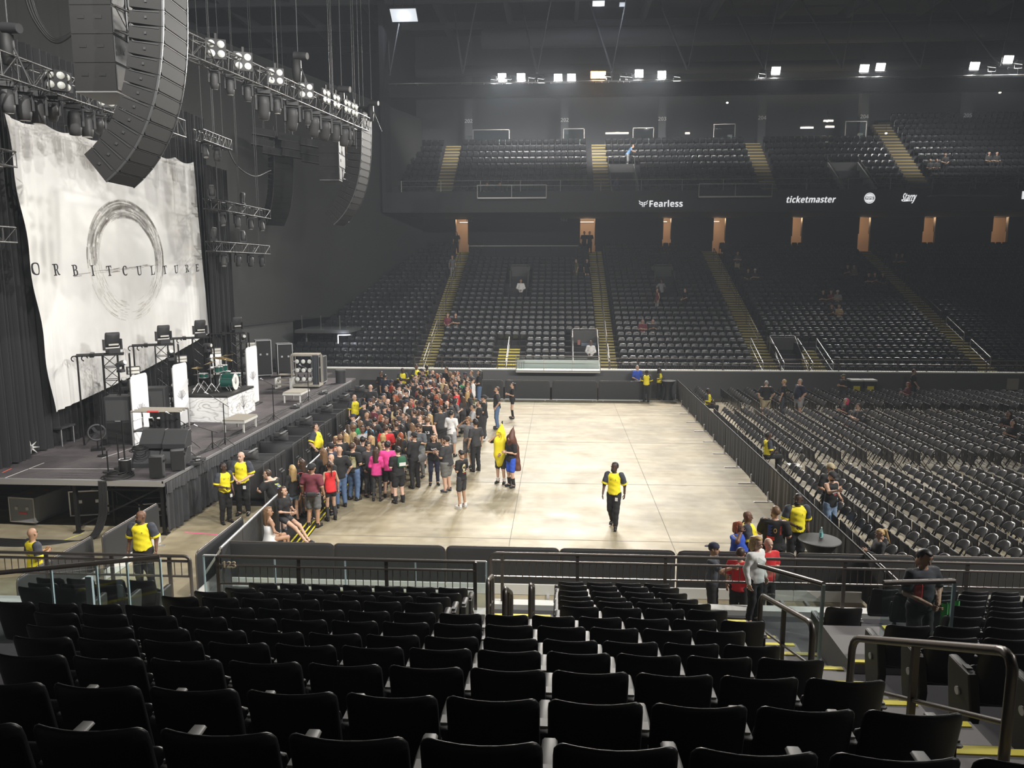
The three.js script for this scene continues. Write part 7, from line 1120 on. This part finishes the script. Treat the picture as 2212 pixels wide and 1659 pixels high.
for (const [u, v, o, l, yw] of [[1818, 872, { pose: 'phone', top: ['tee', 'char'], hair: ['cap', 'olive', 'light'], beard: 'light', bottom: ['pants', 'slate'] }, 'bearded man with cap standing behind the seated trio', -1.2], [1822, 888, { pose: 'sitphone', top: ['tee', 'black'], hair: ['short', 'grey'], bottom: ['pants', 'black'], nod: 0.4 }, 'grey-haired seated man left of the woman with pink hair', -1.5], [1835, 888, { pose: 'sitphone', type: 'f', top: ['tee', 'maroon'], hair: ['bob', 'pink'], bottom: ['pants', 'black'] }, 'woman with dark pink hair seated between two men', -1.5], [1850, 900, { pose: 'sitcross', type: 'h', top: ['tee', 'char'], hair: ['short', 'brown'], bottom: ['shorts', 'khaki'], nod: 0.3 }, 'seated man in dark shirt right of the woman with pink hair', -1.5], [1946, 850, { pose: 'sitphone', type: 'f', top: ['tee', 'maroon'], hair: ['bob', 'red'], bottom: ['pants', 'black'], nod: 0.4 }, 'red-haired woman seated alone among the far chairs', -1.5], [2165, 918, { pose: 'sitcross', top: ['tee', 'char'], hair: ['short', 'black'], bottom: ['shorts', 'khaki'], skin: 'tan' }, 'man leaning back in the chairs near the right edge', -1.0], [2183, 916, { pose: 'sit', type: 'f', top: ['tee', 'black'], hair: ['long', 'black'], bottom: ['pants', 'black'], skin: 'tan' }, 'dark-haired woman beside the man leaning back', -1.3], [2202, 938, { pose: 'sitphone', type: 'f', top: ['tee', 'black'], hair: ['long', 'black'], bottom: ['hot', 'black'] }, 'dark-haired woman with bare legs in the right-hand chairs', -1.3]]) { const sit = o.pose.startsWith('sit'), p = sit ? seatAt(u, v) : floorAt(u, v + 10); person(p, yw, { skin: 'fair', fine: false, ...o }, l); }
person(V(onZ(1973, 820, -41.2).x, 0, -41.2), 1.2, { skin: 'fair', pose: 'walk', top: ['tee', 'black'], bottom: ['shorts', 'char'], hair: ['short', 'brown'], h: 1.85, print: ['band', -1, 0.2, 0.15, 1.3] }, 'man in black walking along the far floor wall');
// in costume
{
  const a = floorAt(1082, 1044), t = person(a, -0.35, B({ skin: 'fair', pose: 'raise', bottom: ['shorts', 'char'], top: ['tee', 'black'], socks: ['white', 0.25], h: 1.76 }), 'person in a yellow banana costume beside a brown hooded one');
  const f = field([[0, 0.68, 0.1, 0, 1.0, 0.1, 0.1, 0.19, 1.1], [0, 1.0, 0.1, 0, 1.4, 0.05, 0.19, 0.22, 1.05], [0, 1.4, 0.05, 0, 1.68, 0.01, 0.2, 0.145, 1], [0, 1.68, 0.0, 0, 1.98, -0.1, 0.145, 0.03, 1]], 0.06), hole = field([[0, 1.665, 0.21, 0, 1.59, 0.21, 0.115, 0.115]], 0.01);
  obj('banana_suit', sdfMesh((x, y, z) => Math.max(f(x, y, z) + 0.01 * Math.cos(Math.atan2(z, x) * 5), -hole(x, y, z)), [-0.4, 0.5, -0.35], [0.4, 2.1, 0.45], 0.022), fab([0.9, 0.75, 0.02], 0.6), t); obj('stem_tip', rod([0, 1.97, -0.1], [0, 2.07, -0.13], 0.03, 0.022, 8), fab(CO.black), t);
  const b = floorAt(1104, 1052), r = person(b, -0.9, B({ skin: 'fair', pose: 'phone', bottom: ['shorts', 'blue'], top: ['tee', 'black'], socks: ['black', 0.55], h: 1.76 }), 'person in brown pointed hooded cape and blue shorts beside the banana'); const c = field([[0, 0.52, -0.16, 0, 1.25, -0.14, 0.26, 0.17, 1.5], [0, 1.25, -0.1, 0, 1.6, 0.0, 0.18, 0.15], [0, 1.6, 0.0, 0, 2.0, -0.1, 0.15, 0.012]], 0.05), h2 = field([[0, 1.65, 0.19, 0, 1.58, 0.19, 0.11, 0.11]], 0.01);
  obj('brown_cape', sdfMesh((x, y, z) => Math.max(c(x, y, z) + 0.006 * Math.sin(y * 30 + x * 20), -h2(x, y, z), 0.55 - y, y < 1.38 ? z - 0.0 : -1), [-0.45, 0.4, -0.5], [0.45, 2.1, 0.3], 0.024), fab([0.1, 0.035, 0.02], 0.55), r);
}
// front of the crowd, each as seen
const P = (u, v, yaw, o, l) => person(floorAt(u, v), yaw, B(o), l);
{ const g = person(V(-7.0, 0.04, -17.7), 2.3, B({ skin: 'tan', type: 'f', pose: 'sithead', bottom: ['dress', 'white'], hair: ['long', 'light'], look: -0.5, shoes: 'white', h: 1.68 }), 'woman in white dress sitting by the barricade with hand on her head'); const bx = thing('low_stool', 'small dark box seat under the sitting woman in white', 'stool', [-6.98, 0.04, -17.72], 0.4); obj('box_seat', boxG(0.32, 0.3, 0.3, 0, 0.15, 0), M.dark, bx); obj('lid', boxG(0.34, 0.03, 0.32, 0, 0.31, 0), M.darkGrey, bx); }
person(V(-7.0, 0.04, -18.75), 1.25, B({ skin: 'fair', type: 'f', pose: 'perch', top: ['tee', 'black'], bottom: ['hot', 'char'], hair: ['long', 'brown'], look: 0.3, h: 1.7 }), 'woman in black shirt perched against the barricade with legs out');
P(608, 1150, -1.9, { skin: 'pale', type: 'h', pose: 'lean', top: ['tee', 'black'], bottom: ['shorts', 'olive'], hair: ['short', 'brown'], print: ['flower', -1, 0.3, 0.34, 1.24], shoes: 'grey', h: 1.8, look: 0.4 }, 'heavy man in olive shorts leaning over the barricade');
P(636, 1132, -2.3, { skin: 'fair', type: 'f', top: ['long', 'black'], bottom: ['hot', 'ldenim'], hair: ['long', 'blond'], h: 1.68 }, 'woman with long wavy blond hair and denim shorts'); P(655, 1115, -1.9, { skin: 'fair', type: 'f', pose: 'phone', top: ['tee', 'black'], bottom: ['hot', 'black'], hair: ['long', 'brown'], h: 1.68 }, 'woman with long brown hair beside the red bag'); { const p = floorAt(650, 1120), b = thing('shoulder_bag', 'bright red bag hanging between the women at the barricade', 'bag', [p.x + 0.1, 0.75, p.z + 0.15], 0.4); obj('pouch', panelG(0.24, 0.34, { r: 0.05, t: 0.1 }), fab(CO.red, 0.6), b); obj('strap', tube([[-0.1, 0.32, 0], [-0.06, 0.62, 0], [0.06, 0.62, 0], [0.1, 0.32, 0]], 0.01, 16, 5), fab(CO.red, 0.6), b); }
P(678, 1138, Math.PI - 0.15, { skin: 'tan', type: 'm', w: 1.16, pose: 'stand', top: ['tee', 'maroon'], bottom: ['shorts', 'grey'], hair: ['capback', 'black', 'black'], h: 1.78 }, 'man in maroon shirt and grey shorts with waist pouch'); { const p = floorAt(678, 1138), w = thing('waist_pouch', 'black pouch belted round the man in maroon', 'pouch', [p.x + 0.04, 0.92, p.z + 0.22], 0.1); obj('pouch', panelG(0.3, 0.13, { r: 0.05, t: 0.08 }), M.dark, w); obj('belt', boxG(0.42, 0.03, 0.02, 0, 0.06, -0.04), M.black, w); }
P(716, 1124, -2.5, { skin: 'olive', type: 'f', top: ['tank', 'red'], bottom: ['hot', 'black'], hair: ['tail', 'brown'], socks: ['char', 0.8], h: 1.7 }, 'woman in red top with black knee socks'); P(737, 1096, -2.5, { skin: 'fair', pose: 'pocket', top: ['tee', 'black'], bottom: ['pants', 'denim'], h: 1.85 }, 'bald man in black shirt and blue jeans beside the woman in red');
P(765, 1080, Math.PI - 0.35, { skin: 'fair', w: 1.1, pose: 'phone', top: ['tee', 'black'], bottom: ['pants', 'denim'], hair: ['short', 'brown'], print: ['tour', -1, 0.34, 0.44, 1.2], h: 1.8 }, 'man in black shirt with cream tour dates on his back'); P(787, 1062, Math.PI + 0.2, { skin: 'fair', pose: 'phone', top: ['long', 'char'], bottom: ['pants', [0.05, 0.07, 0.12]], hair: ['buzz', 'black'], h: 1.8, w: 1.08 }, 'man in charcoal jacket right of the tour shirt');
P(702, 1100, -2.2, { skin: 'fair', pose: 'stand', top: ['long', 'black'], bottom: ['pants', 'black'], hair: ['long', 'light'], h: 1.84 }, 'tall person with long light hair in black jacket by the barricade'); P(718, 1086, -1.9, { skin: 'fair', pose: 'phone', top: ['long', 'navy'], bottom: ['pants', 'slate'], hair: ['cap', 'black', 'black'], h: 1.86 }, 'tall man in navy jacket and black cap by the barricade');
P(815, 1082, Math.PI, { skin: 'fair', type: 'f', pose: 'phone', top: ['long', 'pink'], bottom: ['tights', 'char'], hair: ['long', 'brown'], h: 1.66 }, 'woman in bright pink top with dark tights'); P(840, 1074, Math.PI + 0.15, { skin: 'fair', pose: 'phone', top: ['tee', 'pink'], bottom: ['shorts', 'black'], hair: ['curly', 'black'], h: 1.76 }, 'man in pink shirt with black curly hair'); P(862, 1086, -2.5, { skin: 'pale', pose: 'phone', top: ['tee', 'black'], bottom: ['shorts', 'black'], hair: ['short', 'black'], socks: ['black', 0.35], h: 1.74, w: 1.1 }, 'man in black shorts with green bag on his back');
{ const p = floorAt(864, 1084), b = thing('backpack', 'dark green pack on the man in black shorts', 'backpack', [p.x + 0.12, 1.12, p.z + 0.18], 0.5); obj('pack', panelG(0.28, 0.36, { r: 0.1, rb: 0.08, t: 0.12 }), fab([0.02, 0.1, 0.05], 0.7), b); obj('flap', boxG(0.2, 0.1, 0.02, 0, 0.12, 0.065), M.offwhite, b); }
P(830, 1046, Math.PI - 0.2, { skin: 'fair', type: 'f', pose: 'clasp', top: ['crop', 'tan'], bottom: ['hot', 'black'], hair: ['bob', 'blond'], h: 1.7 }, 'woman with curly blond hair in tan top'); P(836, 1032, Math.PI, { skin: 'fair', pose: 'clasp', top: ['tee', 'red'], bottom: ['pants', 'black'], hair: ['short', 'brown'], h: 1.82 }, 'man in red shirt behind the blond woman in tan'); P(897, 1054, -2.3, { skin: 'fair', pose: 'point', top: ['long', 'black'], bottom: ['pants', 'black'], hair: ['capback', 'black', 'brown'], h: 1.84 }, 'man in black with grey sling bag'); { const p = floorAt(903, 1050), b = thing('sling_bag', 'grey sling bag on the man in black', 'bag', [p.x + 0.16, 0.85, p.z + 0.16], 0.7); obj('pouch', panelG(0.4, 0.26, { r: 0.11, rb: 0.11, t: 0.12 }), fab(CO.grey, 0.7), b); obj('strap', tube([[-0.18, 0.22, 0], [-0.26, 0.55, -0.08], [-0.3, 0.68, -0.2]], 0.02, 12, 5), fab(CO.grey, 0.7), b); }
P(908, 1030, -0.5, { skin: 'olive', pose: 'phone', top: ['tee', [0.1, 0.11, 0.12]], bottom: ['pants', 'camo'], hair: ['curly', 'brown'], beard: 'brown', nod: 0.5, print: ['grunge', 1, 0.24, 0.2, 1.28], h: 1.82 }, 'curly-haired man in grey printed shirt looking down'); P(926, 1010, Math.PI - 0.1, { skin: 'pale', pose: 'stand', w: 1.12, top: ['tank', 'black'], bottom: ['shorts', 'olive'], hair: ['short', 'light'], print: ['thirteen', -1, 0.24, 0.2, 1.24], h: 1.84 }, 'man in black tank top numbered 13');
P(938, 1047, 0.25, { skin: 'olive', type: 'f', w: 1.1, pose: 'phone', top: ['tee', 'black'], bottom: ['pants', 'navy'], hair: ['long', 'black'], print: ['band', 1, 0.26, 0.22, 1.25], h: 1.7 }, 'smiling woman in black band shirt beside the man in camouflage shorts'); P(966, 1062, -2.0, { skin: 'fair', type: 'h', pose: 'phone', top: ['tee', 'char'], bottom: ['shorts', 'camo'], hair: ['capback', 'black', 'brown'], beard: 'brown', shoes: 'slate', h: 1.8 }, 'heavy man in black cap and camouflage shorts'); P(998, 1096, -2.2, { skin: 'tan', type: 'l', pose: 'phone', top: ['tee', 'black'], bottom: ['shorts', 'char'], hair: ['short', 'black'], print: ['skull', -1, 0.28, 0.4, 1.2], shoes: 'white', nod: 0.4, h: 1.74 }, 'young man in black shirt with skull print and white shoes');
P(1012, 1008, -0.5, { skin: 'tan', pose: 'raise', top: ['tee', 'grey'], bottom: ['shorts', 'grey'], hair: ['curly', 'light'], h: 1.8, nod: 0.2 }, 'curly-haired man in grey with hand on his face'); P(1028, 1018, -2.4, { skin: 'olive', pose: 'stand', top: ['tee', 'char'], bottom: ['pants', 'black'], hair: ['curly', 'black'], h: 1.84 }, 'man with black curly hair in dark shirt at the crowd edge'); P(976, 986, Math.PI - 0.3, { skin: 'olive', pose: 'phone', top: ['long', 'white'], bottom: ['shorts', 'lgrey'], hair: ['short', 'black'], h: 1.76 }, 'man in loose white shirt at the crowd edge');
P(1022, 968, -1.4, { skin: 'tan', pose: 'crossed', top: ['tee', 'lgrey'], bottom: ['shorts', 'grey'], hair: ['short', 'black'], h: 1.76 }, 'man in pale grey shirt with crossed arms at the crowd edge'); P(1046, 950, -1.6, { skin: 'fair', pose: 'clasp', w: 1.1, top: ['tee', 'black'], bottom: ['pants', 'char'], hair: ['capback', 'black', 'brown'], shoes: 'white', h: 1.88 }, 'man in black cap with white shoes at the crowd edge'); P(1036, 958, -1.7, { skin: 'fair', pose: 'phone', top: ['tee', 'black'], bottom: ['shorts', 'black'], hair: ['short', 'black'], h: 1.78 }, 'man in black shorts beside the man with white shoes'); P(1074, 926, -1.5, { skin: 'fair', w: 1.08, pose: 'pocket', top: ['tee', 'char'], bottom: ['pants', 'denim'], hair: ['short', 'brown'], beard: 'brown', h: 1.88 }, 'bearded man in blue jeans standing apart from the crowd'); P(1107, 904, -1.4, { skin: 'fair', type: 'f', pose: 'phone', top: ['tee', 'black'], bottom: ['hot', 'black'], hair: ['tail', 'black'], socks: ['black', 0.85], h: 1.72 }, 'woman in black with boots and shoulder bag standing apart'); P(1019, 872, -1.4, { skin: 'fair', pose: 'crossed', top: ['long', 'camo'], bottom: ['pants', 'olive'], hair: ['short', 'light'], h: 1.76 }, 'person in camouflage jacket at the far crowd edge'); P(1036, 876, -1.5, { skin: 'fair', pose: 'clasp', w: 1.15, top: ['tee', 'black'], bottom: ['pants', 'denim'], hair: ['long', 'black'], h: 1.86 }, 'big person with long black hair at the far crowd edge');
// the packed crowd
{
  const right = (z) => { const t = [[-19.5, -6.5], [-22.5, -6.1], [-24.5, -5.0], [-26, -4.7], [-29, -4.4], [-32, -3.9], [-36, -3.9], [-40.6, -5.0]]; for (let i = 0; i < t.length - 1; i++) if (z <= t[i][0] && z >= t[i + 1][0]) { const k = (z - t[i][0]) / (t[i + 1][0] - t[i][0]); return t[i][1] + (t[i + 1][1] - t[i][1]) * k; } return -6; }, left = (z) => (z < -36.8 ? -7.2 : -7.18 - 1.17 * (z + 15.4) / -21.4 + 0.36);
  const done = []; scene.children.forEach((o) => { if (o.userData.category === 'person') done.push([o.position.x, o.position.z]); });
  const hairs = [['short', 'black', 'short black hair'], ['short', 'brown', 'short brown hair'], ['long', 'brown', 'long brown hair'], ['long', 'black', 'long black hair'], ['long', 'blond', 'long blond hair'], ['cap', 'black', 'a black cap'], ['capback', 'char', 'a backwards dark cap'], ['buzz', 'light', 'cropped light hair'], ['bald', '', 'a bald head'], ['tail', 'brown', 'a brown ponytail'], ['curly', 'black', 'curly black hair'], ['short', 'black', 'short black hair'], ['long', 'brown', 'long brown hair'], ['bob', 'red', 'red hair'], ['cap', 'navy', 'a navy cap'], ['long', 'light', 'long light brown hair'], ['bob', 'brown', 'a brown bob']], tops = [['black', 'black shirt', 15], ['char', 'charcoal shirt', 4], ['navy', 'navy shirt', 2], ['grey', 'grey shirt', 2], ['lgrey', 'pale grey shirt', 1], ['white', 'white shirt', 1.6], ['red', 'red shirt', 1.2], ['maroon', 'maroon shirt', 0.8], ['sky', 'bright blue shirt', 0.3], ['green', 'green shirt', 0.4], ['tan', 'tan shirt', 0.5]], wsum = tops.reduce((a, t) => a + t[2], 0), legsC = [['pants', 'black'], ['pants', 'denim'], ['shorts', 'char'], ['pants', 'char'], ['shorts', 'olive'], ['pants', 'slate']], poses = ['stand', 'phone', 'clasp', 'crossed', 'relaxed', 'pocket', 'hips', 'raise'];
  let n = 0, tries = 0;
  while (n < 150 && tries++ < 6000) {
    const z = rr(-20.5, -40.4), x = rr(left(z), right(z)); if (done.some(([a, b]) => (a - x) ** 2 + (b - z) ** 2 < 0.5 ** 2)) continue;
    done.push([x, z]); n++;
    const hr = pick(hairs), fem = ['long', 'tail', 'bob'].includes(hr[0]) && rnd() < 0.8; let w = rnd() * wsum, k = 0; while (w > tops[k][2]) w -= tops[k++][2];
    const type = fem ? 'f' : pick(['m', 'm', 'm', 'h', 'l']), pose = pick(poses.slice(0, 6 + 0)), look = pick([0, 0, 0.6, -0.6]), kind = pick(['tee', 'tee', 'tee', 'long']), lg = pick(legsC), hgt = fem ? rr(1.58, 1.72) : rr(1.68, 1.88);
    person(V(x, 0, z), -Math.PI / 2 + rr(-0.9, 0.9) + (rnd() < 0.16 ? Math.PI : 0), { type, pose, look, nod: pose === 'phone' ? 0.4 : 0, top: [kind, tops[k][0]], bottom: lg, hair: [hr[0], hr[1], 'brown'], skin: pick(['fair', 'fair', 'pale', 'tan', 'olive', 'fair', 'brown']), h: hgt }, `${fem ? 'woman' : 'person'} with ${hr[2]} in a ${tops[k][1]} in the packed crowd`, 'packed crowd before the barricade');
  }
}
// people in the stands
const inStand = (u, v, n, o, l, yaw = 0) => { const z = FZ(n) + (o.pose?.startsWith('sit') ? 0.08 : 0.35); person(V(onZ(u, v, z).x, FY(n) + (o.pose?.startsWith('sit') ? -0.02 : 0), z), yaw, { skin: 'fair', ...o }, l, o.g); };
inStand(1125, 610, 13, { pose: 'clasp', top: ['long', 'white'], bottom: ['pants', 'black'], skin: 'tan', hair: ['short', 'black'] }, 'attendant in white shirt at the small left doorway'); inStand(1429, 605, 13, { pose: 'hips', top: ['tee', 'lgrey'], bottom: ['pants', 'black'], skin: 'brown', hair: ['short', 'black'] }, 'attendant in pale shirt at the small middle doorway', 0.5); inStand(1276, 760, 1, { pose: 'clasp', top: ['long', 'white'], bottom: ['pants', 'black'], skin: 'brown', hair: ['short', 'black'] }, 'attendant in white shirt before the pale blue door', -0.3);
inStand(1420, 640, 11, { type: 'f', top: ['tank', 'maroon'], bottom: ['pants', 'lgrey'], hair: ['long', 'brown'] }, 'woman in light trousers standing among the empty seats', -1.2); inStand(1480, 640, 11, { pose: 'clasp', top: ['tee', 'black'], bottom: ['shorts', 'black'], hair: ['short', 'black'] }, 'man in black standing among the empty seats', -1.3);
for (const [u, v, n, l, c, h] of [[967, 690, 7, 'left one of the couple seated beside the first stair aisle', 'maroon', 'long'], [984, 690, 7, 'right one of the couple seated beside the first stair aisle', 'black', 'short'], [1388, 708, 6, 'left one of the couple seated in the middle block', 'maroon', 'short'], [1410, 708, 6, 'right one of the couple seated in the middle block', 'char', 'short'], [1779, 622, 12, 'left one of three friends seated past the third aisle', 'black', 'short'], [1796, 622, 12, 'middle one of three friends seated past the third aisle', 'maroon', 'short'], [1810, 622, 12, 'right one of three friends seated past the third aisle', 'lgrey', 'cap'], [1797, 656, 9, 'left one of the pair seated below the three friends', 'black', 'long'], [1813, 656, 9, 'right one of the pair seated below the three friends', 'tan', 'long'], [1832, 563, 18, 'left one of the pair seated high beside the fourth aisle', 'black', 'short'], [1846, 563, 18, 'right one of the pair seated high beside the fourth aisle', 'olive', 'long'], [1878, 578, 16, 'left one of the trio seated beside the fourth aisle', 'black', 'short'], [1891, 578, 16, 'middle one of the trio seated beside the fourth aisle', 'char', 'short'], [1908, 581, 16, 'right one of the trio seated beside the fourth aisle', 'black', 'long'], [1617, 566, 17, 'left one of the pair seated right of the third aisle', 'black', 'short'], [1632, 566, 17, 'right one of the pair seated right of the third aisle', 'char', 'cap'], [1938, 535, 21, 'left one of the couple seated high right of the fourth aisle', 'char', 'long'], [1950, 535, 21, 'right one of the couple seated high right of the fourth aisle', 'char', 'short']]) inStand(u, v, n, { pose: pick(['sit', 'sitphone', 'sitcross']), type: h === 'long' ? 'f' : 'm', top: ['tee', c], bottom: ['pants', 'black'], hair: [h, h === 'cap' ? 'white' : 'brown', 'brown'] }, 'seated person, ' + l);
inStand(1245, 560, 18, { top: ['tee', 'olive'], bottom: ['pants', 'olive'], hair: ['short', 'brown'] }, 'man in olive walking down the second far aisle', -1.2); inStand(1268, 560, 18, { type: 'f', top: ['tee', 'black'], bottom: ['hot', 'black'], hair: ['long', 'black'] }, 'woman in black walking down the second far aisle', 0.4); inStand(977, 560, 19, { type: 'f', top: ['tee', 'grey'], bottom: ['tights', 'lgrey'], hair: ['long', 'brown'] }, 'woman with pale legs standing beside the first far aisle', 0.3); inStand(1593, 560, 20, { pose: 'crossed', top: ['tee', 'slate'], bottom: ['pants', 'khaki'], hair: ['short', 'brown'] }, 'man with crossed arms at the top of the third far aisle');
inStand(1262, 510, 26, { top: ['tee', 'black'], bottom: ['pants', 'black'], hair: ['short', 'black'] }, 'left dark figure standing in the lit doorway'); inStand(1274, 510, 26, { top: ['tee', 'char'], bottom: ['pants', 'black'], hair: ['short', 'black'] }, 'right dark figure standing in the lit doorway'); inStand(986, 512, 26, { top: ['tee', 'black'], bottom: ['pants', 'black'], hair: ['long', 'black'] }, 'dark figure leaning at the second lit doorway');
{ const z = UZ(0) + 0.3; person(V(onZ(1333, 400, z - 0.8).x, UY(0), z - 0.8), 0.2, { skin: 'brown', pose: 'stand', top: ['tee', [0.05, 0.08, 0.16]], bottom: ['pants', 'navy'], hair: ['buzz', 'black'] }, 'attendant in dark blue in the upper doorway'); person(V(onZ(1356, 330, UZ(5) + 0.2).x, UY(5), UZ(5) + 0.2), 1.4, { skin: 'fair', pose: 'lean', top: ['tee', [0.12, 0.25, 0.45]], bottom: ['pants', 'lgrey'], hair: ['short', 'brown'] }, 'person in light blue leaning over the upper doorway');
  for (const [u, m, l] of [[1052, 0, 'left one of the pair seated at the balcony front'], [1080, 0, 'right one of the pair seated at the balcony front'], [2008, 3, 'left one of the trio seated in the tall upper block'], [2022, 3, 'middle one of the trio seated in the tall upper block'], [2040, 3, 'standing one of the trio in the tall upper block'], [2135, 4, 'left one of the pair seated far up in the tall upper block'], [2152, 4, 'right one of the pair seated far up in the tall upper block']]) { const q = UZ(m) + 0.08; person(V(onZ(u, 400 - 12 * m, q).x, UY(m), q), 0.1, { skin: 'fair', pose: l.startsWith('standing') ? 'clasp' : 'sit', top: ['tee', 'char'], bottom: ['pants', 'black'], hair: ['short', 'brown'] }, 'person ' + l); } }
renderer.render(scene, camera);
